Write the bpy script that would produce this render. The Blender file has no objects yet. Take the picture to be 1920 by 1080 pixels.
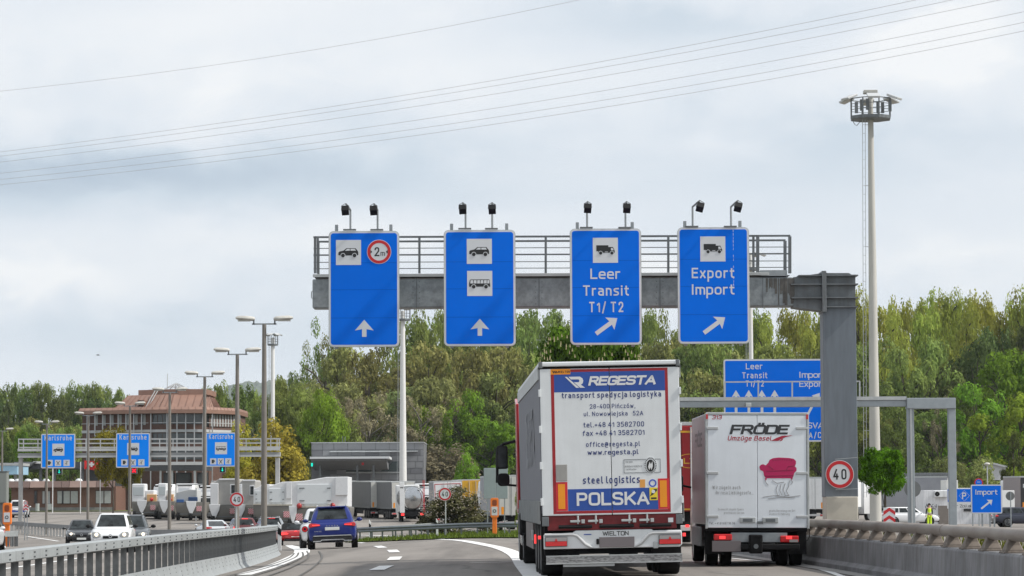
import bpy, bmesh, math, random
from mathutils import Vector, Matrix, noise

random.seed(11)
SC = bpy.context.scene
COL = SC.collection
R = math.radians

# ------------------------------------------------------------------ camera
F = 5700.0                                     # focal length in photo pixels (1920 wide)
CZ = 1.42
PITCH = math.atan((933 - 540) / F)
cam_data = bpy.data.cameras.new('camera')
cam = bpy.data.objects.new('camera', cam_data)
COL.objects.link(cam)
cam_data.sensor_width = 36.0
cam_data.lens = 36.0 * F / 1920.0
cam_data.clip_start = 0.5
cam_data.clip_end = 20000.0
CAM_M = Matrix.Translation((0, 0, CZ)) @ Matrix.Rotation(math.pi / 2 + PITCH, 4, 'X') @ Matrix.Rotation(R(-0.25), 4, 'Z')
cam.matrix_world = CAM_M
SC.camera = cam

# ------------------------------------------------------------------ light
SUN_EL, SUN_AZ = R(46), R(98)                 # azimuth measured from +Y towards +X: from the right
wd = bpy.data.worlds.new('World')
SC.world = wd
wd.use_nodes = True


def world_nodes():
    nt = wd.node_tree
    nt.nodes.clear()
    N = lambda t: nt.nodes.new(t)
    L = nt.links.new

    def math_(op, a, b=None, c=None):
        n = N('ShaderNodeMath'); n.operation = op
        for i, v in enumerate((a, b, c)):
            if v is None: continue
            if isinstance(v, (int, float)): n.inputs[i].default_value = v
            else: L(v, n.inputs[i])
        return n.outputs[0]
    out = N('ShaderNodeOutputWorld')
    sky = N('ShaderNodeTexSky'); sky.sky_type = 'NISHITA'; sky.sun_disc = False
    sky.sun_elevation = SUN_EL; sky.sun_rotation = SUN_AZ
    b1 = N('ShaderNodeBackground'); L(sky.outputs[0], b1.inputs[0]); b1.inputs[1].default_value = 0.1
    tc = N('ShaderNodeTexCoord')
    sx = N('ShaderNodeSeparateXYZ'); L(tc.outputs['Generated'], sx.inputs[0])
    az = math_('ARCTAN2', sx.outputs[0], sx.outputs[1])
    el = math_('ARCSINE', sx.outputs[2])
    # streaky cloud noise in azimuth / elevation
    cv = N('ShaderNodeCombineXYZ')
    L(math_('MULTIPLY', az, 9.0), cv.inputs[0]); L(math_('MULTIPLY', el, 24.0), cv.inputs[1])
    n1 = N('ShaderNodeTexNoise'); n1.inputs['Scale'].default_value = 1.0; n1.inputs['Detail'].default_value = 7
    n1.inputs['Roughness'].default_value = 0.52; n1.inputs['Distortion'].default_value = 0.5
    L(cv.outputs[0], n1.inputs['Vector'])
    cv2 = N('ShaderNodeCombineXYZ')
    L(math_('MULTIPLY', az, 26.0), cv2.inputs[0]); L(math_('MULTIPLY', el, 46.0), cv2.inputs[1]); cv2.inputs[2].default_value = 4.2
    n2 = N('ShaderNodeTexNoise'); n2.inputs['Scale'].default_value = 1.0; n2.inputs['Detail'].default_value = 8
    n2.inputs['Roughness'].default_value = 0.55; n2.inputs['Distortion'].default_value = 0.3
    L(cv2.outputs[0], n2.inputs['Vector'])
    t = math_('MULTIPLY_ADD', math_('SUBTRACT', n1.outputs[0], 0.5), 0.60, 0.71)
    t = math_('MULTIPLY_ADD', math_('SUBTRACT', n2.outputs[0], 0.5), 0.34, t)

    def blob(px, py, wx, wy, amp, warp=1.0):
        nonlocal t
        a0 = math.atan((px - 960) / F); e0 = math.atan((933 - py) / F)
        a = math_('DIVIDE', math_('SUBTRACT', az, a0), wx / F)
        e = math_('DIVIDE', math_('SUBTRACT', el, e0), wy / F)
        wv = math_('MULTIPLY', math_('SUBTRACT', n2.outputs[0], 0.5), 3.2 * warp)
        e = math_('ADD', e, wv)
        r2 = math_('ADD', math_('MULTIPLY', a, a), math_('MULTIPLY', e, e))
        gg = math_('POWER', 2.718, math_('MULTIPLY', r2, -1.0))
        t = math_('MULTIPLY_ADD', gg, amp, t)
    blob(150, 330, 640, 62, -0.50, 0.5)
    blob(720, 285, 480, 80, -0.10)
    blob(1230, 40, 330, 45, -0.26)
    blob(1760, 85, 130, 55, 0.52, 1.6)
    blob(1700, 330, 420, 120, -0.14)
    blob(70, 520, 190, 50, 0.40, 1.6)
    blob(560, 440, 330, 45, 0.18, 1.6)
    blob(1230, 515, 180, 45, 0.38, 1.6)
    blob(1780, 490, 240, 40, 0.24, 1.6)
    blob(1540, 250, 300, 60, -0.10, 1.2)
    blob(330, 640, 620, 70, -0.16, 0.4)
    blob(420, 60, 700, 110, 0.14)
    rmp = N('ShaderNodeValToRGB')
    cr = rmp.color_ramp
    cr.elements[0].position = 0.10; cr.elements[0].color = (0.40, 0.50, 0.62, 1)
    cr.elements[1].position = 1.0; cr.elements[1].color = (0.97, 0.985, 1.0, 1)
    e_ = cr.elements.new(0.42); e_.color = (0.64, 0.73, 0.82, 1)
    e_ = cr.elements.new(0.66); e_.color = (0.80, 0.855, 0.92, 1)
    L(t, rmp.inputs[0])
    b2 = N('ShaderNodeBackground'); L(rmp.outputs[0], b2.inputs[0]); b2.inputs[1].default_value = 1.0
    mx = N('ShaderNodeMixShader'); mx.inputs[0].default_value = 0.96
    L(b1.outputs[0], mx.inputs[1]); L(b2.outputs[0], mx.inputs[2])
    L(mx.outputs[0], out.inputs[0])


world_nodes()
sd = bpy.data.lights.new('sun', 'SUN'); sd.energy = 4.3; sd.angle = R(2.5); sd.color = (1.0, 0.955, 0.89)
sun = bpy.data.objects.new('sun', sd); COL.objects.link(sun)
sdir = Vector((math.sin(SUN_AZ) * math.cos(SUN_EL), math.cos(SUN_AZ) * math.cos(SUN_EL), math.sin(SUN_EL)))
sun.rotation_euler = (-sdir).to_track_quat('-Z', 'Y').to_euler()
SC.view_settings.view_transform = 'Standard'
SC.view_settings.look = 'None'
SC.view_settings.exposure = 0.0
SC.view_settings.gamma = 1.0
SC.render.engine = 'CYCLES'
SC.cycles.use_denoising = True
SC.cycles.max_bounces = 6
SC.cycles.transparent_max_bounces = 12
SC.cycles.caustics_reflective = False
SC.cycles.caustics_refractive = False

# ------------------------------------------------------------------ geometry of the place
CR = CAM_M.to_3x3()


def ray(px, py):
    return CR @ Vector(((px - 960) / F, -(py - 540) / F, -1.0))


def W(px, py, D):
    r = ray(px, py)
    return Vector((0, 0, CZ)) + r * (D / r.y)


def S(D):
    return F / D


PROF = [(-400, 0), (58, -0.0), (112, -0.22), (150, -0.62), (185, -0.95), (250, -0.95), (335, -0.55), (420, 0.1), (560, 0.4), (6000, 0.4)]


def prof(y):
    for (a, za), (b, zb) in zip(PROF, PROF[1:]):
        if y <= b:
            return za + (zb - za) * (y - a) / (b - a)
    return PROF[-1][1]


def sstep(a, b, x):
    t = min(1, max(0, (x - a) / (b - a)))
    return t * t * (3 - 2 * t)


def g(X, Y):
    z = sum(prof(Y + d) * w for d, w in ((-14, 1), (-7, 2), (0, 3), (7, 2), (14, 1))) / 9
    c = -0.03 * 12 * sstep(0.6, 13.0, -X)
    return z + c * (1 - sstep(230, 400, Y))


def hit(px, py, d0=20, d1=900):
    lo, hi = d0, d1
    st = d0
    while st < d1:
        p = W(px, py, st)
        if p.z <= g(p.x, p.y):
            hi = st; break
        lo = st; st *= 1.02
    for _ in range(30):
        m = (lo + hi) / 2
        p = W(px, py, m)
        if p.z <= g(p.x, p.y): hi = m
        else: lo = m
    p = W(px, py, hi)
    return Vector((p.x, p.y, g(p.x, p.y)))


def GX(px, D):
    """ground point under pixel column px at depth D"""
    x = (px - 960) * D / F
    return Vector((x, D, g(x, D)))


# ------------------------------------------------------------------ materials
MC = {}


def srgb(h):
    h = h.lstrip('#')
    c = [int(h[i:i + 2], 16) / 255 for i in (0, 2, 4)]
    return tuple(x / 12.92 if x < 0.04045 else ((x + 0.055) / 1.055) ** 2.4 for x in c)


def M(name, col=None, rough=0.55, metal=0.0, var=0.0, scale=4.0, bump=0.0, spec=0.5, emit=0.0, coat=0.0, alpha=1.0, stretch=None, col2=None, grime=0.0):
    if name in MC: return MC[name]
    if isinstance(col, str): col = srgb(col)
    m = bpy.data.materials.new(name); m.use_nodes = True
    nt = m.node_tree; N = nt.nodes.new; L = nt.links.new
    p = nt.nodes['Principled BSDF']
    p.inputs['Base Color'].default_value = (*col, 1)
    p.inputs['Roughness'].default_value = rough
    p.inputs['Metallic'].default_value = metal
    p.inputs['Specular IOR Level'].default_value = spec
    p.inputs['Coat Weight'].default_value = coat
    p.inputs['Coat Roughness'].default_value = 0.08
    p.inputs['Alpha'].default_value = alpha
    if emit:
        p.inputs['Emission Color'].default_value = (*col, 1); p.inputs['Emission Strength'].default_value = emit
    if var or bump or grime:
        tc = N('ShaderNodeTexCoord'); mp = N('ShaderNodeMapping'); L(tc.outputs['Object'], mp.inputs[0])
        if stretch: mp.inputs['Scale'].default_value = stretch
        nz = N('ShaderNodeTexNoise'); nz.inputs['Scale'].default_value = scale; nz.inputs['Detail'].default_value = 6
        nz.inputs['Roughness'].default_value = 0.62
        L(mp.outputs[0], nz.inputs['Vector'])
        cur = None
        if var:
            rp = N('ShaderNodeValToRGB')
            c2 = col2 or tuple(c * (1 - var) for c in col)
            if isinstance(c2, str): c2 = srgb(c2)
            c1 = tuple(min(1, c * (1 + var * 0.5)) for c in col)
            rp.color_ramp.elements[0].position = 0.32; rp.color_ramp.elements[0].color = (*c2, 1)
            rp.color_ramp.elements[1].position = 0.66; rp.color_ramp.elements[1].color = (*c1, 1)
            L(nz.outputs[0], rp.inputs[0]); L(rp.outputs[0], p.inputs['Base Color']); cur = rp.outputs[0]
        if grime:
            mp2 = N('ShaderNodeMapping'); L(tc.outputs['Object'], mp2.inputs[0]); mp2.inputs['Scale'].default_value = (7, 7, 0.5)
            n2 = N('ShaderNodeTexNoise'); n2.inputs['Scale'].default_value = 2.2; n2.inputs['Detail'].default_value = 7
            L(mp2.outputs[0], n2.inputs['Vector'])
            r2 = N('ShaderNodeValToRGB'); r2.color_ramp.elements[0].position = 0.46; r2.color_ramp.elements[1].position = 0.8
            r2.color_ramp.elements[0].color = (0, 0, 0, 1); r2.color_ramp.elements[1].color = (grime, grime, grime, 1)
            L(n2.outputs[0], r2.inputs[0])
            mx = N('ShaderNodeMix'); mx.data_type = 'RGBA'
            L(r2.outputs[0], mx.inputs['Factor'])
            if cur: L(cur, mx.inputs['A'])
            else: mx.inputs['A'].default_value = (*col, 1)
            mx.inputs['B'].default_value = (0.09, 0.08, 0.065, 1)
            L(mx.outputs['Result'], p.inputs['Base Color'])
        if bump:
            bp = N('ShaderNodeBump'); bp.inputs['Strength'].default_value = bump; bp.inputs['Distance'].default_value = 0.03
            L(nz.outputs[0], bp.inputs['Height']); L(bp.outputs[0], p.inputs['Normal'])
    MC[name] = m
    return m


def leafmat(name, col=None, twig=None, var=0.55, trans=0.35):
    """leaf colours vary leaf by leaf and tree by tree"""
    if name in MC: return MC[name]
    m = bpy.data.materials.new(name); m.use_nodes = True
    nt = m.node_tree; N = nt.nodes.new; L = nt.links.new
    nt.nodes.clear()
    out = N('ShaderNodeOutputMaterial')
    ge = N('ShaderNodeNewGeometry'); oi = N('ShaderNodeObjectInfo')
    rp = N('ShaderNodeValToRGB')
    a = tuple(c * (1 - var) for c in col); b = tuple(min(1, c * (1 + var)) for c in col)
    rp.color_ramp.elements[0].color = (*(twig or a), 1); rp.color_ramp.elements[0].position = 0.0
    rp.color_ramp.elements[1].color = (*b, 1); rp.color_ramp.elements[1].position = 1.0
    e = rp.color_ramp.elements.new(0.3); e.color = (*a, 1)
    e = rp.color_ramp.elements.new(0.6); e.color = (*col, 1)
    tc = N('ShaderNodeTexCoord'); nz = N('ShaderNodeTexNoise'); nz.inputs['Scale'].default_value = 6.5; nz.inputs['Detail'].default_value = 2
    L(tc.outputs['Object'], nz.inputs['Vector'])
    mm = N('ShaderNodeMapRange'); mm.inputs['From Min'].default_value = 0.33; mm.inputs['From Max'].default_value = 0.67; L(nz.outputs[0], mm.inputs[0])
    av = N('ShaderNodeMix'); av.inputs['Factor'].default_value = 0.58; L(ge.outputs['Random Per Island'], av.inputs['A']); L(mm.outputs[0], av.inputs['B'])
    L(av.outputs[0], rp.inputs[0])
    hs = N('ShaderNodeHueSaturation'); L(rp.outputs[0], hs.inputs['Color'])
    mr = N('ShaderNodeMapRange'); mr.inputs['To Min'].default_value = 0.475; mr.inputs['To Max'].default_value = 0.525
    L(oi.outputs['Random'], mr.inputs[0]); L(mr.outputs[0], hs.inputs['Hue'])
    mr2 = N('ShaderNodeMapRange'); mr2.inputs['To Min'].default_value = 0.75; mr2.inputs['To Max'].default_value = 1.2
    ml = N('ShaderNodeMath'); ml.operation = 'FRACT'; m3 = N('ShaderNodeMath'); m3.operation = 'MULTIPLY'; m3.inputs[1].default_value = 7.3
    L(oi.outputs['Random'], m3.inputs[0]); L(m3.outputs[0], ml.inputs[0]); L(ml.outputs[0], mr2.inputs[0]); L(mr2.outputs[0], hs.inputs['Value'])
    d = N('ShaderNodeBsdfDiffuse'); t = N('ShaderNodeBsdfTranslucent'); mx = N('ShaderNodeMixShader'); mx.inputs[0].default_value = trans
    L(hs.outputs[0], d.inputs[0]); L(hs.outputs[0], t.inputs[0]); L(d.outputs[0], mx.inputs[1]); L(t.outputs[0], mx.inputs[2])
    L(mx.outputs[0], out.inputs[0])
    MC[name] = m
    return m


# ------------------------------------------------------------------ mesh building
class MB:
    def __init__(s): s.v = []; s.f = []

    def add(s, vs, fs):
        o = len(s.v); s.v += [tuple(v) for v in vs]; s.f += [tuple(i + o for i in f) for f in fs]; return s

    def box(s, x0, x1, y0, y1, z0, z1, m=None):
        vs = [Vector((x, y, z)) for x in (x0, x1) for y in (y0, y1) for z in (z0, z1)]
        if m: vs = [m @ v for v in vs]
        return s.add(vs, [(0, 1, 3, 2), (4, 6, 7, 5), (0, 4, 5, 1), (2, 3, 7, 6), (0, 2, 6, 4), (1, 5, 7, 3)])

    def bar(s, a, b, w, h=None, up=(0, 0, 1)):
        """rectangular bar from a to b"""
        a = Vector(a); b = Vector(b); d = (b - a).normalized(); h = h or w
        u = Vector(up)
        if abs(d.dot(u)) > 0.98: u = Vector((1, 0, 0))
        x = d.cross(u).normalized() * (w / 2); z = x.cross(d).normalized() * (h / 2)
        vs = [p + sx * x + sz * z for p in (a, b) for sx, sz in ((-1, -1), (1, -1), (1, 1), (-1, 1))]
        return s.add(vs, [(0, 3, 2, 1), (4, 5, 6, 7), (0, 1, 5, 4), (1, 2, 6, 5), (2, 3, 7, 6), (3, 0, 4, 7)])

    def cyl(s, a, b, r0, r1=None, n=12):
        return s.tube([a, b], [r0, r0 if r1 is None else r1], n)

    def tube(s, pts, rad, n=8, closed_caps=True):
        pts = [Vector(p) for p in pts]
        if not isinstance(rad, (list, tuple)): rad = [rad] * len(pts)
        o = len(s.v); prev = None
        for i, p in enumerate(pts):
            d = (pts[min(i + 1, len(pts) - 1)] - pts[max(i - 1, 0)]).normalized()
            if prev is None:
                u = Vector((0, 0, 1)) if abs(d.z) < 0.9 else Vector((1, 0, 0))
                x = d.cross(u).normalized()
            else:
                x = (prev - d * prev.dot(d)).normalized()
            prev = x
            y = d.cross(x)
            for k in range(n):
                a = 2 * math.pi * k / n
                s.v.append(tuple(p + (x * math.cos(a) + y * math.sin(a)) * rad[i]))
        for i in range(len(pts) - 1):
            for k in range(n):
                k2 = (k + 1) % n
                s.f.append((o + i * n + k, o + i * n + k2, o + (i + 1) * n + k2, o + (i + 1) * n + k))
        if closed_caps:
            s.f.append(tuple(o + k for k in reversed(range(n))))
            e = o + (len(pts) - 1) * n
            s.f.append(tuple(e + k for k in range(n)))
        return s

    def plate(s, poly, y0, y1):
        """polygon in the xz plane given thickness from y0 (front) to y1 (back)"""
        n = len(poly)
        vs = [(x, y0, z) for x, z in poly] + [(x, y1, z) for x, z in poly]
        fs = [tuple(range(n)), tuple(reversed(range(n, 2 * n)))]
        fs += [(i, i + n, (i + 1) % n + n, (i + 1) % n) for i in range(n)]
        return s.add(vs, fs)

    def prism_x(s, poly, x0, x1):
        """polygon in the yz plane extruded along x"""
        n = len(poly)
        vs = [(x0, y, z) for y, z in poly] + [(x1, y, z) for y, z in poly]
        fs = [tuple(range(n)), tuple(reversed(range(n, 2 * n)))]
        fs += [(i, i + n, (i + 1) % n + n, (i + 1) % n) for i in range(n)]
        return s.add(vs, fs)

    def ring(s, cx, cz, r0, r1, y0, y1, n=36):
        o = len(s.v)
        for k in range(n):
            a = 2 * math.pi * k / n
            for r, y in ((r0, y0), (r1, y0), (r1, y1), (r0, y1)):
                s.v.append((cx + r * math.cos(a), y, cz + r * math.sin(a)))
        for k in range(n):
            a = o + 4 * k; b = o + 4 * ((k + 1) % n)
            for j in range(4):
                s.f.append((a + j, a + (j + 1) % 4, b + (j + 1) % 4, b + j))
        return s

    def loft(s, rings, closed=True, cap=True):
        n = len(rings[0]); o = len(s.v)
        for r in rings: s.v += [tuple(p) for p in r]
        for i in range(len(rings) - 1):
            for k in range(n if closed else n - 1):
                k2 = (k + 1) % n
                s.f.append((o + i * n + k, o + i * n + k2, o + (i + 1) * n + k2, o + (i + 1) * n + k))
        if cap and closed:
            s.f.append(tuple(o + k for k in reversed(range(n))))
            e = o + (len(rings) - 1) * n
            s.f.append(tuple(e + k for k in range(n)))
        return s

    def ball(s, c, rx, ry=None, rz=None, nu=12, nv=8):
        ry = ry or rx; rz = rz or rx
        rings = []
        for j in range(nv + 1):
            t = math.pi * (0.02 + 0.96 * j / nv)
            rings.append([(c[0] + rx * math.sin(t) * math.cos(2 * math.pi * k / nu), c[1] + ry * math.sin(t) * math.sin(2 * math.pi * k / nu), c[2] - rz * math.cos(t)) for k in range(nu)])
        return s.loft(rings)

    def quadpanel(s, q, u0, u1, v0, v1, off, th=0.012):
        """a thin pane on the bilinear quad q = (bl, br, tr, tl), inset to u0..u1, v0..v1, standing off proud of it"""
        bl, br, tr, tl = [Vector(p) for p in q]
        P = lambda u, v: (bl * (1 - u) + br * u) * (1 - v) + (tl * (1 - u) + tr * u) * v
        c = [P(u0, v0), P(u1, v0), P(u1, v1), P(u0, v1)]
        n = (c[1] - c[0]).cross(c[3] - c[0]).normalized()
        vs = [p + n * off for p in c] + [p + n * (off - th) for p in c]
        return s.add(vs, [(0, 1, 2, 3), (7, 6, 5, 4), (0, 4, 5, 1), (1, 5, 6, 2), (2, 6, 7, 3), (3, 7, 4, 0)])

    def mesh(s, name, mat, bevel=0, smooth=False, sub=0, seg=2, ang=30):
        me = bpy.data.meshes.new(name)
        me.from_pydata(s.v, [], s.f); me.validate()
        bm = bmesh.new(); bm.from_mesh(me)
        bmesh.ops.recalc_face_normals(bm, faces=bm.faces)
        if bevel:
            ed = [e for e in bm.edges if len(e.link_faces) == 2 and e.calc_face_angle(0) > R(ang)]
            bmesh.ops.bevel(bm, geom=ed, offset=bevel, segments=seg, profile=0.5, affect='EDGES', clamp_overlap=True)
        bm.to_mesh(me); bm.free()
        if smooth:
            me.polygons.foreach_set('use_smooth', [True] * len(me.polygons))
        if mat: me.materials.append(mat)
        return me

    def build(s, name, mat, parent=None, bevel=0, smooth=False, sub=0, seg=2, ang=30, label=None):
        me = s.mesh(name, mat, bevel, smooth, sub, seg, ang)
        o = bpy.data.objects.new(name, me); COL.objects.link(o)
        if parent: o.parent = parent
        if sub:
            md = o.modifiers.new('sub', 'SUBSURF'); md.levels = sub; md.render_levels = sub
        if smooth and not sub:
            try:
                md = None
                me.set_sharp_from_angle(angle=R(38))
            except Exception: pass
        if label: o['label'] = label
        return o


def each(mb, name, mat, parent, **k):
    """every loose piece of mb becomes a part of its own"""
    n = len(mb.v); par = list(range(n))

    def fd(a):
        while par[a] != a: par[a] = par[par[a]]; a = par[a]
        return a
    for f in mb.f:
        r = fd(f[0])
        for i in f[1:]: par[fd(i)] = r
    grp = {}
    for f in mb.f: grp.setdefault(fd(f[0]), []).append(f)
    out = []
    for fs in grp.values():
        ids = sorted({i for f in fs for i in f}); mp = {i: j for j, i in enumerate(ids)}
        out.append(MB().add([mb.v[i] for i in ids], [tuple(mp[i] for i in f) for f in fs]).build(name, mat, parent, **k))
    return out


def tag(o, label=None, cat=None, group=None, kind=None):
    if label: o['label'] = label
    if cat: o['category'] = cat
    if group: o['group'] = group
    if kind: o['kind'] = kind
    return o


def thing(name, label, cat, loc=(0, 0, 0), rz=0, group=None, rx=0, ry=0, sc=None):
    o = bpy.data.objects.new(name, None); COL.objects.link(o)
    o.empty_display_size = 0.3
    o.location = loc; o.rotation_euler = (rx, ry, rz)
    if sc: o.scale = sc if isinstance(sc, (tuple, list)) else (sc, sc, sc)
    return tag(o, label, cat, group)


def copy_tree(o, parent=None):
    kids = [c for c in COL.objects if c.parent == o]
    c = o.copy(); COL.objects.link(c); c.parent = parent
    for k in kids: copy_tree(k, c)
    return c


def rrect(x0, z0, x1, z1, r, n=5):
    p = []
    for cx, cz, a in ((x1 - r, z0 + r, -90), (x1 - r, z1 - r, 0), (x0 + r, z1 - r, 90), (x0 + r, z0 + r, 180)):
        for k in range(n + 1):
            t = R(a + 90 * k / n); p.append((cx + r * math.cos(t), cz + r * math.sin(t)))
    return p


def circ(cx, cz, r, n=32, a0=0, a1=360):
    full = a1 - a0 >= 360
    return [(cx + r * math.cos(R(a0 + (a1 - a0) * k / (n if full else n - 1))), cz + r * math.sin(R(a0 + (a1 - a0) * k / (n if full else n - 1)))) for k in range(n)]


# a plain rounded road-sign alphabet: every letter is a few strokes (points, corner radius), x height .7
def _gl():
    G = {}

    def d(ch, *st): G[ch] = st
    d('a', [(.05, .7), (.42, .7), (.42, 0)], [(.42, .41), (0, .41), (0, 0), (.42, 0)])
    d('b', [(0, 1), (0, 0)], [(0, 0), (.43, 0), (.43, .7), (0, .7)])
    d('c', [(.39, .7), (0, .7), (0, 0), (.39, 0)])
    d('d', [(.43, 1), (.43, 0)], [(.43, 0), (0, 0), (0, .7), (.43, .7)])
    d('e', [(.02, .36), (.41, .36)], [(.43, .36), (.43, .7), (0, .7), (0, 0), (.40, 0)])
    d('f', [(.32, 1), (.10, 1), (.10, 0)], [(.0, .7), (.27, .7)])
    d('g', [(.43, .7), (.43, -.28), (.04, -.28)], [(.43, .7), (0, .7), (0, 0), (.43, 0)])
    d('h', [(0, 1), (0, 0)], [(0, .7), (.41, .7), (.41, 0)])
    d('i', [(0, .7), (0, 0)], [(0, .95), (0, .98)])
    d('j', [(.1, .7), (.1, -.28), (-.04, -.28)], [(.1, .95), (.1, .98)])
    d('k', [(0, 1), (0, 0)], [(.36, .7), (.04, .30)], [(.15, .43), (.38, 0)])
    d('l', [(0, 1), (0, 0), (.15, 0)])
    d('m', [(0, .7), (0, 0)], [(0, .7), (.33, .7), (.33, 0)], [(.33, .7), (.66, .7), (.66, 0)])
    d('n', [(0, .7), (0, 0)], [(0, .7), (.41, .7), (.41, 0)])
    d('o', [(.22, 0), (.44, 0), (.44, .7), (0, .7), (0, 0), (.22, 0)])
    d('p', [(0, .7), (0, -.28)], [(0, 0), (.43, 0), (.43, .7), (0, .7)])
    d('q', [(.43, .7), (.43, -.28)], [(.43, 0), (0, 0), (0, .7), (.43, .7)])
    d('r', [(0, .7), (0, 0)], [(0, .5), (0, .7), (.26, .7)])
    d('s', [(.37, .7), (0, .7), (0, .38), (.38, .33), (.38, 0), (.0, 0)])
    d('t', [(.10, .95), (.10, 0), (.28, 0)], [(0, .7), (.27, .7)])
    d('u', [(0, .7), (0, 0), (.41, 0), (.41, .7)])
    d('v', [(0, .7), (.2, 0), (.4, .7)]); d('w', [(0, .7), (.16, 0), (.32, .62), (.48, 0), (.64, .7)])
    d('x', [(0, .7), (.38, 0)], [(.38, .7), (0, 0)]); d('y', [(0, .7), (.2, .02)], [(.4, .7), (.12, -.28)])
    d('z', [(0, .7), (.37, .7), (0, 0), (.38, 0)])
    d('A', [(0, 0), (.29, 1), (.58, 0)], [(.11, .3), (.47, .3)])
    d('B', [(0, 0), (0, 1)], [(0, 1), (.47, 1), (.47, .54), (0, .54)], [(0, .54), (.51, .54), (.51, 0), (0, 0)])
    d('C', [(.50, .86), (.50, 1), (0, 1), (0, 0), (.50, 0), (.50, .14)])
    d('D', [(0, 0), (0, 1)], [(0, 1), (.53, 1), (.53, 0), (0, 0)])
    d('E', [(.45, 1), (0, 1)], [(0, 1), (0, 0)], [(0, 0), (.45, 0)], [(0, .53), (.40, .53)])
    d('F', [(.45, 1), (0, 1)], [(0, 1), (0, 0)], [(0, .51), (.40, .51)])
    d('G', [(.51, .85), (.51, 1), (0, 1), (0, 0), (.51, 0), (.51, .47)], [(.51, .47), (.30, .47)])
    d('H', [(0, 0), (0, 1)], [(.5, 0), (.5, 1)], [(0, .52), (.5, .52)])
    d('I', [(0, 0), (0, 1)]); d('J', [(.36, 1), (.36, 0), (0, 0)])
    d('K', [(0, 0), (0, 1)], [(.50, 1), (.02, .36)], [(.17, .56), (.52, 0)])
    d('L', [(0, 1), (0, 0)], [(0, 0), (.43, 0)]); d('M', [(0, 0), (0, 1)], [(0, 1), (.31, .3)], [(.31, .3), (.62, 1)], [(.62, 1), (.62, 0)])
    d('N', [(0, 0), (0, 1)], [(0, 1), (.52, 0)], [(.52, 0), (.52, 1)])
    d('O', [(.27, 0), (.54, 0), (.54, 1), (0, 1), (0, 0), (.27, 0)])
    d('P', [(0, 0), (0, 1)], [(0, 1), (.49, 1), (.49, .46), (0, .46)])
    d('R', [(0, 0), (0, 1)], [(0, 1), (.49, 1), (.49, .48), (0, .48)], [(.27, .48), (.52, 0)])
    d('S', [(.48, .88), (.48, 1), (0, 1), (0, .55), (.50, .48), (.50, 0), (0, 0), (0, .12)])
    d('T', [(0, 1), (.52, 1)], [(.26, 1), (.26, 0)]); d('U', [(0, 1), (0, 0), (.5, 0), (.5, 1)])
    d('V', [(0, 1), (.27, 0), (.54, 1)]); d('W', [(0, 1), (.2, 0), (.40, .9), (.6, 0), (.8, 1)])
    d('X', [(0, 1), (.5, 0)], [(.5, 1), (0, 0)]); d('Y', [(0, 1), (.27, .45), (.54, 1)], [(.27, .45), (.27, 0)]); d('Z', [(0, 1), (.5, 1), (0, 0), (.5, 0)])
    d('Q', [(.27, 0), (.54, 0), (.54, 1), (0, 1), (0, 0), (.27, 0)], [(.36, .2), (.58, -.06)])
    d('0', [(.23, 0), (.46, 0), (.46, 1), (0, 1), (0, 0), (.23, 0)]); d('1', [(0, .75), (.22, 1), (.22, 0)])
    d('2', [(.0, .78), (0, 1), (.44, 1), (.44, .60), (0, 0)], [(0, 0), (.46, 0)])
    d('3', [(0, .9), (0, 1), (.43, 1), (.43, .54), (.16, .54)], [(.16, .54), (.45, .54), (.45, 0), (0, 0), (0, .1)])
    d('4', [(.30, 1), (0, .25)], [(0, .25), (.48, .25)], [(.36, .5), (.36, 0)])
    d('5', [(.42, 1), (.03, 1), (.02, .56)], [(.02, .58), (.44, .62), (.44, 0), (0, 0), (0, .1)])
    d('6', [(.38, 1), (0, .9), (0, 0), (.45, 0), (.45, .56), (0, .56)]); d('7', [(0, 1), (.45, 1), (.14, 0)])
    d('8', [(.2, .54), (.02, .54), (.02, 1), (.43, 1), (.43, .54), (.2, .54)], [(.2, .54), (0, .54), (0, 0), (.45, 0), (.45, .54), (.2, .54)])
    d('9', [(.06, 0), (.45, .1), (.45, 1), (0, 1), (0, .44), (.45, .44)])
    d('.', [(0, 0), (0, .02)]); d(',', [(.03, .02), (0, -.12)]); d('-', [(0, .38), (.28, .38)]); d('+', [(0, .42), (.4, .42)], [(.2, .62), (.2, .22)]); d('/', [(0, -.05), (.34, 1.05)])
    d('@', [(.50, .2), (.50, .62), (.22, .62), (.22, .2), (.50, .2), (.66, .2), (.66, .85), (0, .85), (0, -.12), (.55, -.12)])
    um = lambda b, dx, z: d({'u': 'ü', 'O': 'Ö', 'o': 'ö'}[b], *(list(G[b]) + [[(dx - .1, z), (dx - .1, z + .02)], [(dx + .1, z), (dx + .1, z + .02)]]))
    um('u', .205, .95); um('O', .27, 1.24)
    d('ń', *(list(G['n']) + [[(.18, .88), (.30, 1.04)]])); d('ó', *(list(G['o']) + [[(.18, .88), (.30, 1.04)]]))
    return G


GLYPH = _gl()


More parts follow.
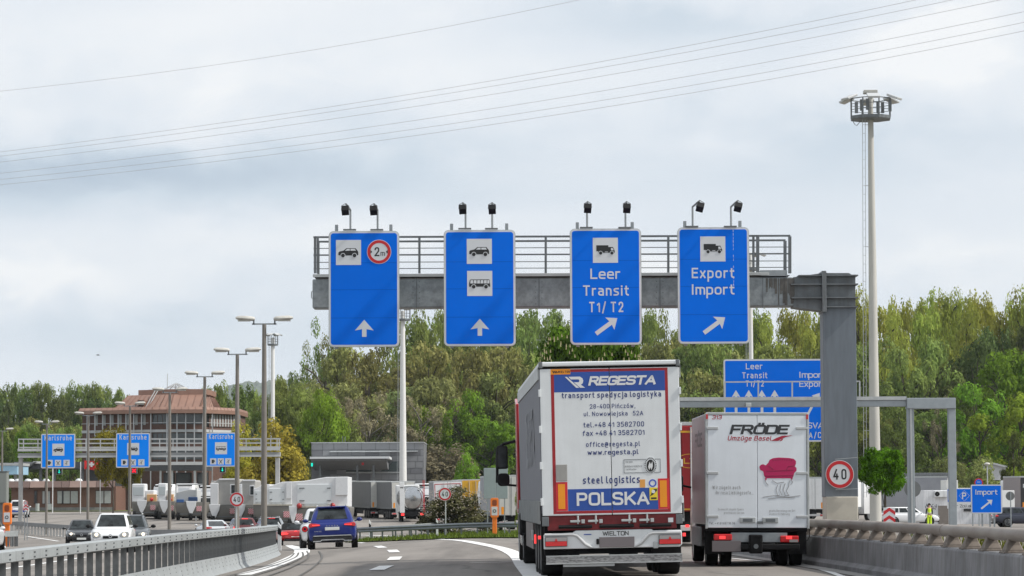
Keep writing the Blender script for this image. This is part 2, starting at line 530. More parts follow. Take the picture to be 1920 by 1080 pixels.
def _round(pts, r):
    closed = pts[0] == pts[-1] and len(pts) > 3
    out = [Vector(pts[0])]
    for i in range(1, len(pts) - 1):
        p = Vector(pts[i]); a = Vector(pts[i - 1]) - p; b = Vector(pts[i + 1]) - p
        sharp = abs(a.x * b.y - a.y * b.x) < 1e-6 or (abs(a.x) > 1e-6 and abs(a.y) > .3) or (abs(b.x) > 1e-6 and abs(b.y) > .3)
        ra = min(r, a.length * (.5 if 1 < i else .98)); rb = min(r, b.length * (.5 if i < len(pts) - 2 else .98))
        if sharp: ra = rb = min(.03, ra, rb)
        A = p + a.normalized() * ra; B = p + b.normalized() * rb
        for k in range(6):
            t = k / 5; out.append(A * (1 - t) ** 2 + p * 2 * t * (1 - t) + B * t * t)
    out.append(Vector(pts[-1]))
    return out, closed


def text_mesh(body, w=.135, shear=0.0, spacing=1.0, rad=.22, kx=1.0, dz=.0006, th=.0015):
    """writing in the xz plane facing -y, capital height 1; returns verts, faces and width"""
    vs, fs = [], []; x = 0; ns = 0
    for ch in body:
        if ch == ' ': x += .34 * kx; continue
        st = GLYPH[ch]; mx = max(p[0] for q in st for p in q)
        for q in st:
            pts, closed = _round([(px * kx, (w / 2 + pz * (1 - w)) if pz >= 0 else pz) for px, pz in q], rad)
            P = []
            for p in pts:
                if not P or (p - P[-1]).length > 1e-4: P.append(p)
            if not closed and len(P) > 1:
                d0 = (P[0] - P[1]).normalized(); d1 = (P[-1] - P[-2]).normalized()
                P[0] = P[0] + d0 * w / 2; P[-1] = P[-1] + d1 * w / 2
            n = len(P); o = len(vs); ns += 1; y = -dz * (ns % 4)
            for i in range(n):
                if closed and i in (0, n - 1): a, b = P[n - 2], P[1]
                else: a, b = P[max(i - 1, 0)], P[min(i + 1, n - 1)]
                t = (b - a).normalized(); nn = Vector((-t.y, t.x)) * w / 2
                if 0 < i < n - 1:
                    t1 = (P[i] - P[i - 1]).normalized(); c = max(.5, nn.normalized().dot(Vector((-t1.y, t1.x)))); nn = nn / c
                for sgn in (1, -1):
                    v = P[i] + nn * sgn; vs.append((x + w / 2 + v.x + shear * v.y, y, v.y))
            for i in range(n - 1): a = o + 2 * i; fs.append((a, a + 1, a + 3, a + 2))
        x += (mx + w + .19 * spacing)
    return vs, fs, x


def lettering(body, x, z, h, mat, parent, y=-0.004, width=None, align='C', bold=0.0, shear=0.0, spacing=1.0, name='lettering', rot=0.0, dz=.0006):
    """a line of writing on a panel that faces -Y; x centre (or left), z baseline, h capital height"""
    wgt = min(.27, .128 + bold * 2.1)
    kx = 1.0
    for _ in range(3):
        vs, fs, L = text_mesh(body, wgt, shear, 1.0, kx=kx, dz=dz / h)
        xs = [v[0] for v in vs]; x0, x1 = min(xs), max(xs)
        if not width: break
        kx *= 1 + (width / h / (x1 - x0) - 1) * 1.25
        kx = min(1.4, max(.82, kx))
    m = MB()
    kw = width / (x1 - x0) if width else h
    out = []
    for vx, vy, vz in vs:
        X = (vx - (x0 + x1) / 2 if align == 'C' else vx - x0) * kw; Z = vz * h
        c, s_ = math.cos(rot), math.sin(rot)
        out.append((x + X * c - Z * s_, y + vy * h, z + X * s_ + Z * c))
    m.add(out, fs)
    me = bpy.data.meshes.new(name); me.from_pydata(m.v, [], m.f); me.materials.append(mat)
    o = bpy.data.objects.new(name, me); COL.objects.link(o); o.parent = parent
    return o
# ------------------------------------------------------------------ common materials
WHITE = M('white_paint', (0.76, 0.77, 0.77), 0.4, var=0.06, scale=3)
GALV = M('galvanised_steel', (0.30, 0.325, 0.34), 0.5, 0.35, var=0.16, scale=6)
GALVD = M('weathered_steel', (0.17, 0.185, 0.195), 0.55, 0.4, var=0.25, scale=5, grime=0.5)
GALVL = M('pale_steel', (0.46, 0.48, 0.48), 0.5, 0.2, var=0.12, scale=5)
BLACK = M('black_plastic', (0.011, 0.011, 0.012), 0.55, spec=.2)
RUBBER = M('tyre_rubber', (0.014, 0.014, 0.014), 0.85, var=0.3, scale=9, spec=.15)
CHROME = M('bright_metal', (0.55, 0.56, 0.57), 0.25, 0.9, var=0.3, scale=8)
BLUE = M('sign_blue', (0.0, 0.15, 0.76), 0.6, var=0.06, scale=0.8, spec=0.12)
SIGNW = M('sign_white', (0.62, 0.64, 0.66), 0.5, var=0.04, scale=2)
SIGNK = M('sign_black', (0.012, 0.012, 0.013), 0.5)
SIGNR = M('sign_red', (0.52, 0.012, 0.018), 0.45)
SIGNBACK = M('sign_back_grey', (0.30, 0.35, 0.36), 0.55, 0.1, var=0.06, scale=2)
GLASS = M('dark_glass', (0.028, 0.034, 0.036), 0.08, spec=0.25, coat=0.05, var=0.9, scale=2.6)
REDL = M('tail_lamp_red', (0.55, 0.012, 0.015), 0.18, coat=0.7)
REDE = M('lit_brake_lamp', (1.0, 0.05, 0.05), 0.3, emit=1.1)
PLATE = M('number_plate', (0.66, 0.68, 0.66), 0.5)
BLANK = M('grey_plate', (0.17, 0.15, 0.155), 0.6)
ORANGE = M('orange_paint', (0.85, 0.20, 0.015), 0.45, var=0.06)
CONC = M('concrete', (0.25, 0.245, 0.24), 0.85, var=0.28, scale=1.6, bump=0.2, grime=0.55)


def asphalt(name, col, tracks=True):
    m = bpy.data.materials.new(name); m.use_nodes = True
    nt = m.node_tree; N = nt.nodes.new; L = nt.links.new
    p = nt.nodes['Principled BSDF']; p.inputs['Roughness'].default_value = 0.82; p.inputs['Specular IOR Level'].default_value = 0.3
    tc = N('ShaderNodeTexCoord')

    def noise_(scale, stretch, det=6, ro=0.6):
        mp = N('ShaderNodeMapping'); L(tc.outputs['Object'], mp.inputs[0]); mp.inputs['Scale'].default_value = stretch
        n = N('ShaderNodeTexNoise'); n.inputs['Scale'].default_value = scale; n.inputs['Detail'].default_value = det; n.inputs['Roughness'].default_value = ro
        L(mp.outputs[0], n.inputs['Vector']); return n.outputs[0]

    def ramp(src, a, b, p0=0.3, p1=0.7):
        r = N('ShaderNodeValToRGB'); r.color_ramp.elements[0].position = p0; r.color_ramp.elements[1].position = p1
        r.color_ramp.elements[0].color = (a, a, a, 1); r.color_ramp.elements[1].color = (b, b, b, 1); L(src, r.inputs[0]); return r.outputs[0]

    def mul(a, b):
        x = N('ShaderNodeMix'); x.data_type = 'RGBA'; x.blend_type = 'MULTIPLY'; x.inputs['Factor'].default_value = 1
        L(a, x.inputs['A']); L(b, x.inputs['B']); return x.outputs['Result']
    rg = N('ShaderNodeRGB'); rg.outputs[0].default_value = (*col, 1)
    c = mul(rg.outputs[0], ramp(noise_(0.12, (1, 0.25, 1)), 0.86, 1.1))
    c = mul(c, ramp(noise_(1.1, (1, 0.12, 1)), 0.88, 1.08))
    c = mul(c, ramp(noise_(30, (1, 1, 1), 3), 0.8, 1.15))
    c = mul(c, ramp(noise_(0.35, (2.0, 0.05, 1), 4), 0.64, 1.05, 0.28, 0.52))
    vo = N('ShaderNodeTexVoronoi'); vo.feature = 'DISTANCE_TO_EDGE'; vo.inputs['Scale'].default_value = 0.16
    nd = N('ShaderNodeTexNoise'); nd.inputs['Scale'].default_value = 0.5; nd.inputs['Detail'].default_value = 5; L(tc.outputs['Object'], nd.inputs['Vector'])
    md = N('ShaderNodeMix'); md.data_type = 'RGBA'; md.blend_type = 'ADD'; md.inputs['Factor'].default_value = 3.0; L(tc.outputs['Object'], md.inputs['A']); L(nd.outputs['Color'], md.inputs['B'])
    L(md.outputs['Result'], vo.inputs['Vector'])
    c = mul(c, ramp(vo.outputs['Distance'], 0.62, 1.0, 0.0, 0.014))
    L(c, p.inputs['Base Color'])
    return m


ASPH = asphalt('worn_asphalt', (0.215, 0.196, 0.178))
ASPH2 = asphalt('plaza_asphalt', (0.235, 0.213, 0.192))
ROADW = M('road_marking', (0.74, 0.74, 0.73), 0.7, var=0.16, scale=2.2)
SOIL = M('meadow_ground', (0.075, 0.10, 0.025), 0.95, var=0.4, scale=0.5)


def sheet(name, mat, xs, ys, off, kind='structure', fz=None):
    mb = MB(); vs = []; fs = []
    for y in ys:
        for x in xs: vs.append((x, y, (fz or g)(x, y) + off))
    n = len(xs)
    for j in range(len(ys) - 1):
        for i in range(n - 1):
            fs.append((j * n + i, j * n + i + 1, (j + 1) * n + i + 1, (j + 1) * n + i))
    mb.add(vs, fs)
    o = mb.build(name, mat, smooth=True)
    o['kind'] = kind
    return o


def rng(a, b, st):
    n = max(1, round((b - a) / st)); return [a + (b - a) * i / n for i in range(n + 1)]


fine_y = rng(-30, 460, 3.5)
sheet('ground', SOIL, rng(-1500, -200, 260) + rng(-180, 180, 4) + rng(200, 1500, 260), rng(-60, -40, 20) + fine_y + rng(500, 8600, 270), -0.06)
sheet('road', ASPH, rng(-70, 7.4, 1.6), rng(-30, 215, 2.5), 0.0)
sheet('plaza_pavement', ASPH2, rng(-150, 150, 4), rng(180, 430, 3), -0.03)
sheet('parking_lane', ASPH2, rng(7.9, 70, 3), rng(20, 190, 3), -0.02)


def stripe(name, pts, w, mat=ROADW, off=0.012, label=None, widths=None):
    """a painted line along ground points"""
    P = []
    pts = [Vector(p) for p in pts]
    for i in range(len(pts) - 1):
        n = max(1, int((pts[i + 1] - pts[i]).length / 2.0))
        for k in range(n): P.append((pts[i].lerp(pts[i + 1], k / n), i + k / n))
    P.append((pts[-1], len(pts) - 1))
    mb = MB(); vs = []; fs = []
    for i, (p, u) in enumerate(P):
        d = (P[min(i + 1, len(P) - 1)][0] - P[max(i - 1, 0)][0]); d.z = 0; d.normalize()
        n = Vector((d.y, -d.x, 0))
        ww = w
        if widths:
            q = i / (len(P) - 1) * (len(widths) - 1.001); ww = widths[int(q)] + (widths[int(q) + 1] - widths[int(q)]) * (q - int(q))
        for s_ in (-1, 0, 1):
            q = p + n * (ww / 2 * s_); vs.append((q.x, q.y, g(q.x, q.y) + off))
    for i in range(len(P) - 1):
        for s_ in (0, 1):
            a = i * 3 + s_; fs.append((a, a + 1, a + 4, a + 3))
    mb.add(vs, fs)
    o = mb.build(name, mat); o['kind'] = 'structure'
    return o


def catmull(pts, n=6):
    pts = [Vector(p) for p in pts]; out = []
    for i in range(len(pts) - 1):
        p0 = pts[max(i - 1, 0)]; p1 = pts[i]; p2 = pts[i + 1]; p3 = pts[min(i + 2, len(pts) - 1)]
        for k in range(n):
            t = k / n
            out.append(0.5 * ((2 * p1) + (p2 - p0) * t + (2 * p0 - 5 * p1 + 4 * p2 - p3) * t * t + (3 * p1 - p0 - 3 * p2 + p3) * t ** 3))
    out.append(pts[-1]); return out


# painted lines (measured on the road surface)
def hits(*pp): return [hit(x, y) for x, y in pp]


stripe('exit_line', catmull(hits((1004, 1082), (986, 1062), (968, 1041), (938, 1028), (890, 1018), (840, 1012), (760, 1007), (690, 1004), (600, 1001))), 0.45)
stripe('median_line', catmull(hits((455, 1079), (505, 1064), (545, 1048), (566, 1036), (560, 1028), (540, 1022))), 0.5, widths=[0.38, 0.42, 0.55, 0.65, 0.5, 0.4])
for a, b in (((706, 1069.5), (725, 1061.5)), ((737, 1050.5), (743, 1044.5)), ((740, 1036), (735, 1031.5)), ((718, 1027.5), (707, 1024)), ((682, 1018.5), (668, 1016))):
    stripe('lane_dash', hits(a, b), 0.32)
stripe('guide_line', hits((880, 1056), (985, 1054)), 0.15)
stripe('edge_line', catmull(hits((1300, 1042), (1420, 1052), (1520, 1064), (1580, 1082))), 0.14)
stripe('shoulder_line', catmull(hits((0, 1068), (60, 1060), (160, 1045))), 0.2)
stripe('oncoming_line', hits((50, 1006), (110, 1015)), 0.25)
stripe('oncoming_dash', hits((105, 1004), (122, 1006)), 0.2)
SKID = M('skid_rubber', (0.10, 0.096, 0.09), 0.8)
for pp in (((500, 1082), (548, 1064), (578, 1046), (575, 1034)), ((560, 1082), (588, 1064), (604, 1046), (598, 1034)), ((470, 1082), (528, 1064), (566, 1046), (567, 1036)), ((430, 1082), (500, 1066), (552, 1047), (560, 1037)), ((420, 1082), (488, 1066), (540, 1048), (552, 1038))):
    stripe('skid_mark', catmull(hits(*pp)), 0.055, SKID, 0.018)
# tar seams across the lanes
TAR = M('tar_seam', (0.13, 0.125, 0.12), 0.8)
stripe('tar_seam', hits((640, 1079), (960, 1050)), 0.05, TAR, 0.016)
stripe('tar_seam', hits((1300, 1075), (1510, 1072)), 0.05, TAR, 0.016)

# grass verge ahead of the lorry and by the pavilion
GRASS = M('verge_turf', (0.10, 0.135, 0.025), 0.95, var=0.45, scale=0.9, col2=(0.10, 0.11, 0.025))
VERGE = [(-9.8, 176), (-7, 172), (-3, 166), (2, 158), (9, 150), (9, 205), (2, 207), (-4, 203), (-9.3, 190)]


def patch(name, poly, mat, off, st=1.6):
    xs = [p[0] for p in poly]; ys = [p[1] for p in poly]

    def inside(x, y):
        c = False; n = len(poly)
        for i in range(n):
            x1, y1 = poly[i]; x2, y2 = poly[(i + 1) % n]
            if (y1 > y) != (y2 > y) and x < (x2 - x1) * (y - y1) / (y2 - y1) + x1: c = not c
        return c
    bm = bmesh.new()
    bv = [bm.verts.new((x, y, 0)) for x, y in poly]; bm.faces.new(bv)
    for axis, lo, hi in ((0, min(xs), max(xs)), (1, min(ys), max(ys))):
        for k in range(1, int((hi - lo) / (st * 3))):
            co = [0, 0, 0]; no = [0, 0, 0]; co[axis] = lo + k * st * 3; no[axis] = 1
            bmesh.ops.bisect_plane(bm, geom=bm.verts[:] + bm.edges[:] + bm.faces[:], plane_co=co, plane_no=no)
    for v in bm.verts: v.co.z = g(v.co.x, v.co.y) + off
    me = bpy.data.meshes.new(name); bm.to_mesh(me); bm.free(); me.materials.append(mat)
    o = bpy.data.objects.new(name, me); COL.objects.link(o); o['kind'] = 'structure'
    return o, inside


_, inv = patch('grass_verge', VERGE, GRASS, 0.06)


def blades(name, label, cat, spots, mat, h0, h1, w, seed=1):
    rd = random.Random(seed); mb = MB()
    for x, y in spots:
        z = g(x, y) + 0.03; a = rd.uniform(0, 6.28); h = rd.uniform(h0, h1); dx = rd.uniform(-.5, .5) * h; dy = rd.uniform(-.5, .5) * h
        ca, sa = math.cos(a) * w, math.sin(a) * w
        mb.add([(x - ca, y - sa, z), (x + ca, y + sa, z), (x + dx + ca * .3, y + dy + sa * .3, z + h)], [(0, 1, 2)])
    o = mb.build(name, mat)
    return tag(o, label, cat, kind='stuff')


GRASSB = leafmat('grass_blades', (0.15, 0.19, 0.035), var=0.5)
rd = random.Random(3); sp = []
while len(sp) < 9000:
    x, y = rd.uniform(-10, 9), rd.uniform(150, 207)
    if inv(x, y): sp.append((x, y))
blades('verge_grass', 'short yellow-green grass on the verge along the road bend', 'grass', sp, GRASSB, 0.1, 0.3, 0.05)
LAWN = [(-63, 391), (-30, 391), (-30, 399), (-63, 399)]
patch('lawn', LAWN, GRASS, 0.05)
sp = [(rd.uniform(8.0, 11.5), rd.uniform(36, 74)) for _ in range(2600)]
WEEDM = leafmat('weed_leaves', (0.16, 0.19, 0.03), var=0.6)
blades('wall_weeds', 'rough green and yellow weeds growing behind the concrete barrier', 'weeds', sp, WEEDM, 0.25, 0.75, 0.03, 5)

# far wooded hills (haze colours them)
HILLM = M('wooded_hill', (0.055, 0.075, 0.035), 0.95, var=0.5, scale=0.06, bump=0.0)


def hill(name, x0, x1, y, depth, prof_, seed):
    """ridge: prof_ is a list of (x, z) crest points"""
    mb = MB(); nx = 220; ny = 30
    vs = []; fs = []
    for j in range(ny + 1):
        for i in range(nx + 1):
            x = x0 + (x1 - x0) * i / nx; t = j / ny
            yy = y + depth * (t - 0.5)
            zc = prof_[0][1]
            for (xa, za), (xb, zb) in zip(prof_, prof_[1:]):
                if xa <= x <= xb: zc = za + (zb - za) * sstep(0, 1, (x - xa) / (xb - xa))
            env = math.sin(math.pi * t) ** 0.7
            nn = noise.noise(Vector((x * 0.02, yy * 0.02, seed))) * 7 + noise.noise(Vector((x * 0.013, yy * 0.013, seed + 5))) * 6 + noise.noise(Vector((x * 0.09, yy * 0.09, seed + 5))) * 12
            vs.append((x, yy, max(-5, zc * env + nn * env)))
    for j in range(ny):
        for i in range(nx):
            a = j * (nx + 1) + i; fs.append((a, a + 1, a + nx + 2, a + nx + 1))
    mb.add(vs, fs)
    o = mb.build(name, HILLM, smooth=False); o['kind'] = 'structure'
    return o


HD = 8000


def hx(px): return (px - 960) * HD / F


def hz(py): return CZ + (933 - py) * HD / F


hill('wooded_hill', hx(120), hx(1100), HD, 800, [(hx(120), hz(770)), (hx(230), hz(752)), (hx(260), hz(742)), (hx(345), hz(742)), (hx(400), hz(738)), (hx(440), hz(722)), (hx(465), hz(714)), (hx(540), hz(714)), (hx(590), hz(735)), (hx(760), hz(742)), (hx(1100), hz(760))], 2.0)
# ------------------------------------------------------------------ sign furniture


def car_poly():
    body = [(-.40, -.10), (-.40, .0), (-.36, .04), (-.20, .075), (-.08, .17), (.28, .17), (.37, .06), (.39, .0), (.39, -.10), (.33, -.12), (-.33, -.12)]
    win1 = [(-.14, .07), (-.05, .145), (.05, .145), (.05, .07)]
    win2 = [(.08, .07), (.08, .145), (.25, .145), (.30, .07)]
    return body, [win1, win2], [(-.22, -.12, .075), (.24, -.12, .075)]


def bus_poly():
    body = [(-.42, -.13), (-.42, .0), (-.39, .14), (-.36, .16), (.37, .16), (.40, .13), (.42, -.13)]
    wins = [[(x, .0), (x + .012, .13), (x + .115, .13), (x + .115, .0)] for x in (-.375, -.24, -.105, .03, .165, .295)]
    return body, [[(min(px, .385), pz) for px, pz in w] for w in wins], [(-.24, -.13, .075), (.25, -.13, .075)]


def truck_poly():
    body = [(-.36, -.04), (-.36, .20), (.12, .20), (.12, .13), (.30, .13), (.37, -.02), (.37, -.10), (-.28, -.10), (-.28, -.04)]
    return body, [[(.22, .09), (.22, .0), (.335, .0), (.29, .09)], [(-.02, -.075), (.1, -.075), (.1, -.055), (-.02, -.055)]], [(-.19, -.11, .065), (.26, -.11, .065)]


def pictogram(kind, cx, cz, size, parent, y):
    """white square plate with a black vehicle silhouette"""
    pl = MB().plate([(cx + a * size / 2, cz + b * size / 2) for a, b in ((-1, -1), (1, -1), (1, 1), (-1, 1))], y - .003, y).build('pictogram_plate', SIGNW, parent)
    if kind in ('car', 'bus', 'truck'):
        body, wins, wheels = {'car': car_poly, 'bus': bus_poly, 'truck': truck_poly}[kind]()
        T = lambda q: [(cx + a * size, cz + b * size) for a, b in q]
        m = MB().plate(T(body), y - .006, y - .003)
        for wx, wz, wr in wheels: m.plate(circ(cx + wx * size, cz + wz * size, wr * size, 16), y - .0135, y - .006)
        m.build('silhouette', SIGNK, pl)
        w = MB()
        for q in wins: w.plate(T(q), y - .009, y - .006)
        for wx, wz, wr in wheels: w.ring(cx + wx * size, cz + wz * size, wr * size, wr * size * 1.3, y - .0105, y - .006, 16)
        w.build('silhouette_window', SIGNW, pl)
    else:
        m = MB(); T = lambda q: [(cx + a * size, cz + b * size) for a, b in q]
        if kind == 'fuel':
            m.plate(T([(-.25, -.3), (.1, -.3), (.1, .3), (-.25, .3)]), y - .006, y - .003)
            m.plate(T([(.12, -.1), (.25, -.1), (.25, .15), (.12, .25)]), y - .006, y - .003)
        elif kind == 'food':
            for sg in (-1, 1):
                m.plate(T([(-.25 * sg, -.32), (-.18 * sg, -.36), (.3 * sg, .28), (.22 * sg, .34)]), y - .006 - .003 * (sg + 1), y - .003)
        else:
            m.plate(T([(-.3, -.2), (-.2, -.2), (.3, .3), (.2, .3)]), y - .006, y - .003)
            m.plate(T([(0, -.3), (.08, -.3), (.08, .0), (0, .0)]), y - .012, y - .006)
            m.plate(circ(cx - .05 * size, cz + .25 * size, .07 * size, 10), y - .012, y - .006)
        m.build('silhouette', SIGNK, pl)
    return pl


def arrow_poly(cx, cz, L, w, hw, hl, ang, notch=0.25):
    """arrow pointing up before rotation"""
    p = [(-w / 2, -L / 2), (w / 2, -L / 2), (w / 2, L / 2 - hl + notch * hl * .5), (hw / 2, L / 2 - hl), (0, L / 2), (-hw / 2, L / 2 - hl), (-w / 2, L / 2 - hl + notch * hl * .5)]
    c, s_ = math.cos(ang), math.sin(ang)
    return [(cx + a * c - b * s_, cz + a * s_ + b * c) for a, b in p]


def blue_sign(name, label, cat, c, Wd, H, group=None, r=0.1, edge=0.05, rz=0.0, depth=0.05, blue=None):
    """panel centred at c, facing -Y"""
    t = thing(name, label, cat, c, rz, group)
    MB().plate(rrect(-Wd / 2, -H / 2, Wd / 2, H / 2, r), -.012, depth).build('border', GALVL, t)
    e = edge * 0.22
    MB().plate(rrect(-Wd / 2 + e, -H / 2 + e, Wd / 2 - e, H / 2 - e, r - e), -.015, -.012).build('white_edge', SIGNW, t)
    MB().plate(rrect(-Wd / 2 + edge, -H / 2 + edge, Wd / 2 - edge, H / 2 - edge, max(.01, r - edge)), -.018, -.015).build('blue_panel', blue or BLUE, t)
    return t


DS = 71.2
KS = S(DS)


def roundel(name, body, c, dia, parent=None, label=None, group=None, small=None, rz=0):
    """red ringed prohibition sign"""
    t = parent or thing(name, label, 'traffic sign', c, rz, group)
    r = dia / 2; ox, oz, y = (0, 0, 0) if not parent else c
    if not parent: MB().plate(circ(0, 0, r, 40), -.004, .03).build('sign_back', SIGNBACK, t)
    MB().plate(circ(ox, oz, r * .995, 40), y - .007, y - .004).build('white_disc', SIGNW, t)
    MB().ring(ox, oz, r * .72, r * .955, y - .010, y - .007, 40).build('red_ring', SIGNR, t)
    lettering(body, ox + (-.18 * r if small else 0), oz - r * .36, r * .74, SIGNK, t, y - .008, width=r * (.42 if small else .95), bold=0.01)
    if small:
        lettering(small, ox + .30 * r, oz - r * .34, r * .44, SIGNK, t, y - .008, width=r * .36, bold=0.0)
        m = MB()
        for sg in (-1, 1):
            m.plate([(ox + sg * r * .70, oz - .15 * r), (ox + sg * r * .56, oz), (ox + sg * r * .70, oz + .15 * r)], y - .013, y - .010)
        each(m, 'width_mark', SIGNK, t)
    return t


def px_sign(name, label, x0, y0, x1, y1, D, **k):
    c = W((x0 + x1) / 2, (y0 + y1) / 2, D); s_ = S(D)
    return blue_sign(name, label, 'road sign', c, (x1 - x0) / s_, (y1 - y0) / s_, **k)


GSG = 'lane signs on the overhead gantry'
SIGN_PX = [(616, 432.5, 749, 651), (832, 430.5, 967, 649.5), (1068.5, 428, 1203, 647), (1270.5, 425.5, 1405.5, 645)]
labels = ['tall blue sign with a car pictogram and round 2 m width limit, arrow straight up',
          'tall blue sign with car and bus pictograms above an upward arrow',
          'tall blue lorry sign reading Leer Transit T1/T2 with slanting arrow',
          'tall blue lorry sign reading Export Import with slanting arrow, nearest the gantry post']
signs = []
for (x0, y0, x1, y1), lb in zip(SIGN_PX, labels):
    t = px_sign('overhead_sign', lb, x0, y0, x1, y1, DS, group=GSG, r=.115, edge=.052)
    H = (y1 - y0) / KS
    for sg in (-1, 1):
        m = MB(); xx = sg * .385 * (x1 - x0) / KS - .01
        m.bar((xx, .11, -H / 2 - .04), (xx, .11, H / 2 + .16), .075, .075, up=(0, 1, 0))
        m.build('support_post', GALV, t, bevel=.006)
    for zz in (-.02, .63, -.70):
        MB().box(-(x1 - x0) / KS / 2 + .054, (x1 - x0) / KS / 2 - .054, -.0188, -.018, zz * H / 2.8 - .004, zz * H / 2.8 + .004).build('panel_joint', M('joint_blue', (0.0, 0.075, 0.42), .6, spec=.1), t)
    signs.append(t)


def L_(i, px, py):
    x0, y0, x1, y1 = SIGN_PX[i]
    return ((px - (x0 + x1) / 2) / KS, ((y0 + y1) / 2 - py) / KS)


def up_arrow(i, px, py, ang=0, L=.40):
    x, z = L_(i, px, py)
    MB().plate(arrow_poly(x, z, L, .105, .44, .25, ang), -.021, -.018).build('arrow', SIGNW, signs[i])


Y0 = -.018
x, z = L_(0, 653.5, 473); pictogram('car', x, z, .59, signs[0], Y0)
x, z = L_(0, 711, 472)
roundel('width_limit', '2', (x, z, Y0), .575, parent=signs[0], small='m')
up_arrow(0, 683, 616)
x, z = L_(1, 899, 471); pictogram('car', x, z, .59, signs[1], Y0)
x, z = L_(1, 899.5, 531.5); pictogram('bus', x, z, .59, signs[1], Y0)
up_arrow(1, 899.5, 614)
x, z = L_(2, 1135.5, 469); pictogram('truck', x, z, .59, signs[2], Y0)
for w_, px, py, wd in (('Leer', 1135, 523, 56), ('Transit', 1136, 554.5, 86), ('T1/ T2', 1136.5, 585.5, 64)):
    x, z = L_(2, px, py); lettering(w_, x, z, 19.5 / KS, SIGNW, signs[2], Y0 - .002, width=wd / KS, bold=0.008)
x, z = L_(2, 1137, 611.5); MB().plate(arrow_poly(x, z, .62, .10, .36, .22, R(-54)), -.021, -.018).build('arrow', SIGNW, signs[2])
x, z = L_(3, 1337, 466.5); pictogram('truck', x, z, .59, signs[3], Y0)
for w_, px, py, wd in (('Export', 1337, 521.5, 80), ('Import', 1337, 552.5, 80)):
    x, z = L_(3, px, py); lettering(w_, x, z, 19.5 / KS, SIGNW, signs[3], Y0 - .002, width=wd / KS, bold=0.008)
x, z = L_(3, 1339, 610); MB().plate(arrow_poly(x, z, .62, .10, .36, .22, R(-54)), -.021, -.018).build('arrow', SIGNW, signs[3])
SCR = M('scratch_white', (0.7, 0.74, 0.78), 0.6)
m = MB(); x, z = L_(3, 1375, 430)
for k in range(16):
    if k in (6, 9, 12): continue
    m.plate([(x + .004 * (k % 3), z - .085 * k), (x + .012, z - .085 * k), (x + .012, z - .085 * k - .06), (x + .005, z - .085 * k - .06)], -.0195, -.018)
each(m, 'scratch', SCR, signs[3])

# floodlights above the signs
fl = []
heads = [(657, 649, 431), (708, 702, 431), (873, 868, 429), (923, 923, 429), (1101, 1101.5, 427), (1173, 1174.5, 427), (1299, 1311, 425), (1371, 1382, 425)]
fn = [('left', 'car and 2 m'), ('right', 'car and 2 m'), ('left', 'car and bus'), ('right', 'car and bus'), ('left', 'Leer Transit'), ('right', 'Leer Transit'), ('left', 'Export Import'), ('right', 'Export Import')]
for (bx, hx_, by), (sd_, nm) in zip(heads, fn):
    b = W(bx, by, DS - .02); k = (hx_ - bx) / KS
    t = thing('sign_floodlight', 'black floodlight on a bent arm, %s one above the %s sign' % (sd_, nm), 'floodlight', b, 0, 'floodlights above the overhead signs')
    MB().box(-.17, .13, -.03, .1, -.01, .02).build('base_plate', GALVD, t)
    dx = k + (-.02 if k < 0 else .06 if k > .1 else 0)
    MB().tube([(0, .03, 0), (0, .03, .40), (0, .02, .47), (dx * .35, -.12, .53), (dx * .7, -.35, .575)], .024, 8).build('arm', GALV, t, smooth=True)
    hd = MB(); rot = Matrix.Translation((k, -.40, .42)) @ Matrix.Rotation(R(14 if k > .1 else 4 * (1 if bx > 1000 else -1)), 4, 'Y') @ Matrix.Rotation(R(-38), 4, 'X')
    hd.box(-.085, .085, -.09, .09, -.075, .075, rot)
    for j in range(5): hd.box(-.075 + .034 * j, -.062 + .034 * j, -.08, .08, .075, .10, rot)
    ho = hd.build('lamp_head', BLACK, t, bevel=.012)
    hp = MB(); hp.tube([(k - .09, -.4, .43), (k - .085, -.39, .53), (k, -.37, .585), (k + .085, -.39, .53), (k + .09, -.4, .43)], .008, 6)
    hp.build('bracket', GALVD, t)

# the cantilever gantry
DG = 72.6
kg = S(DG)
gp = lambda px, py, D=DG: W(px, py, D)
base = GX(1575, DG + .1)
gt = thing('sign_gantry', 'grey steel cantilever gantry carrying four tall blue signs over the road', 'gantry', base)


def rel(p): return Vector(p) - base


def gbox(x0, y0, x1, y1, d0, d1):
    a = rel(W(x0, y1, DG)); b = rel(W(x1, y0, DG))
    return a.x, b.x, d0, d1, a.z, b.z


BEAMM = M('gantry_beam_steel', (0.27, 0.30, 0.315), 0.55, 0.1, var=0.28, scale=7)
POSTM = M('gantry_post_steel', (0.155, 0.18, 0.205), 0.55, 0.15, var=0.14, scale=3, stretch=(3, 3, .4))
BRKM = M('gantry_bracket_steel', (0.155, 0.17, 0.18), 0.55, 0.2, var=0.25, scale=3, grime=0.4)
MB().box(*gbox(587, 521, 1485, 579, -.35, .35)).build('beam', BEAMM, gt, bevel=.03)
MB().box(*gbox(588, 512, 1440, 521.5, -.40, -.34)).build('toe_board', GALVL, gt, bevel=.006)
MB().box(*gbox(590, 517, 1480, 520.8, -.33, .9)).build('walkway', GALVD, gt)
rl = MB()
for yy, w in ((446, .045), (467, .018), (479.5, .034), (493, .018), (505, .018)):
    for dy in (-.36, .92) if yy in (446,) else (-.36,):
        a = rel(W(589, yy + .5, DG)); b = rel(W(1480 if yy < 480 or dy > 0 else 1480, yy - 2.2, DG)); a.y = b.y = dy
        rl.bar(a, b, w, w)
rl.build('handrail', GALVD, gt)
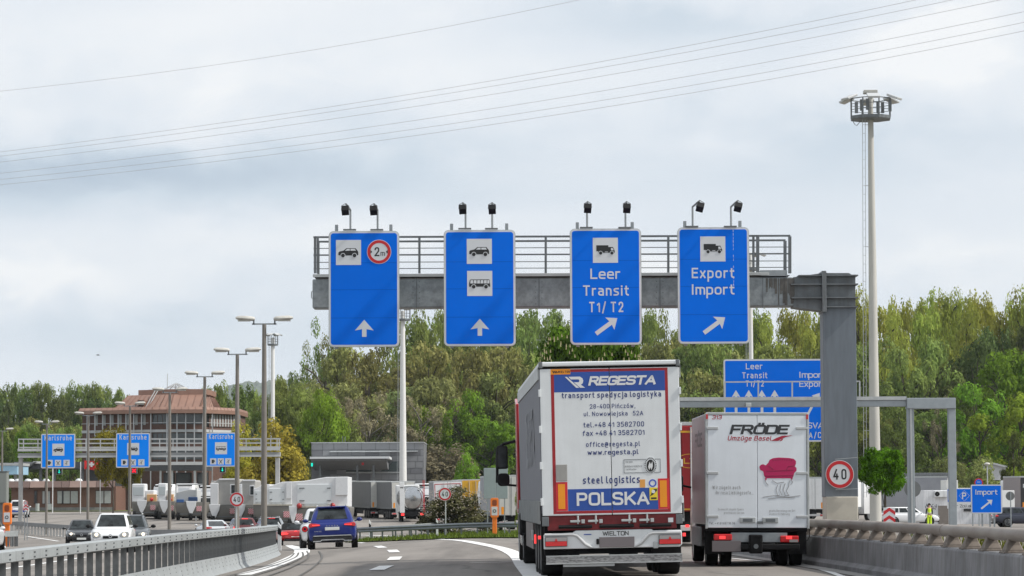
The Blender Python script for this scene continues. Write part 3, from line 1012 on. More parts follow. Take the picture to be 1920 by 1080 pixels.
for px in (592, 597, 787, 905, 1023, 1141, 1252, 1411, 1419, 1479):
    for dy in ((-.36,) if px not in (592, 1479) else (-.36, .92)):
        a = rel(W(px, 514, DG)); b = rel(W(px, 445, DG)); a.y = b.y = dy
        MB().bar(a, b, .075 if px in (1419, 1479) else .055, .06, up=(0, 1, 0)).build('railing_post', GALVD, gt)
dp = MB(); q = gbox(1424, 508, 1474, 519, -.38, .6); dp.box(*q); dp.build('end_plate', GALV, gt)
# right bracket: haunched box with flanges, splice plate
hb = MB()
P2 = lambda px, py: (rel(W(px, py, DG)).x, rel(W(px, py, DG)).z)
hb.plate([P2(1485, 521), P2(1541, 513), P2(1590, 513), P2(1602, 521), P2(1602, 577), P2(1541, 584), P2(1500, 579.5), P2(1485, 577)], -.33, .33)
hb.build('bracket', BRKM, gt, bevel=.008)
for yy, xa, xb in ((518.5, 1495, 1606), (535, 1481, 1606), (560, 1482, 1606), (577, 1541, 1605)):
    a = P2(xa, yy); b = P2(xb, yy)
    MB().box(a[0], b[0], -.47, .47, a[1] - .014, a[1] + .014).build('flange', BRKM, gt)
a = P2(1539, 587); b = P2(1546, 510)
MB().box(a[0], b[0], -.5, .5, a[1], b[1]).build('splice_plate', GALVD, gt, bevel=.006)
bo = MB()
for k in range(9):
    zz = a[1] + (b[1] - a[1]) * (k + .5) / 9
    bo.cyl((b[0] + .001, -.42, zz), (b[0] + .03, -.42, zz), .018, n=6)
bo.build('bolt', GALVD, gt)
st = MB()
rr = random.Random(4)
STAIN = M('rust_stain', (0.105, 0.10, 0.092), 0.7, var=0.3, scale=9)
for k in range(26):
    px = rr.uniform(1432, 1486); w = rr.uniform(1.0, 5.0); h = rr.uniform(18, 52) if px > 1447 else rr.uniform(12, 30)
    a = P2(px, 523 + h); b = P2(px + w, 523)
    st.box(a[0], b[0], -.3525 - .0004 * k, -.351, a[1], b[1])
st.build('rust_stain', STAIN, gt)['kind'] = 'stuff'
a = P2(1544.5, 932); b = P2(1602.5, 577)
MB().box(a[0], b[0], -.36, .36, a[1], b[1]).build('post', POSTM, gt, bevel=.015)
a = P2(1546.5, 985); b = P2(1606, 931)
MB().box(a[0], b[0], -.42, .42, g(base.x, base.y) - base.z - .3, b[1]).build('foot', M('cream_concrete', (0.52, 0.49, 0.42), 0.8, var=0.12, scale=3), gt, bevel=.02)
for px in (781, 1010, 1236, 1428):
    a = P2(px, 579); b = P2(px + 1.2, 522)
    MB().box(a[0], b[0], -.356, -.351, a[1], b[1]).build('weld_seam', GALVD, gt)
bo = MB()
for px in (775, 787, 1004, 1016, 1230, 1242):
    for k in range(5): q = P2(px, 529 + 10.5 * k); bo.cyl((q[0], -.352, q[1]), (q[0], -.366, q[1]), .013, n=6)
bo.build('rivets', GALVD, gt)['kind'] = 'stuff'
cb = MB(); a = P2(584, 553); cb.tube([(a[0] + .04, -.1, a[1] + .1), (a[0], -.1, a[1] + .07), (a[0], -.1, a[1] - .07), (a[0] + .04, -.1, a[1] - .1)], .012, 6); cb.build('grab_handle', GALV, gt)
# 40 sign strapped on the post
c = W(1574.5, 889.5, DG - .40)
t = roundel('speed_limit_sign', '40', c, 53 / kg, label='round red-ringed 40 sign strapped to the thick gantry post', group='speed limit signs')
bk = MB(); bk.bar((-.1, .02, .36), (.42, .02, .40), .03, .012); bk.bar((-.1, .02, -.36), (.42, .02, -.34), .03, .012); bk.build('clamp', GALVL, t)


# ---------------------------------------------------------------- grey portal with the big lane sign behind it
DP = 132.0
kp = S(DP)
pb = GX(1707, DP)
pt = thing('steel_portal', 'slim galvanised portal frame over the exit lanes behind the gantry post', 'portal frame', pb)
PT = lambda px, py: W(px, py, DP) - pb
a = PT(1262, 766); b = PT(1702, 744)
PORTM = M('portal_steel', (0.32, 0.355, 0.375), 0.5, 0.3, var=0.1, scale=3)
a = PT(1262, 764); b = PT(1700, 763); MB().box(a.x, b.x, .1, .4, a.z, PT(1262, 752).z).build('beam', PORTM, pt, bevel=.02)
a = PT(1262, 751.8); b = PT(1700, 750); MB().box(a.x, b.x, .05, .45, a.z, PT(1262, 745).z).build('beam_cap', GALVL, pt)
a = PT(1700, 766.5); b = PT(1791, 746); MB().box(a.x, b.x, -.15, .45, a.z, b.z).build('end_beam', PORTM, pt, bevel=.02)
for px, w in ((1707.5, 12.5), (1785, 14)):
    xx = PT(px, 800).x
    MB().box(xx - w / 2 / kp, xx + w / 2 / kp, -.05, .28, g(pb.x + xx, DP) - pb.z - .1, PT(px, 766).z).build('post', PORTM, pt, bevel=.02)
    if px < 1750:
        MB().box(xx - .03, xx + .04, -.12, -.05, g(pb.x + xx, DP) - pb.z, PT(px, 764).z).build('stiffener', GALVL, pt)
hr = MB(); a = PT(1358, 716.5); b = PT(1612, 715); a.y = b.y = -.1; hr.bar(a, b, .055, .055)
hr.build('handrail', GALVL, pt)
for px in (1359, 1421.5, 1485, 1546, 1611.5):
    a = PT(px, 747); b = PT(px, 715.5); a.y = b.y = -.1
    MB().bar(a, b, .06, .06, up=(0, 1, 0)).build('railing_post', GALVL, pt)
a = PT(1403, 759); MB().box(a.x - .12, a.x + .12, -.16, .08, a.z - .1, a.z + .08).build('camera_housing', GALVL, pt, bevel=.02)

DL = 136.0
kl = S(DL)
t = px_sign('lane_sign', 'wide blue sign with four white arrows reading Leer Transit, right part behind the post', 1357, 673, 1600, 828.5, DL, r=.12, edge=.075)
q = lambda px, py: ((px - 1478.5) / kl, (750.75 - py) / kl)
for w_, px, py, wd in (('Leer', 1414.5, 692, 31), ('Transit', 1415.5, 709, 47), ('T1/T2', 1415.5, 724.5, 34), ('Import', 1524, 708.5, 49), ('Export', 1523.5, 725.5, 49), ('LSVA', 1524, 803.5, 40), ('VISA/CASH', 1530, 821.5, 72)):
    x, z = q(px, py); lettering(w_, x, z, 11.2 / kl, SIGNW, t, -.02, width=wd / kl, bold=0.006)
for px in (1380, 1404, 1428.5, 1452.5):
    x0, z0 = q(px, 731); x1, z1 = q(px, 790)
    MB().plate(arrow_poly(x0, (z0 + z1) / 2, z0 - z1, 5 / kl, 15.5 / kl, 13 / kl, 0), -.021, -.018).build('arrow', SIGNW, t)
x0, z0 = q(1536, 738); x1, z1 = q(1512, 781)
MB().plate([(x1 - .05, z1), (x1 + .07, z1), (q(1528, 752)[0] + .05, q(1528, 752)[1]), (q(1528, 752)[0] - .07, q(1528, 752)[1])], -.021, -.018).build('arrow_shaft', SIGNW, t)
MB().plate([q(1537, 737), q(1522, 742), q(1530, 748), q(1537, 752)], -.0242, -.021).build('arrow_head', SIGNW, t)
for px in (1385, 1575):
    x, z = q(px, 830); MB().box(x - .1, x + .1, .06, .25, g(5, DL) - t.location.z, z + 3.5).build('support_post', GALV, t)

# ---------------------------------------------------------------- pale gantry at the border plaza
DK = 270.0
kk = S(DK)
kb = GX(280, DK)
kt = thing('plaza_gantry', 'pale steel gantry with railings spanning the oncoming lanes, three Karlsruhe signs on it', 'gantry', kb)
KT = lambda px, py: W(px, py, DK) - kb
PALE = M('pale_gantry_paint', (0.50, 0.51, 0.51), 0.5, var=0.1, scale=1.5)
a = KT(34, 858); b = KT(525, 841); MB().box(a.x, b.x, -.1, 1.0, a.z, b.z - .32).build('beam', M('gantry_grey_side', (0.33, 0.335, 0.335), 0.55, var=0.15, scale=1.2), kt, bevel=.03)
for ya, yb, dd in ((846, 841.5, .22), (858, 854.8, .15)):
    a = KT(34, ya + .4); b = KT(525, yb); MB().box(a.x, b.x, -.1 - dd, -.1, a.z, KT(34, yb).z).build('beam_flange', PALE, kt)
hr = MB()
for yy in (823.5, 831.5, 839):
    for dy in (-.25, 1.0):
        a = KT(35, yy); b = KT(525, yy - 1); a.y = b.y = dy; hr.bar(a, b, .085, .085)
hr.build('handrail', PALE, kt)
for px in (36, 45, 72, 142, 162, 189, 215, 300, 325, 355, 380, 443, 462, 490, 508, 520, 524):
    a = KT(px, 846); b = KT(px, 822.5); a.y = b.y = -.25
    MB().bar(a, b, .08, .08, up=(0, 1, 0)).build('railing_post', PALE, kt)
for px, w in ((38, 7), (520, 8)):
    a = KT(px, 858); gz = g(kb.x + a.x, DK) - kb.z
    MB().box(a.x - w / 2 / kk, a.x + w / 2 / kk, .1, .6, gz, a.z).build('post', M('gantry_leg', (0.40, 0.40, 0.39), 0.5, var=0.1), kt, bevel=.03)
    MB().box(a.x - 7 / kk, a.x + 7 / kk, -.3, 1.0, gz - .2, gz + .7).build('foot', CONC, kt, bevel=.04)
KS_ = [(77, 813.5, 141, 878, 'car', 'Karlsruhe sign with a car pictogram hung over the left end of the pale gantry'),
       (217.5, 812, 281, 877, 'car', 'Karlsruhe sign with a car pictogram above the red cross light'),
       (386, 811, 442, 875, 'bus', 'Karlsruhe sign with a bus pictogram, rightmost on the pale gantry')]
for x0, y0, x1, y1, kd, lb in KS_:
    D_ = DK - .6; ks = S(D_)
    t = px_sign('motorway_sign', 'blue ' + lb, x0, y0, x1, y1, D_, group='blue Karlsruhe signs', r=.12, edge=.10, blue=M('sign_azure', (0.0, 0.25, 0.98), .6, spec=.12))
    w = (x1 - x0) / ks; h = (y1 - y0) / ks
    lettering('Karlsruhe', 0, h * .31, 9.3 / ks, SIGNW, t, -.022, width=w * .80, bold=0.012)
    pictogram(kd, .02, h * .04, 22.5 / ks, t, -.018)
    for j, kd2 in enumerate(('fuel', 'food', 'rest')):
        pictogram(kd2, (-.25 + .25 * j) * w, -.345 * h, 11.5 / ks, t, -.018)
LITG = M('lit_green', (0.0, 0.75, 0.55), 0.4, emit=1.0)
LITR = M('lit_red', (0.9, 0.01, 0.03), 0.4, emit=0.9)
for px, py, kd, lb in ((111, 884, 'g', 'left Karlsruhe sign'), (251.5, 882.5, 'r', ''), (417, 880.5, 'g', 'bus Karlsruhe sign')):
    c = W(px, py, DK - .5)
    t = thing('lane_light', ('black lane light with a green down arrow under the ' + lb) if kd == 'g' else 'black lane light showing a red cross under the middle sign', 'lane signal', c, 0, 'lane lights under the pale gantry')
    r = 5.4 / kk
    MB().plate([(-r, -r), (r, -r), (r, r), (-r, r)], -.02, .25).build('frame', GALV, t, bevel=.02)
    r *= .86
    MB().plate([(-r, -r), (r, -r), (r, r), (-r, r)], -.035, -.02).build('screen', BLACK, t)
    if kd == 'g': MB().plate(arrow_poly(0, 0, r * 1.5, r * .3, r * 1.3, r * .7, math.pi, .9), -.045, -.035).build('arrow', LITG, t)
    else:
        m = MB()
        for k, an in enumerate((45, -45)):
            c_, s_ = math.cos(R(an)), math.sin(R(an))
            m.plate([(x * c_ - z * s_, x * s_ + z * c_) for x, z in ((-r, -.3 * r), (r, -.3 * r), (r, .3 * r), (-r, .3 * r))], -.045 - .004 * k, -.035)
        m.build('cross', LITR, t)
    MB().box(-.04, .04, .05, .13, r, r + .35).build('hanger', GALV, t)


# ---------------------------------------------------------------- street lamps on the median
POLE = M('lamp_pole', (0.185, 0.17, 0.15), 0.7, var=0.15, scale=3)
LAMPW = M('lamp_housing', (0.50, 0.49, 0.45), 0.5, var=0.15, scale=4)
LAMPG = M('lamp_glass', (0.40, 0.39, 0.35), 0.25)


def street_lamp(px, ptop, D, label):
    b = GX(px, D); H = W(px, ptop, D).z - b.z
    t = thing('street_lamp', label, 'street lamp', b, 0, 'double-headed street lamps along the median')
    MB().tube([(0, 0, -.1), (0, 0, H * .5), (0, 0, H - .02)], [.105, .095, .07], 12).build('pole', POLE, t, smooth=True)
    MB().bar((-.42, 0, H - .01), (.42, 0, H - .01), .05, .05).build('crossarm', GALV, t)
    for sg in (-1, 1):
        m = MB()
        rings = []
        for u, hw, hh in ((0, .05, .05), (.08, .12, .09), (.3, .15, .10), (.55, .14, .09), (.66, .07, .04)):
            x = sg * (.32 + u); zc = H + .16 + u * .06
            rings.append([(x, hw * math.cos(a), zc + hh * math.sin(a) * (1 if math.sin(a) > 0 else .8)) for a in [2 * math.pi * k / 10 for k in range(10)]])
        m.loft(rings); hd = m.build('lamp_head', LAMPW, t, smooth=True)
        MB().box(sg * .48 - .0 if sg > 0 else -.90, .90 if sg > 0 else -.48, -.1, .1, H + .085, H + .12).build('lamp_glass', LAMPG, hd)
        MB().bar((sg * .36, 0, H - .03), (sg * .36, 0, H + .13), .05, .05, up=(0, 1, 0)).build('bracket', GALVD, t)
    return t


lampl = ['tallest looking double street lamp, standing beside the near rail end', 'double street lamp behind the small 40 sign', 'double street lamp in front of the brown roofed building right of centre',
         'double street lamp whose head overlaps the copper roof', 'double street lamp crossing the middle Karlsruhe sign', 'double street lamp left of the copper roof building front',
         'double street lamp crossing the leftmost Karlsruhe sign', 'double street lamp at the very left edge of the picture']
for (px, ty, D), lb in zip(((494.5, 607, 104), (444, 664, 125.6), (383, 706, 148), (317.5, 735.5, 170), (243, 761, 195), (165, 779, 218), (87.5, 795, 242), (4, 808, 267)), lampl):
    street_lamp(px, ty, D, lb)


# ---------------------------------------------------------------- high masts
MASTM = M('mast_concrete', (0.50, 0.49, 0.45), 0.7, var=0.14, scale=1.2, stretch=(1, 1, .2))
MASTW = M('mast_white', (0.68, 0.68, 0.66), 0.6, var=0.06)


def mast(px, py_top, py_plat, D, wtop, wbot, label, mat, plat_w, full=True):
    s_ = S(D); b = GX(px, D); H = W(px, py_top, D).z - b.z; hp = W(px, py_plat, D).z - b.z
    t = thing('light_mast', label, 'light mast', b, 0, 'tall floodlight masts')
    MB().tube([(0, 0, -.2), (0, 0, H * .5), (0, 0, H)], [wbot / 2 / s_, (wbot + wtop) / 4 / s_, wtop / 2 / s_], 16).build('mast_pole', mat, t, smooth=True)
    r = plat_w / 2 / s_
    oc = lambda rr, z, n=8, ph=.3: [(rr * math.cos(2 * math.pi * k / n + ph), rr * math.sin(2 * math.pi * k / n + ph), z) for k in range(n)]
    MB().loft([oc(r * .98, hp - .22), oc(r, hp - .17), oc(r, hp), oc(r * .98, hp)]).build('platform', GALVD, t)
    rail = MB(); rt = 1.0 if full else 1.3
    for hh in (.35, .68, rt):
        o = oc(r * .98, hp + hh)
        for k in range(8): rail.bar(o[k], o[(k + 1) % 8], .05 if hh == rt else .03)
    rail.build('railing', GALVD, t)
    for k, (x, y, z) in enumerate(oc(r * .98, hp)):
        MB().bar((x, y, hp - .1), (x, y, hp + rt), .07, .07, up=(0, 1, 0)).build('railing_post', GALVD, t)
    n = 6
    for k in range(n):
        a = 2 * math.pi * k / n + (.52 if full else 0.2)
        c = Vector((math.cos(a) * r * 1.02, math.sin(a) * r * 1.02, hp + rt + .12))
        m4 = Matrix.Translation(c) @ Matrix.Rotation(a, 4, 'Z') @ Matrix.Rotation(R(22), 4, 'Y')
        fo = MB().box(-.1, .62, -.36, .36, -.05, .07, m4).build('floodlight', M('flood_housing', (0.52, 0.53, 0.53), 0.4, 0.2), t, bevel=.02)
        MB().box(-.05, .58, -.32, .32, -.062, -.05, m4).build('flood_glass', M('flood_glass', (0.6, 0.6, 0.57), 0.2), fo)
    if full:
        m4 = Matrix.Translation((0, 0, H + .04)); MB().box(-.4, .4, -.3, .3, 0, .2, m4).build('top_lamp', LAMPW, t, bevel=.03)
        for k, (dx, zz) in enumerate(((-.9, .1), (-.6, .25), (.35, .1), (.62, .1), (1.05, .2), (-.25, .3))):
            MB().box(dx - .09, dx + .09, -r * .6, -r * .5, hp + zz, hp + zz + .65).build('control_box', GALVD, t)
        cb = MB(); cb.tube([(-r * .95, -r * .3, hp - .1), (-r * .8, -r * .3, hp - .5), (-r * .7, -r * .3, hp - .6), (-r * .45, -r * .3, hp - .25)], .02, 5); cb.build('cable_loop', GALVD, t)
    ld = MB(); xl = -(wbot / 2 / s_) - .16
    xt = -(wtop / 2 / s_) - .18
    for dx in (0, .16 if full else .1):
        ld.bar((xl - dx, -.1, 2.2), (xt - dx, -.1, hp), .03)
    n = int((hp - 2.5) / (.5 if full else .8))
    for k in range(n):
        z = 2.5 + (hp - 2.5) * k / n; xx = xl + (xt - xl) * z / hp
        ld.bar((xx - .16, -.1, z), (xx, -.1, z), .02)
        if k % 7 == 0: ld.bar((xx, -.1, z), (xx + .22, -.05, z), .03)
    ld.build('ladder', GALVL, t)
    return t


mast(1638, 177, 218, 176, 9.5, 23, 'huge concrete light mast with a railed floodlight platform standing right of the gantry', MASTM, 80)
mast(754.5, 583, 598, 372, 8, 15, 'pale light mast standing in front of the grey customs hall', MASTW, 30, False)
mast(510.5, 633, 645, 425, 7, 9, 'slim white light mast rising behind the golden bush', MASTW, 20, False)
mast(1408, 478, 503, 288, 7, 10, 'pale light mast mostly hidden behind the Export Import sign', MASTW, 36, False)

# ---------------------------------------------------------------- power lines far overhead
WIREM = M('wire_grey', (0.48, 0.46, 0.48), 0.6)
wl = [((0, 171), (500, 107.5), (1085, 0)), ((0, 285), (960, 145), (1717, 0)), ((0, 293), (960, 155.5), (1785, 0)), ((0, 304), (960, 171), (1875, 0)),
      ((0, 325), (960, 198), (1920, 22)), ((0, 336.5), (960, 215), (1920, 42)), ((0, 346.5), (960, 228), (1920, 58))]
wn = ['single thin power line highest in the sky', 'uppermost of the six bunched power lines', 'second power line from the top of the bunch of six', 'third power line from the top of the bunch of six', 'fourth power line from the top of the bunch of six',
      'fifth power line from the top, second lowest of the bunch', 'lowest power line crossing the sky']
for (p0, p1, p2), lb in zip(wl, wn):
    def fy(x):
        (a, ya), (b, yb), (c, yc) = p0, p1, p2
        return ya * (x - b) * (x - c) / ((a - b) * (a - c)) + yb * (x - a) * (x - c) / ((b - a) * (b - c)) + yc * (x - a) * (x - b) / ((c - a) * (c - b))
    pts = []
    for k in range(33):
        x = -900 + 3700 * k / 32
        D = 185 - 45 * (x / 1920)
        pts.append(W(x, fy(x), D))
    o = MB().tube(pts, .0105, 5).build('power_line', WIREM)
    tag(o, 'thin grey ' + lb if 'thin' not in lb else lb, 'power line', 'overhead power lines')


# ---------------------------------------------------------------- barriers
def rail_frames(path, step):
    pts = catmull([Vector((x, y, 0)) for x, y in path], 14)
    acc = 0; out = [pts[0]]
    for a, b in zip(pts, pts[1:]):
        d = (b - a).length
        while acc + d >= step:
            t = (step - acc) / d; a = a.lerp(b, t); out.append(a.copy()); d = (b - a).length; acc = 0
        acc += d
    fr = []
    for i, p in enumerate(out):
        d = (out[min(i + 1, len(out) - 1)] - out[max(i - 1, 0)]).normalized()
        fr.append((Vector((p.x, p.y, g(p.x, p.y))), d, Vector((d.y, -d.x, 0))))
    return fr


def sweep(fr, prof_, closed=True):
    """prof_: (outward, up)"""
    rings = [[p + n * u + Vector((0, 0, v)) for u, v in prof_] for p, d, n in fr]
    return MB().loft(rings, closed=closed)


MEDIAN = [(-6.3, 24), (-6.4, 38), (-6.5, 66), (-7.1, 86), (-8.2, 104), (-11.1, 126), (-14.9, 148), (-19.2, 170), (-24.6, 195), (-30.4, 218), (-37, 242), (-45, 268)]
RAILM = M('rail_steel', (0.34, 0.365, 0.37), 0.5, 0.15, var=0.14, scale=1.8, stretch=(1, 1, 3), grime=0.25)
RAILD = M('rail_posts', (0.16, 0.168, 0.17), 0.6, 0.3, var=0.3, scale=6)
fr = rail_frames(MEDIAN, 1.0)
near = [f for f in fr if f[0].y < 121]
t = thing('guard_rail', 'near grey steel guard rail with box beam and skirt, curving away along the left lane', 'guard rail', near[0][0])
RH = .95


def shift(fr, o): return [(p - o, d, n) for p, d, n in fr]


nr = shift(near, near[0][0])
sweep(nr, [(.10, RH - .155), (.13, RH - .14), (.13, RH - .015), (.10, RH), (-.06, RH), (-.09, RH - .015), (-.09, RH - .14), (-.06, RH - .155)]).build('box_beam', RAILM, t, smooth=True)
sweep(nr, [(.09, .36), (.105, .365), (.16, .10), (.24, .0), (.22, -.02), (.14, .08)]).build('skirt', RAILM, t, smooth=True)
posts_src = nr[::1]
if len(posts_src) > 100: posts_src = posts_src[:100]
pm = None
for p, d, n in posts_src:
    rot = Matrix(((d.x, n.x, 0), (d.y, n.y, 0), (0, 0, 1))).to_4x4()
    if pm is None:
        m = MB(); m.plate([(-.05, -.05), (.05, -.05), (.05, RH - .15), (-.05, RH - .15)], -.01, .0); m.box(-.05, -.04, .0, .075, -.05, RH - .15); m.box(.04, .05, .0, .075, -.05, RH - .15)
        pm = m.mesh('post', RAILD)
    o = bpy.data.objects.new('post', pm); COL.objects.link(o); o.parent = t
    o.matrix_local = Matrix.Translation(p) @ rot
bo = MB()
for i, (p, d, n) in enumerate(nr):
    for du in (-.035, .035):
        for v in (RH - .05, RH - .11):
            c = p + n * .13 + d * du + Vector((0, 0, v)); bo.cyl(c, c + n * .012, .012, n=5)
    for v, u in ((.31, .112), (.23, .13), (.15, .147)):
        c = p + n * u + Vector((0, 0, v)); bo.cyl(c, c + n * .01, .012, n=5)
bo.build('bolts', GALVD, t)['kind'] = 'stuff'
sl = MB()
for i, (p, d, n) in enumerate(nr):
    if i % 2 == 0 and i < 14:
        c = p - n * .02 + Vector((0, 0, .52)) + d * .5
        sl.bar(c, c + Vector((0, 0, .18)), .03, .03, up=(0, 1, 0))
sl.build('cable_clip', GALVL, t)
# back of the median and the far part
far = rail_frames([(x - 1.4, y + .5) for x, y in MEDIAN[4:]], 2.0)
t = thing('guard_rail', 'dark distant median guard rail with dense posts running left behind the oncoming cars', 'guard rail', far[0][0])
RAILK = M('rail_far_steel', (0.16, 0.165, 0.17), 0.55, 0.3, var=0.2)
fr_ = shift(far, far[0][0])
sweep(fr_, [(-.08, .60), (.06, .60), (.10, .68), (.04, .755), (.10, .83), (.06, .90), (-.08, .90)]).build('beam', RAILK, t, smooth=True)
pm = None
for p, d, n in fr_:
    rot = Matrix(((d.x, n.x, 0), (d.y, n.y, 0), (0, 0, 1))).to_4x4()
    if pm is None: pm = MB().box(-.06, .06, -.06, .06, -.1, .62).mesh('post', M('rail_pale_post', (0.30, 0.31, 0.31), 0.5, 0.2))
    o = bpy.data.objects.new('post', pm); COL.objects.link(o); o.parent = t
    o.matrix_local = Matrix.Translation(p) @ rot
for nm_, path, st_, lb in (('guard_rail', [(-9.8, 183.5), (-8.5, 182), (-6.5, 180.5), (-3, 180), (2, 178), (9, 174)], 1.0, 'grey guard rail with close posts on the grass verge left of the lorry'),
                           ('guard_rail', [(-8.6, 186), (-6.8, 191), (-5.5, 197), (-4.4, 203)], 1.6, 'short guard rail branching back beside the bush'),
                           ('guard_rail', [(-29.2, 176), (-27.8, 171), (-27.6, 166), (-28.4, 160)], 1.2, 'short curled guard rail end beside the orange phone at far left')):
    fr2 = rail_frames(path, st_)
    t = thing(nm_, lb, 'guard rail', fr2[0][0])
    f2 = shift(fr2, fr2[0][0])
    sg = -1 if 'branching' in lb else 1
    rm = M('rail_blue_grey', (0.19, 0.21, 0.23), .5, .2, var=.15)
    sweep(f2, [(-.05 * sg, .55), (.07 * sg, .55), (.12 * sg, .62), (.05 * sg, .70), (.12 * sg, .78), (.07 * sg, .86), (-.05 * sg, .86)]).build('beam', rm if 'grey' in lb else RAILM, t, smooth=True)
    for p, d, n in f2:
        MB().box(p.x - .05, p.x + .05, p.y - .05, p.y + .05, p.z - .1, p.z + .58).build('post', GALVD, t)

# right concrete barrier with a pipe rail
BX = lambda y: 6.92 - (y - 34) * .0195
cbt = thing('concrete_barrier', 'low concrete barrier wall with a brown pipe rail along the right side of the lane', 'barrier', (BX(40), 40, 0))
WALLM = M('barrier_concrete', (0.205, 0.205, 0.215), 0.85, var=0.3, scale=1.3, bump=0.15, grime=0.75)
HW = .62
y = 20.0; k = 0
while y < 82:
    y2 = y + 3.0
    m = MB()
    A, B = BX(y + .008) - cbt.location.x, BX(y2 - .008) - cbt.location.x; ya, yb = y + .008 - 40, y2 - .008 - 40
    za, zb = g(BX(y), y), g(BX(y2), y2)
    pr = [(-.10, -.1), (-.10, .10), (0, .17), (.02, HW - .03), (.05, HW), (.42, HW), (.45, HW - .03), (.47, -.1)]
    m.loft([[(A + u, ya, za + v) for u, v in pr], [(B + u, yb, zb + v) for u, v in pr]])
    m.build('wall_panel', WALLM, cbt, bevel=.008)
    y = y2; k += 1
pts = [(BX(y) + .2 - cbt.location.x, y - 40, g(BX(y), y) + .875) for y in rng(20, 82, 2)]
PIPEM = M('pipe_rail_rust', (0.27, 0.245, 0.22), 0.6, 0.25, var=0.3, scale=1.2, col2=(0.19, 0.155, 0.13), stretch=(1, .4, 1))
MB().tube(pts, .092, 16).build('pipe_rail', PIPEM, cbt, smooth=True)
for yy in (25.5, 37.3, 48.4, 57.6, 67):
    p = Vector((BX(yy) + .2 - cbt.location.x, yy - 40, g(BX(yy), yy) + .875)); dv = Vector((-.0195, 1, 0))
    MB().cyl(p - dv * .14, p + dv * .14, .099, n=16).build('pipe_sleeve', PIPEM, cbt, smooth=True)
PFM = M('rail_post_rust', (0.19, 0.16, 0.135), 0.75, 0.2, var=0.3, scale=5)
pm = None
for yy in rng(22, 80, 1.72):
    if pm is None:
        m = MB()
        m.loft([[(a, -b, z), (a, b, z), (-a, b, z), (-a, -b, z)] for z, a, b in ((0, .13, .17), (.05, .125, .16), (.11, .10, .12), (.17, .075, .10), (.20, .07, .09))])
        m.box(-.16, .16, -.22, .22, -.002, .022)
        pm = m.mesh('rail_post', PFM, bevel=.015)
    o = bpy.data.objects.new('rail_post', pm); COL.objects.link(o); o.parent = cbt
    o.location = (BX(yy) + .2 - cbt.location.x, yy - 40, g(BX(yy), yy) + HW)
kb_ = stripe('kerb_gutter', [(BX(y) - .28, y, 0) for y in rng(22, 80, 2)], .36, M('gutter_concrete', (0.30, 0.29, 0.28), 0.85, var=0.2, scale=1), .014)


# ---------------------------------------------------------------- small roadside things
def pole_sign(px, py, D, dia, label, post_px=None):
    c = W(px, py, D); b = GX(post_px or px, D)
    t = roundel('speed_limit_sign', '40', c, dia, label=label, group='speed limit signs')
    dx = b.x - c.x
    MB().cyl((dx, .06, b.z - c.z), (dx, .06, dia * .45), .035, n=10).build('post', GALVL, t, smooth=True)
    return t


pole_sign(444, 936.5, 122, .575, 'round red-ringed 40 sign in front of the white machines and lamp pole', 442.5)
pole_sign(834, 926.5, 186, .80, 'round red-ringed 40 sign standing before the flowering bush')
# grey back of a sign
c = W(930, 906, 187); s_ = S(187)
t = thing('sign_board', 'grey back of a two-panel sign board beside the yellow container', 'road sign', c)
MB().box(-.75, -.01, -.03, .02, -.95, .93).build('panel', SIGNBACK, t, bevel=.02)
MB().box(.01, .72, -.03, .02, -.95, .93).build('panel', SIGNBACK, t, bevel=.02)
for dx in (-.52, .52):
    MB().bar((dx, -.07, g(c.x, c.y) - c.z), (dx, -.07, .93 if dx < -9 else -.9), .07, .07, up=(0, 1, 0)).build('post', GALV, t)


def sos(px, D, h, label, flip=False):
    b = GX(px, D)
    t = thing('emergency_phone', label, 'emergency phone', b, 0, 'orange roadside emergency phones')
    MB().box(-.13, .13, -.1, .1, -.1, h * .55).build('pillar', ORANGE, t, bevel=.03)
    hd = MB().plate(rrect(-.23, h * .50, .23, h, .10), -.17, .17).build('head', ORANGE, t, bevel=.02)
    MB().plate(rrect(-.13, h * .80, .13, h * .95, .09), -.175, -.17).build('hood_opening', M('phone_dark', (0.25, 0.05, 0.01), 0.6), hd)
    MB().plate(rrect(-.17, h * .56, .17, h * .78, .03), -.178, -.17).build('pictogram_plate', SIGNW, hd)
    MB().ring(0, h * .67, .06, .10, -.184, -.178, 14).build('handset_mark', SIGNK, hd)
    return t


sos(925.5, 174, 2.25, 'orange emergency phone pillar on the verge beside the grey sign board')
sos(14.5, 168, 2.4, 'orange emergency phone pillar at the far left edge')


def delineator(px, D, label, h=1.05):
    b = GX(px, D)
    t = thing('delineator_post', label, 'delineator', b, 0, 'white delineator posts')
    MB().plate([(-.07, -.02), (.07, -.02), (.06, h * .85), (-.06, h)], -.05, .05).build('post_body', WHITE, t, bevel=.012)
    MB().plate([(-.069, h * .58), (.069, h * .50), (.064, h * .74), (-.064, h * .82)], -.055, .055).build('black_band', BLACK, t)
    return t


delineator(692.5, 192, 'white delineator with black band behind the blue car', 1.3)
delineator(818, 183, 'white delineator in front of the flowering bush', 1.2)
delineator(523.5, 114, 'white delineator peeking over the end of the near guard rail', 1.08)
b = GX(427.5, 118)
t = thing('marker_plate', 'small white marker plate on top of the near guard rail', 'marker', (b.x, b.y, W(427, 1000, 118).z))
MB().box(-.07, .07, -.02, .02, -1.0, .26).build('plate', WHITE, t, bevel=.01)


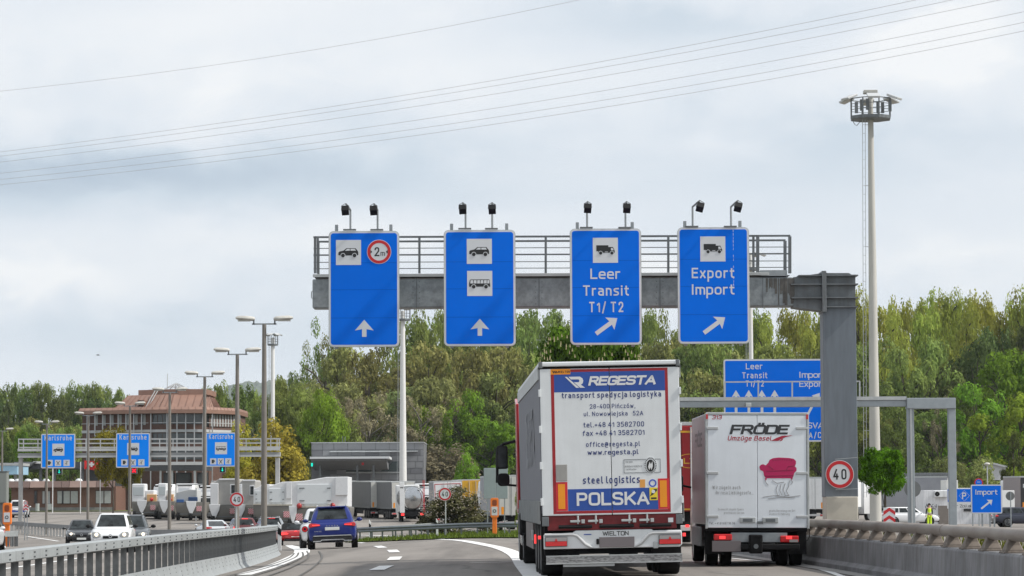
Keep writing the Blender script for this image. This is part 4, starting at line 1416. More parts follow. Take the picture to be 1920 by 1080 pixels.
def chevron(name, px, py, D, w, h, label, rot=0):
    c = W(px, py, D)
    t = thing(name, label, 'traffic sign', c)
    MB().plate([(-w / 2, -h / 2), (w / 2, -h / 2), (w / 2, h / 2), (-w / 2, h / 2)], -.02, .02).build('plate', SIGNW, t)
    m = MB()
    for k in range(2):
        z = -h * .5 + k * h * .5
        m.plate([(-w / 2, z), (0, z + h * .28), (w / 2, z), (w / 2, z + h * .24), (0, z + h * .5), (-w / 2, z + h * .24)], -.026, -.02)
    m.build('red_chevron', SIGNR, t)
    for dx in (-.3 * w, .3 * w):
        MB().bar((dx, .06, g(c.x, D) - c.z - .05), (dx, .06, h * .4), .05, .05, up=(0, 1, 0)).build('post', GALV, t)
    return t


chevron('chevron_sign', 1667.5, 966, 160, .62, .8, 'red and white chevron board at the foot of the round tree')
chevron('chevron_sign', 48.5, 952, 205, .30, .40, 'small red and white chevron board by the far left pole')
c = W(48, 943, 205)
roundel('speed_limit_sign', '40', c, .30, label='tiny round sign above the small chevron at far left', group='speed limit signs')
# import signs on the right
DI = 176; ki = S(DI)
t = px_sign('import_sign', 'blue Import sign with slanting white arrow on the right', 1820.5, 908.5, 1879, 963, DI, r=.1, edge=.07)
x0, z0 = (1849.7 - 1849.75) / ki, (935.75 - 927.5) / ki
lettering('Import', x0, z0, 9.5 / ki, SIGNW, t, -.022, width=41 / ki, bold=0.010)
MB().plate(arrow_poly(.01, -.30, .83, .10, .42, .26, R(-52)), -.021, -.018).build('arrow', SIGNW, t)
for dx in (-.25, .2, .45):
    MB().bar((dx, .1, g(t.location.x, DI) - t.location.z), (dx, .1, .5), .09, .09, up=(0, 1, 0)).build('post', GALV, t)
D2 = 215; k2 = S(D2)
t = px_sign('parking_sign', 'blue parking sign partly hidden behind the Import sign', 1776, 916, 1834, 942, D2, r=.05, edge=.04)
lettering('P', .10, -.25, .46, SIGNW, t, -.022, bold=0.02)
m = MB(); m.ring(.11, -.02, .36, .38, -.022, -.018, 4); m.build('frame_line', SIGNW, t)
pictogram('truck', -.72, 0, .62, t, -.018)
pl = MB().box(-1.1, 1.1, -.02, .03, -.92, -.54).build('text_plate', SIGNW, t)
lettering('nur Zollab', -.05, -.84, .2, SIGNK, pl, -.024, width=1.5)
for dx in (-.5, .7): MB().bar((dx, .1, g(t.location.x, D2) - t.location.z), (dx, .1, .4), .08, .08, up=(0, 1, 0)).build('post', GALV, t)
for px, py, D, dia, lb in ((1711, 917, 165, 31, 'large round grey back of a road sign behind the portal post'), (1894, 930, 190, 16.5, 'small round dark back of a road sign right of the Import sign')):
    c = W(px, py, D)
    t = thing('round_sign', lb, 'traffic sign', c)
    MB().plate(circ(0, 0, dia / 2 / S(D), 32), -.02, .02).build('disc_back', M('sign_back_dark', (0.16, 0.17, 0.17), 0.6, 0.2, var=0.1), t)
    MB().cyl((0.02, -.05, g(c.x, D) - c.z), (0.02, -.05, dia * .5 / S(D)), .035, n=8).build('post', GALV, t)
c = W(1835, 905, 225)
t = thing('no_stopping_sign', 'round red and blue sign peeking over the Import sign', 'traffic sign', c)
MB().plate(circ(0, 0, .33, 28), -.01, .02).build('red_ring', SIGNR, t); MB().plate(circ(0, 0, .24, 28), -.016, -.01).build('blue_disc', BLUE, t)
lettering('Zoll', 0, 0, .1, SIGNW, t, -.018); MB().cyl((0, .05, g(c.x, 225) - c.z), (0, .05, .2), .04, n=8).build('post', GALV, t)
# ------------------------------------------------------------------ vehicles


def place(t, X, Y, yaw, wb, roll=0.0):
    """stand a vehicle on the road: yaw turns left, wb is half the wheelbase"""
    dx, dy = -math.sin(yaw) * wb, math.cos(yaw) * wb
    zf = g(X + dx, Y + dy); zb = g(X - dx, Y - dy)
    lx, ly = math.cos(yaw) * .8, math.sin(yaw) * .8
    zr = g(X + lx, Y + ly); zl = g(X - lx, Y - ly)
    pitch = math.atan2(zf - zb, 2 * wb); rl = math.atan2(zl - zr, 1.6) * .8
    t.location = (X, Y, (zf + zb) / 2)
    t.rotation_euler = (pitch, roll + rl, yaw)
    return t


RIM = M('wheel_rim', (0.30, 0.31, 0.32), 0.35, 0.7)
RIMD = M('dark_rim', (0.05, 0.05, 0.052), 0.5, 0.4)


def wheel(parent, x, y, r, w, rim=None, sgn=1, n=28):
    """tyre with a rim; x is the outer face"""
    rp = [(0, r * .80), (0, r * .93), (.02, r * .98), (.05, r), (w - .05, r), (w - .02, r * .98), (w, r * .93), (w, r * .62)]
    rings = []
    for k in range(n):
        a = 2 * math.pi * k / n
        rings.append([(x - sgn * u, y + rr * math.cos(a), r + rr * math.sin(a)) for u, rr in rp])
    m = MB(); m.loft(rings + [rings[0]], cap=False, closed=True)
    ty = m.build('wheel', RUBBER, parent, smooth=True)
    m = MB()
    o = lambda rr, u: [(x - sgn * u, y + rr * math.cos(2 * math.pi * k / n), r + rr * math.sin(2 * math.pi * k / n)) for k in range(n)]
    m.loft([o(r * .80, .01), o(r * .76, .0), o(r * .70, .03), o(r * .3, .045), o(r * .2, .02), o(r * .05, .02)])
    m.build('rim', rim or RIM, ty, smooth=True)
    m2 = MB()
    for k in range(5):
        a = 2 * math.pi * k / 5 + .3
        m2.bar((x - sgn * .012, y + r * .18 * math.cos(a), r + r * .18 * math.sin(a)), (x - sgn * .012, y + r * .72 * math.cos(a), r + r * .72 * math.sin(a)), r * .14, .03, up=(1, 0, 0))
    return ty


def paint(name, col, **k):
    return M(name, col, 0.32, coat=0.6, var=k.get('var', .04), scale=3, spec=.5, metal=k.get('metal', 0))


def car(label, X, Y, yaw, col, kind='suv', group=None, name='parked_car', front=False, opts=()):
    """x right, y forward, z up; origin on the ground at the middle of the car"""
    P = {'suv': dict(L=4.25, W=1.80, H=1.54, hb=.98, yb0=-2.02, yb1=-1.38, yf0=1.0, yf1=.25, wr=.33, gc=.30),
         'hatch': dict(L=4.05, W=1.76, H=1.47, hb=.93, yb0=-1.95, yb1=-1.45, yf0=1.0, yf1=.25, wr=.31, gc=.2),
         'city': dict(L=3.66, W=1.64, H=1.55, hb=.98, yb0=-1.72, yb1=-1.45, yf0=1.15, yf1=.42, wr=.29, gc=.2),
         'estate': dict(L=4.7, W=1.83, H=1.48, hb=.94, yb0=-2.25, yb1=-1.75, yf0=1.05, yf1=.3, wr=.33, gc=.18),
         'coupe': dict(L=4.5, W=1.85, H=1.30, hb=.88, yb0=-2.05, yb1=-.75, yf0=.95, yf1=.1, wr=.34, gc=.16),
         'roadster': dict(L=3.95, W=1.73, H=1.23, hb=.82, yb0=-1.25, yb1=-.75, yf0=.65, yf1=.0, wr=.31, gc=.16),
         'van': dict(L=5.0, W=1.95, H=1.95, hb=1.12, yb0=-2.42, yb1=-2.30, yf0=1.55, yf1=.75, wr=.34, gc=.2)}[kind]
    L, Wd, H, hb = P['L'], P['W'], P['H'], P['hb']; h2 = Wd / 2
    t = thing(name, label, 'car', (0, 0, 0), 0, group)
    st = [(-.5, .50, .84, .84), (-.488, .36, .93, .93), (-.44, .26, 1.0, .975), (-.30, .22, 1.0, 1.0), (-.05, .21, 1.0, 1.0), (.20, .21, .99, 1.0), (.30, .22, .965, .99), (.40, .23, .89, .965), (.465, .27, .80, .92), (.495, .34, .70, .84), (.5, .42, .62, .78)]
    if kind == 'roadster': st[0] = (-.5, .42, .86, .80)
    if kind == 'van': st = [(a, b, (c if a < .3 else c * .97), d) for a, b, c, d in st]
    rings = []
    for fy, zl, zf, wf in st:
        zt = hb * zf; w = h2 * wf; zm = zl + (zt - zl) * .5
        half = [(w * .80, zl), (w * .95, zl + .05), (w * .985, zl + .16), (w, zm), (w * .99, zt - .16), (w * .955, zt - .05), (w * .86, zt), (w * .45, zt + .015)]
        ring = [(x, fy * L, z) for x, z in half] + [(-x, fy * L, z) for x, z in reversed(half)]
        rings.append(ring)
    body = MB().loft(rings).build('body', col, t, smooth=True, sub=1)
    # greenhouse
    wb_, wt = h2 * .89, h2 * .655
    zb = hb - .06
    base = [(-wb_, P['yb0'], zb), (wb_, P['yb0'], zb), (wb_ * .97, P['yf0'], zb), (-wb_ * .97, P['yf0'], zb)]
    top = [(-wt, P['yb1'], H - .025), (wt, P['yb1'], H - .025), (wt * .95, P['yf1'], H - .025), (-wt * .95, P['yf1'], H - .025)]
    cabcol = BLACK if kind == 'roadster' else col
    m = MB(); m.loft([base, top])
    # roof crown
    cx = [(x * .86, y * .9 + (P['yb1'] + P['yf1']) * .05, H) for x, y, z in top]
    m = MB().loft([base, [tuple(Vector(a).lerp(Vector(b), .5) + Vector((.018 * (1 if a[0] > 0 else -1), 0, 0))) for a, b in zip(base, top)], top, cx])
    m.build('cabin', cabcol, t, bevel=.085, smooth=True, seg=4)
    mid = [tuple(Vector(a).lerp(Vector(b), .5) + Vector((.018 * (1 if a[0] > 0 else -1), 0, 0))) for a, b in zip(base, top)]
    if not (kind == 'roadster'):
        MB().quadpanel((base[0], base[1], top[1], top[0]), .12, .88, .24 if kind != 'coupe' else .12, .86, .012).build('rear_window', GLASS, t, bevel=.02)
    else:
        MB().quadpanel((base[0], base[1], top[1], top[0]), .2, .8, .25, .85, .012).build('rear_window', GLASS, t, bevel=.02)
    MB().quadpanel((base[2], base[3], top[3], top[2]), .07, .93, .16, .93, .012).build('windscreen', GLASS, t, bevel=.02)
    for sg, q in ((1, (base[1], base[2], top[2], top[1])), (-1, (base[3], base[0], top[0], top[3]))):
        spans = ((.10, .36), (.385, .64), (.665, .93)) if kind in ('suv', 'estate', 'van') else ((.12, .45), (.48, .92))
        for a, b in spans:
            if sg < 0: a, b = 1 - b, 1 - a
            MB().quadpanel(q, a, b, .26, .88, .024, .03).build('side_window', GLASS, t, bevel=.015)
    # wheels
    for y in (-L * .305, L * .315):
        for sg in (1, -1):
            MB().cyl((sg * (h2 - .22), y, P['wr']), (sg * (h2 + .002), y, P['wr']), P['wr'] * 1.16, n=28).build('wheel_arch', BLACK, t)
            wheel(t, sg * (h2 + .012), y, P['wr'], .22, sgn=sg)
    # mirrors
    for sg in (1, -1):
        mm = MB().ball((sg * (h2 + .10), P['yf0'] - .28, hb + .06), .11, .07, .075, 10, 6)
        mm.bar((sg * (h2 - .08), P['yf0'] - .26, hb - .0), (sg * (h2 + .06), P['yf0'] - .28, hb + .04), .05, .04)
        mm.build('mirror', BLACK if 'blackmirror' in opts else cabcol, t, smooth=True)
    yr = -L / 2
    # rear end
    MB().box(-.26, .26, yr - .012 + (.02 if kind == 'roadster' else 0), yr + .05, hb * (.74 if kind not in ('coupe', 'roadster') else .62) - .055, hb * (.74 if kind not in ('coupe', 'roadster') else .62) + .055).build('number_plate', PLATE, t, bevel=.008)
    lit = REDE if 'brake' in opts else REDL
    for sg in (1, -1):
        if 'roundlamp' in opts:
            lm = MB(); lm.cyl((sg * h2 * .80, yr - .02, hb * .77), (sg * h2 * .80, yr + .2, hb * .77), .12, n=24); lo = lm.build('tail_lamp', BLACK, t, bevel=.01)
            MB().ring(sg * h2 * .80, hb * .77, .05, .105, yr - .03, yr - .02, 24).build('lamp_ring', REDL, lo)
        else:
            z0 = hb * .83 if kind != 'roadster' else hb * .72
            lm = MB().plate([(sg * h2 * .48, z0 + .02), (sg * h2 * .93, z0 - .03), (sg * h2 * .95, z0 + .06), (sg * h2 * .90, z0 + .125), (sg * h2 * .62, z0 + .105), (sg * h2 * .48, z0 + .075)], yr + .0, yr + .22)
            lm.build('tail_lamp', lit, t, bevel=.018)
            if kind in ('suv', 'hatch') and 'brake' not in opts:
                MB().plate([(sg * h2 * .50, z0 + .035), (sg * h2 * .80, z0 + .035), (sg * h2 * .80, z0 + .06), (sg * h2 * .50, z0 + .06)], yr - .004, yr + .0).build('lamp_strip', REDE, t)
    if 'skid' in opts:
        MB().plate(rrect(-h2 * .80, .27, h2 * .80, .46, .06), yr - .035, yr + .2).build('bumper', M('grey_cladding', (0.03, 0.031, 0.033), 0.6, spec=.2), t, bevel=.025)
        MB().plate([(-h2 * .78, .46), (h2 * .78, .46), (h2 * .74, .49), (-h2 * .74, .49)], yr - .045, yr - .0).build('bumper_trim', GALVL, t)
        MB().plate([(-h2 * .78, .265), (-h2 * .48, .265), (-h2 * .42, .31), (h2 * .42, .31), (h2 * .48, .265), (h2 * .78, .265), (h2 * .78, .295), (h2 * .50, .30), (h2 * .43, .345), (-h2 * .43, .345), (-h2 * .50, .30), (-h2 * .78, .295)], yr - .05, yr - .036).build('skid_plate', CHROME, t)
    else:
        MB().plate(rrect(-h2 * .72, .24, h2 * .72, .36, .04), yr - .012, yr + .2).build('bumper', BLACK, t, bevel=.02)
    if kind == 'suv':
        MB().box(-wt * .85, wt * .85, P['yb1'] - .17, P['yb1'] + .08, H - .05, H - .012).build('spoiler', cabcol, t, bevel=.015)
        for sg in (1, -1):
            MB().tube([(sg * wt * .9, P['yb1'] + .1, H - .01), (sg * wt * .9, P['yb1'] + .2, H + .045), (sg * wt * .88, P['yf1'] - .15, H + .045), (sg * wt * .86, P['yf1'], H - .01)], .02, 6).build('roof_rail', GALVL, t, smooth=True)
        MB().bar((0, P['yb1'] + .05, H - .01), (0, P['yb1'] - .06, H + .10), .025, .05).build('aerial', BLACK, t)
    if 'brake' in opts and kind not in ('roadster',):
        MB().box(-.2, .2, P['yb1'] - .06, P['yb1'] + .02, H - .075, H - .035).build('brake_light', REDE, t)
    if kind == 'roadster':
        MB().plate(circ(0, hb * .86, .09, 16), yr + .03, yr + .1).build('brake_light', REDE, t)
    # front end
    yf = L / 2
    for sg in (1, -1):
        zz = hb * .70
        m = MB(); q = [(sg * h2 * .40, zz - .05), (sg * h2 * .80, zz - .03), (sg * h2 * .86, zz + .07), (sg * h2 * .60, zz + .10), (sg * h2 * .42, zz + .05)]
        if 'bighead' in opts: q = [(sg * h2 * .44, zz - .07), (sg * h2 * .60, zz - .13), (sg * h2 * .84, zz - .10), (sg * h2 * .90, zz + .05), (sg * h2 * .84, zz + .14), (sg * h2 * .56, zz + .12), (sg * h2 * .44, zz + .03)]
        m.plate(q, yf - .22, yf + .004)
        hl = m.build('headlight', M('headlight_glass', (0.42, 0.43, 0.42), 0.12, coat=.6), t, bevel=.03)
        if 'lights' in opts:
            MB().plate(circ(sg * h2 * .66, zz + .02, .07, 16), yf - .002, yf + .012).build('lamp_bulb', M('lit_headlamp', (1.0, 0.86, 0.66), 0.3, emit=1.6), hl)
    MB().plate(rrect(-h2 * .36, hb * .56, h2 * .36, hb * .67, .03), yf - .1, yf + .012).build('grille', BLACK, t, bevel=.01)
    MB().plate(rrect(-h2 * .62, .24, h2 * .62, .38, .04), yf - .15, yf + .005).build('air_intake', BLACK, t, bevel=.01)
    MB().box(-.26, .26, yf - .02, yf + .025, hb * .43 - .055, hb * .43 + .055).build('number_plate', PLATE, t)
    MB().ring(0, hb * .66, .045, .075, yf + .006, yf + .03, 18).build('badge', CHROME, t)
    return place(t, X, Y, yaw, L * .3)


def at(px, D): return (px - 960) * D / F


BLUEP = M('deep_blue_paint', (0.005, 0.018, 0.155), .35, coat=.35, var=.05, scale=3, spec=.3)
WHITEP = paint('white_car_paint', (0.70, 0.71, 0.72))
REDP = paint('red_car_paint', (0.42, 0.008, 0.012))
BLACKP = paint('black_car_paint', (0.014, 0.015, 0.018))
SILVERP = paint('silver_car_paint', (0.36, 0.38, 0.40), metal=.5)
GREYP = paint('grey_car_paint', (0.09, 0.10, 0.11), metal=.4)

D = 110.5
bc = car('deep blue estate-like crossover driving away with silver roof rails, nearest car in the left lane', at(617.5, D), D + 2.1, R(3), BLUEP, 'suv', name='blue_car', opts=('skid',))
for k in range(5): lettering('SKODA'[k], -.19 + .095 * k, .805, .05, CHROME, bc, -2.125 - .004, bold=.03)
lettering('KAMIQ', -.52, .62, .04, CHROME, bc, -2.135, width=.25)
car('small white city car with round tail lamps half hidden behind the blue car', at(596, 119), 119 + 1.8, R(5), WHITEP, 'city', name='white_car', opts=('roundlamp',))
car('red open-top style roadster with black soft roof braking at the rail end', at(543.5, 166), 168, R(9), REDP, 'roadster', name='red_roadster', opts=('brake',))
car('silver grey compact crossover braking behind the near lamp post', at(499, 195), 197, R(12), SILVERP, 'suv', name='silver_car', opts=('brake',))
car('dark red hatchback with lit brake lamps behind the small 40 sign', at(447, 201), 203, R(14), paint('dark_red_paint', (0.10, 0.012, 0.014)), 'hatch', name='red_hatchback', opts=('brake',))
car('low silver white coupe seen over the median rail', at(393, 206), 208, R(16), paint('pale_silver_paint', (0.58, 0.60, 0.62), metal=.2), 'coupe', name='silver_coupe')
car('white city car with a lit headlamp coming towards us behind the near rail', at(200, 119), 121, R(184), WHITEP, 'city', name='oncoming_white_car', opts=('bighead', 'lights', 'blackmirror'))
car('dark grey car following close behind the white oncoming car', at(230, 128), 130.5, R(186), GREYP, 'suv', name='oncoming_dark_car', opts=('lights', 'blackmirror'))
car('black hatchback approaching left of the white oncoming car', at(144, 172), 174, R(188), BLACKP, 'hatch', name='oncoming_black_car', opts=('lights',))
car('white car cut by the left edge of the picture', at(-50, 128), 130, R(184), WHITEP, 'hatch', name='oncoming_edge_car')
car('white estate car parked before the grey trailer on the right', at(1700, 246), 246, R(-82), WHITEP, 'estate', name='parked_car')
car('dark blue car cut by the right edge of the picture', at(1914, 232), 232, R(-85), paint('navy_paint', (0.012, 0.016, 0.035)), 'estate', name='parked_car')
pc = car('white police-style van with a blue stripe parked by the pavilion at far left', at(37, 345), 345, R(3), WHITEP, 'van', name='striped_van')
MB().box(-.978, .978, -2.512, -2.40, .62, .86).build('stripe', M('stripe_blue', (0.03, 0.08, 0.35), 0.4), pc)


# ------------------------------------------------------------------ the big curtain-sided lorry
CURT = M('grey_curtain', (0.115, 0.12, 0.145), 0.55, var=0.12, scale=2.2, stretch=(1, 2.5, .5), bump=.15)
TRW = M('trailer_white', (0.71, 0.735, 0.745), 0.45, var=0.07, scale=1.6, grime=.05)
TRRED = M('trailer_red', (0.33, 0.012, 0.018), 0.5, var=.1)
TRBLUE = M('livery_blue', (0.018, 0.075, 0.34), 0.45, var=.08, scale=2)
INK = M('livery_dark_blue', (0.022, 0.042, 0.17), 0.5)
CHASS = M('chassis_black', (0.010, 0.010, 0.011), 0.75, var=.3, spec=.15)

t = thing('curtain_lorry', 'large lorry with white rear doors reading REGESTA and POLSKA, red frame and grey curtain sides', 'lorry')
XW = 1.275
FL = 1.13; TOP = 3.86
MB().box(-XW + .012, XW - .012, .03, 13.6, FL + .02, TOP - .07).build('load_box', CURT, t, bevel=.02)
MB().box(-XW, XW, .0, 13.62, TOP - .075, TOP).build('roof', TRW, t, bevel=.018)
m = MB()
for sg in (-1, 1): m.box(sg * XW - .012, sg * XW + .012, .05, 13.6, TOP - .30, TOP - .082)
each(m, 'side_rail', GALVL, t)
CURTB = M('curtain_skirt', (0.05, 0.05, 0.055), 0.6, var=.3, scale=8, stretch=(1, 6, .3))
m = MB()
for sg in (-1, 1): m.box(sg * XW - .014, sg * XW + .014, .10, 13.5, FL - .10, FL + .24)
sk = m.build('curtain_skirt', CURTB, t)
m = MB()
for sg in (-1, 1):
    for k in range(34):
        y = .25 + k * .39
        m.bar((sg * (XW + .02), y, FL - .16), (sg * (XW + .02), y, FL + .26), .035, .012, up=(0, 1, 0))
each(m, 'buckle', GALVL, sk)
GHOST = M('faded_lettering', (0.25, 0.26, 0.285), 0.6)
ct = lettering('REGESTA', 0, 0, 1.1, GHOST, t, 0, width=5.0, bold=.02, name='side_lettering')
ct.rotation_euler = (0, 0, R(-90)); ct.location = (-XW - .0005, 5.6, 2.05)
# rear doors
doors = []
for sg in (-1, 1):
    d = MB().box(min(sg * .006, sg * 1.25), max(sg * .006, sg * 1.25), -.03, .03, FL - .015, TOP - .115).build('rear_door', TRW, t, bevel=.01)
    doors.append(d)
dl, dr = doors
MB().box(-XW, XW, -.02, .05, TOP - .112, TOP - .07).build('door_header', CHASS, t)
MB().box(-XW, XW, -.05, .05, TOP - .07, TOP + .012).build('rear_bow', TRW, t, bevel=.02)
m = MB()
for sg in (-1, 1): m.box(sg * (XW - .005) - .07 * (sg > 0) - .0, sg * (XW - .005) + .07 * (sg < 0), -.058, .06, TOP - .10, TOP + .016)
each(m, 'corner_cap', GALVD, t, bevel=.01)
Yd = -.03


def band(x0, x1, z0, z1, mat, nm, lift=.0015, parent=None):
    """a printed area on the doors, split at the door gap"""
    out = []
    for d, a, b in ((dl, x0, min(x1, -.007)), (dr, max(x0, .007), x1)):
        if b - a > .01: out.append(MB().box(a, b, Yd - lift, Yd, z0, z1).build(nm, mat, parent or d))
    return out


band(-1.055, 1.05, 3.685, 3.735, TRRED, 'red_border'); band(-1.055, 1.05, 1.145, 1.195, TRRED, 'red_border')
band(-1.055, -.998, 1.195, 3.685, TRRED, 'red_border'); band(.998, 1.05, 1.195, 3.685, TRRED, 'red_border')
band(-.998, .998, 3.325, 3.685, TRBLUE, 'blue_band')
band(-.79, .83, 1.197, 1.585, TRBLUE, 'blue_band')
TXT = Yd - .0045
LETW = M('livery_white', (0.70, 0.71, 0.71), 0.5)
# R emblem and name
m = MB()
m.plate([(-.80, 3.60), (-.765, 3.60), (-.545, 3.40), (-.60, 3.40)], TXT, TXT + .003)
m.plate([(-.735, 3.60), (-.53, 3.60), (-.485, 3.57), (-.47, 3.53), (-.48, 3.48), (-.515, 3.455), (-.44, 3.40), (-.53, 3.40), (-.64, 3.50), (-.555, 3.50), (-.54, 3.52), (-.545, 3.545), (-.565, 3.552), (-.69, 3.552)], TXT, TXT + .003)
m.build('emblem', LETW, dl)
lettering('REGESTA', .225, 3.435, .168, LETW, t, TXT, width=1.22, bold=.045, shear=.22)
band2 = [('transport spedycja logistyka', .03, 3.215, .10, 1.79, .022), ('28-400 Pińczów,', .045, 3.02, .082, .82, .006), ('ul. Nowowiejska   52A', .06, 2.885, .082, 1.07, .006),
         ('tel.+48 41 3582700', .06, 2.685, .092, 1.09, .01), ('fax +48 41 3582701', .055, 2.535, .092, 1.11, .01), ('office@regesta.pl', .04, 2.335, .09, .97, .012), ('www.regesta.pl', .035, 2.19, .09, .915, .018),
         ('steel logistics', -.005, 1.675, .13, 1.02, .022)]
for s_, x, z, h, w, b_ in band2: lettering(s_, x, z, h, INK, t, TXT + .002, width=w, bold=b_)
lettering('POLSKA', .02, 1.285, .235, LETW, t, TXT, width=1.31, bold=.025)
# certificate block
m = MB()
x0, x1, z0, z1 = .225, .885, 1.855, 2.10
for a, b, c_, d_ in ((x0, x1, z1 - .008, z1), (x0, x1, z0, z0 + .008), (x0, x0 + .008, z0, z1), (x1 - .008, x1, z0, z1)): m.plate([(a, c_), (b, c_), (b, d_), (a, d_)], TXT, Yd)
m.build('certificate_frame', M('faint_ink', (0.16, 0.17, 0.18), .6), dr)
m = MB(); m.plate([(.705 + .115 * math.cos(a), 1.985 + .15 * math.sin(a)) for a in [2 * math.pi * k / 28 for k in range(28)]], TXT - .002, Yd); m.build('seal_ground', TRW, dr)
m = MB(); m.plate([(.705 + .073 * math.cos(a), 1.98 + .108 * math.sin(a)) for a in [2 * math.pi * k / 24 for k in range(24)]], TXT - .004, TXT - .002); sl = m.build('seal', SIGNK, dr)
m = MB()
for k in range(26):
    a = 2 * math.pi * k / 26; m.plate([(.705 + r_ * math.cos(a + da), 1.985 + r_ * 1.32 * math.sin(a + da)) for r_, da in ((.088, -.06), (.108, -.06), (.108, .06), (.088, .06))], TXT - .004, TXT - .002)
m.build('seal_rim', SIGNK, dr)
m = MB(); m.plate([(.66, 1.96), (.69, 2.05), (.71, 2.0), (.74, 2.06), (.745, 1.97), (.72, 1.9), (.70, 1.95), (.68, 1.9)], TXT - .006, TXT - .004); m.build('seal_figure', LETW, sl)
for s_, x, z, h, w in (('ISO 9001', .32, 2.035, .03, .13), ('BUREAU VERITAS', .395, 1.955, .034, .30), ('Certification', .35, 1.905, .03, .19)): lettering(s_, x, z, h, M('faint_ink'), t, TXT + .002, width=w, bold=.01)
# stickers
YEL = M('sticker_yellow', (0.80, 0.60, 0.03), .5); ORG = M('marker_orange', (0.85, 0.30, 0.01), .35, var=.06); MRED = M('marker_red', (0.62, 0.02, 0.03), .4)
w = MB().box(-1.055, -.70, Yd - .004, Yd - .0015, 3.645, 3.742).build('maker_sticker', ORG, dl)
lettering('WIELTON', -.815, 3.67, .043, SIGNK, t, Yd - .006, width=.21, bold=.04)
m = MB()
for k in range(3): m.plate([(-1.03 + .03 * k, 3.72), (-1.0 + .03 * k, 3.66), (-.985 + .03 * k, 3.69)], Yd - .006, Yd - .004)
m.build('maker_emblem', SIGNK, w)
for sg, xa, xb, zt in ((-1, -1.0, -.795, 1.715), (1, .83, 1.03, 1.745)):
    d = dl if sg < 0 else dr
    w = MB().box(xa, xb, Yd - .003, Yd - .0015 + .001, 1.20, zt).build('marker_panel', MRED, d)
    xc = (xa + xb) / 2 - .005
    MB().box(xc - .062, xc + .062, Yd - .006, Yd - .003, 1.235, zt - .035).build('reflector', ORG, w)
MB().box(-.99, -.795, Yd - .016, Yd, 1.735, 2.03).build('placard_holder', M('dull_plate', (0.34, 0.33, 0.31), .5, .2, var=.1), dl, bevel=.006)
MB().box(.505, .60, Yd - .003, Yd - .001, 1.59, 1.735).build('sticker', M('sticker_orange', (0.72, 0.33, 0.07), .6), dr)
m = MB(); m.ring(.735, 1.665, .045, .07, Yd - .004, Yd - .001, 26); m.build('round_sticker', M('sticker_blue', (0.05, 0.10, 0.50), .5), dr)
w = MB().box(.675, .82, Yd - .0055, Yd - .0016, 1.36, 1.585).build('warning_sticker', YEL, dr)
m = MB(); m.plate([(.68, 1.43), (.74, 1.46), (.81, 1.53), (.81, 1.56), (.75, 1.56), (.72, 1.50)], Yd - .0075, Yd - .0055); m.plate([(.70, 1.38), (.80, 1.38), (.80, 1.41), (.70, 1.41)], Yd - .0075, Yd - .0055); m.build('warning_mark', SIGNK, w)
m = MB(); m.plate(circ(.745, 1.515, .032, 14), Yd - .0095, Yd - .0075); m.build('warning_head', LETW, w)
# door gear
m = MB()
for x in (-.62, -.30, .30, .62):
    m.cyl((x, -.05, FL - .02), (x, -.05, FL - .17), .018, n=8)
    m.box(x - .14, x + .04, -.07, -.04, FL - .14, FL - .10)
    m.box(x + .06, x + .12, -.08, -.04, FL - .16, FL - .09)
each(m, 'lock_handle', GALVL, t, bevel=.005)
m = MB()
for x in (-.55, -.3, .15, .4):
    m.box(x - .003, x + .003, -.045, -.03, FL + .02, TOP - .12)
m.build('panel_seam', M('seam_grey', (0.45, 0.46, 0.465), .6), t) if False else None
m = MB()
for sg in (-1, 1):
    for z in (1.30, 1.95, 2.6, 3.25): m.box(sg * 1.262 - .02, sg * 1.262 + .02, -.055, .0, z, z + .13)
each(m, 'hinge', TRW, t, bevel=.006)
MB().box(-1.16, 1.15, -.005, .12, FL - .28, FL - .02).build('rear_beam', M('beam_dark_red', (0.17, 0.009, 0.012), .55, var=.35, scale=5), t, bevel=.01)
m = MB()
for xa, xb in ((-.97, -.37), (-.24, .38), (.48, 1.05)): m.tube([(xa, -.04, FL - .215), (xb, -.04, FL - .215)], .032, 8)
m.build('buffer', BLACK, t, smooth=True)
MB().box(-1.22, 1.22, .12, .3, .42, FL - .02).build('rear_frame', CHASS, t)
m = MB()
for x in (-.55, .55): m.box(x - .12, x + .12, .05, .14, FL - .45, FL - .28)
each(m, 'frame_bracket', M('dark_red', (0.10, 0.01, 0.012), .7), t)
for sg in (-1, 1): MB().box(sg * 1.2 - .06, sg * 1.2 + .06, -.03, .05, FL - .2, FL - .03).build('corner_latch', GALVD, t, bevel=.01)
MB().box(1.0, 1.09, -.02, -.005, FL - .17, FL - .09).build('beam_sticker', SIGNW, t)
# lamp panel
pn = [(-1.24, .52), (1.20, .52), (1.24, .56), (1.24, .80), (1.22, .82), (.72, .82), (.70, .845), (-.66, .845), (-.72, .81), (-1.22, .79), (-1.24, .77)]
pan = MB().plate(pn, -.03, .06).build('lamp_panel', TRW, t, bevel=.02)
rb = MB()
for sg in (-1, 1):
    pts = [(sg * 1.22, .775), (sg * .72, .775), (sg * .64, .75), (sg * .50, .60), (sg * .40, .545), (sg * .36, .535)]
    rb.tube([(x, -.036, z) for x, z in pts], [.028, .028, .03, .03, .025, .01], 8)
each(rb, 'panel_rib', M('panel_shade', (0.50, 0.51, 0.515), .45), pan, smooth=True)
lettering('WIELTON', .05, .742, .078, SIGNK, t, -.034, width=.47, bold=.01)
MB().box(-.245, .385, -.05, -.03, .535, .718).build('number_plate', BLANK, t, bevel=.004)
MB().box(-.30, -.25, -.06, -.03, .59, .69).build('plate_lamp', BLACK, t, bevel=.01)
MB().box(-.52, -.385, -.036, -.03, .762, .778).build('panel_sticker', TRBLUE, t)
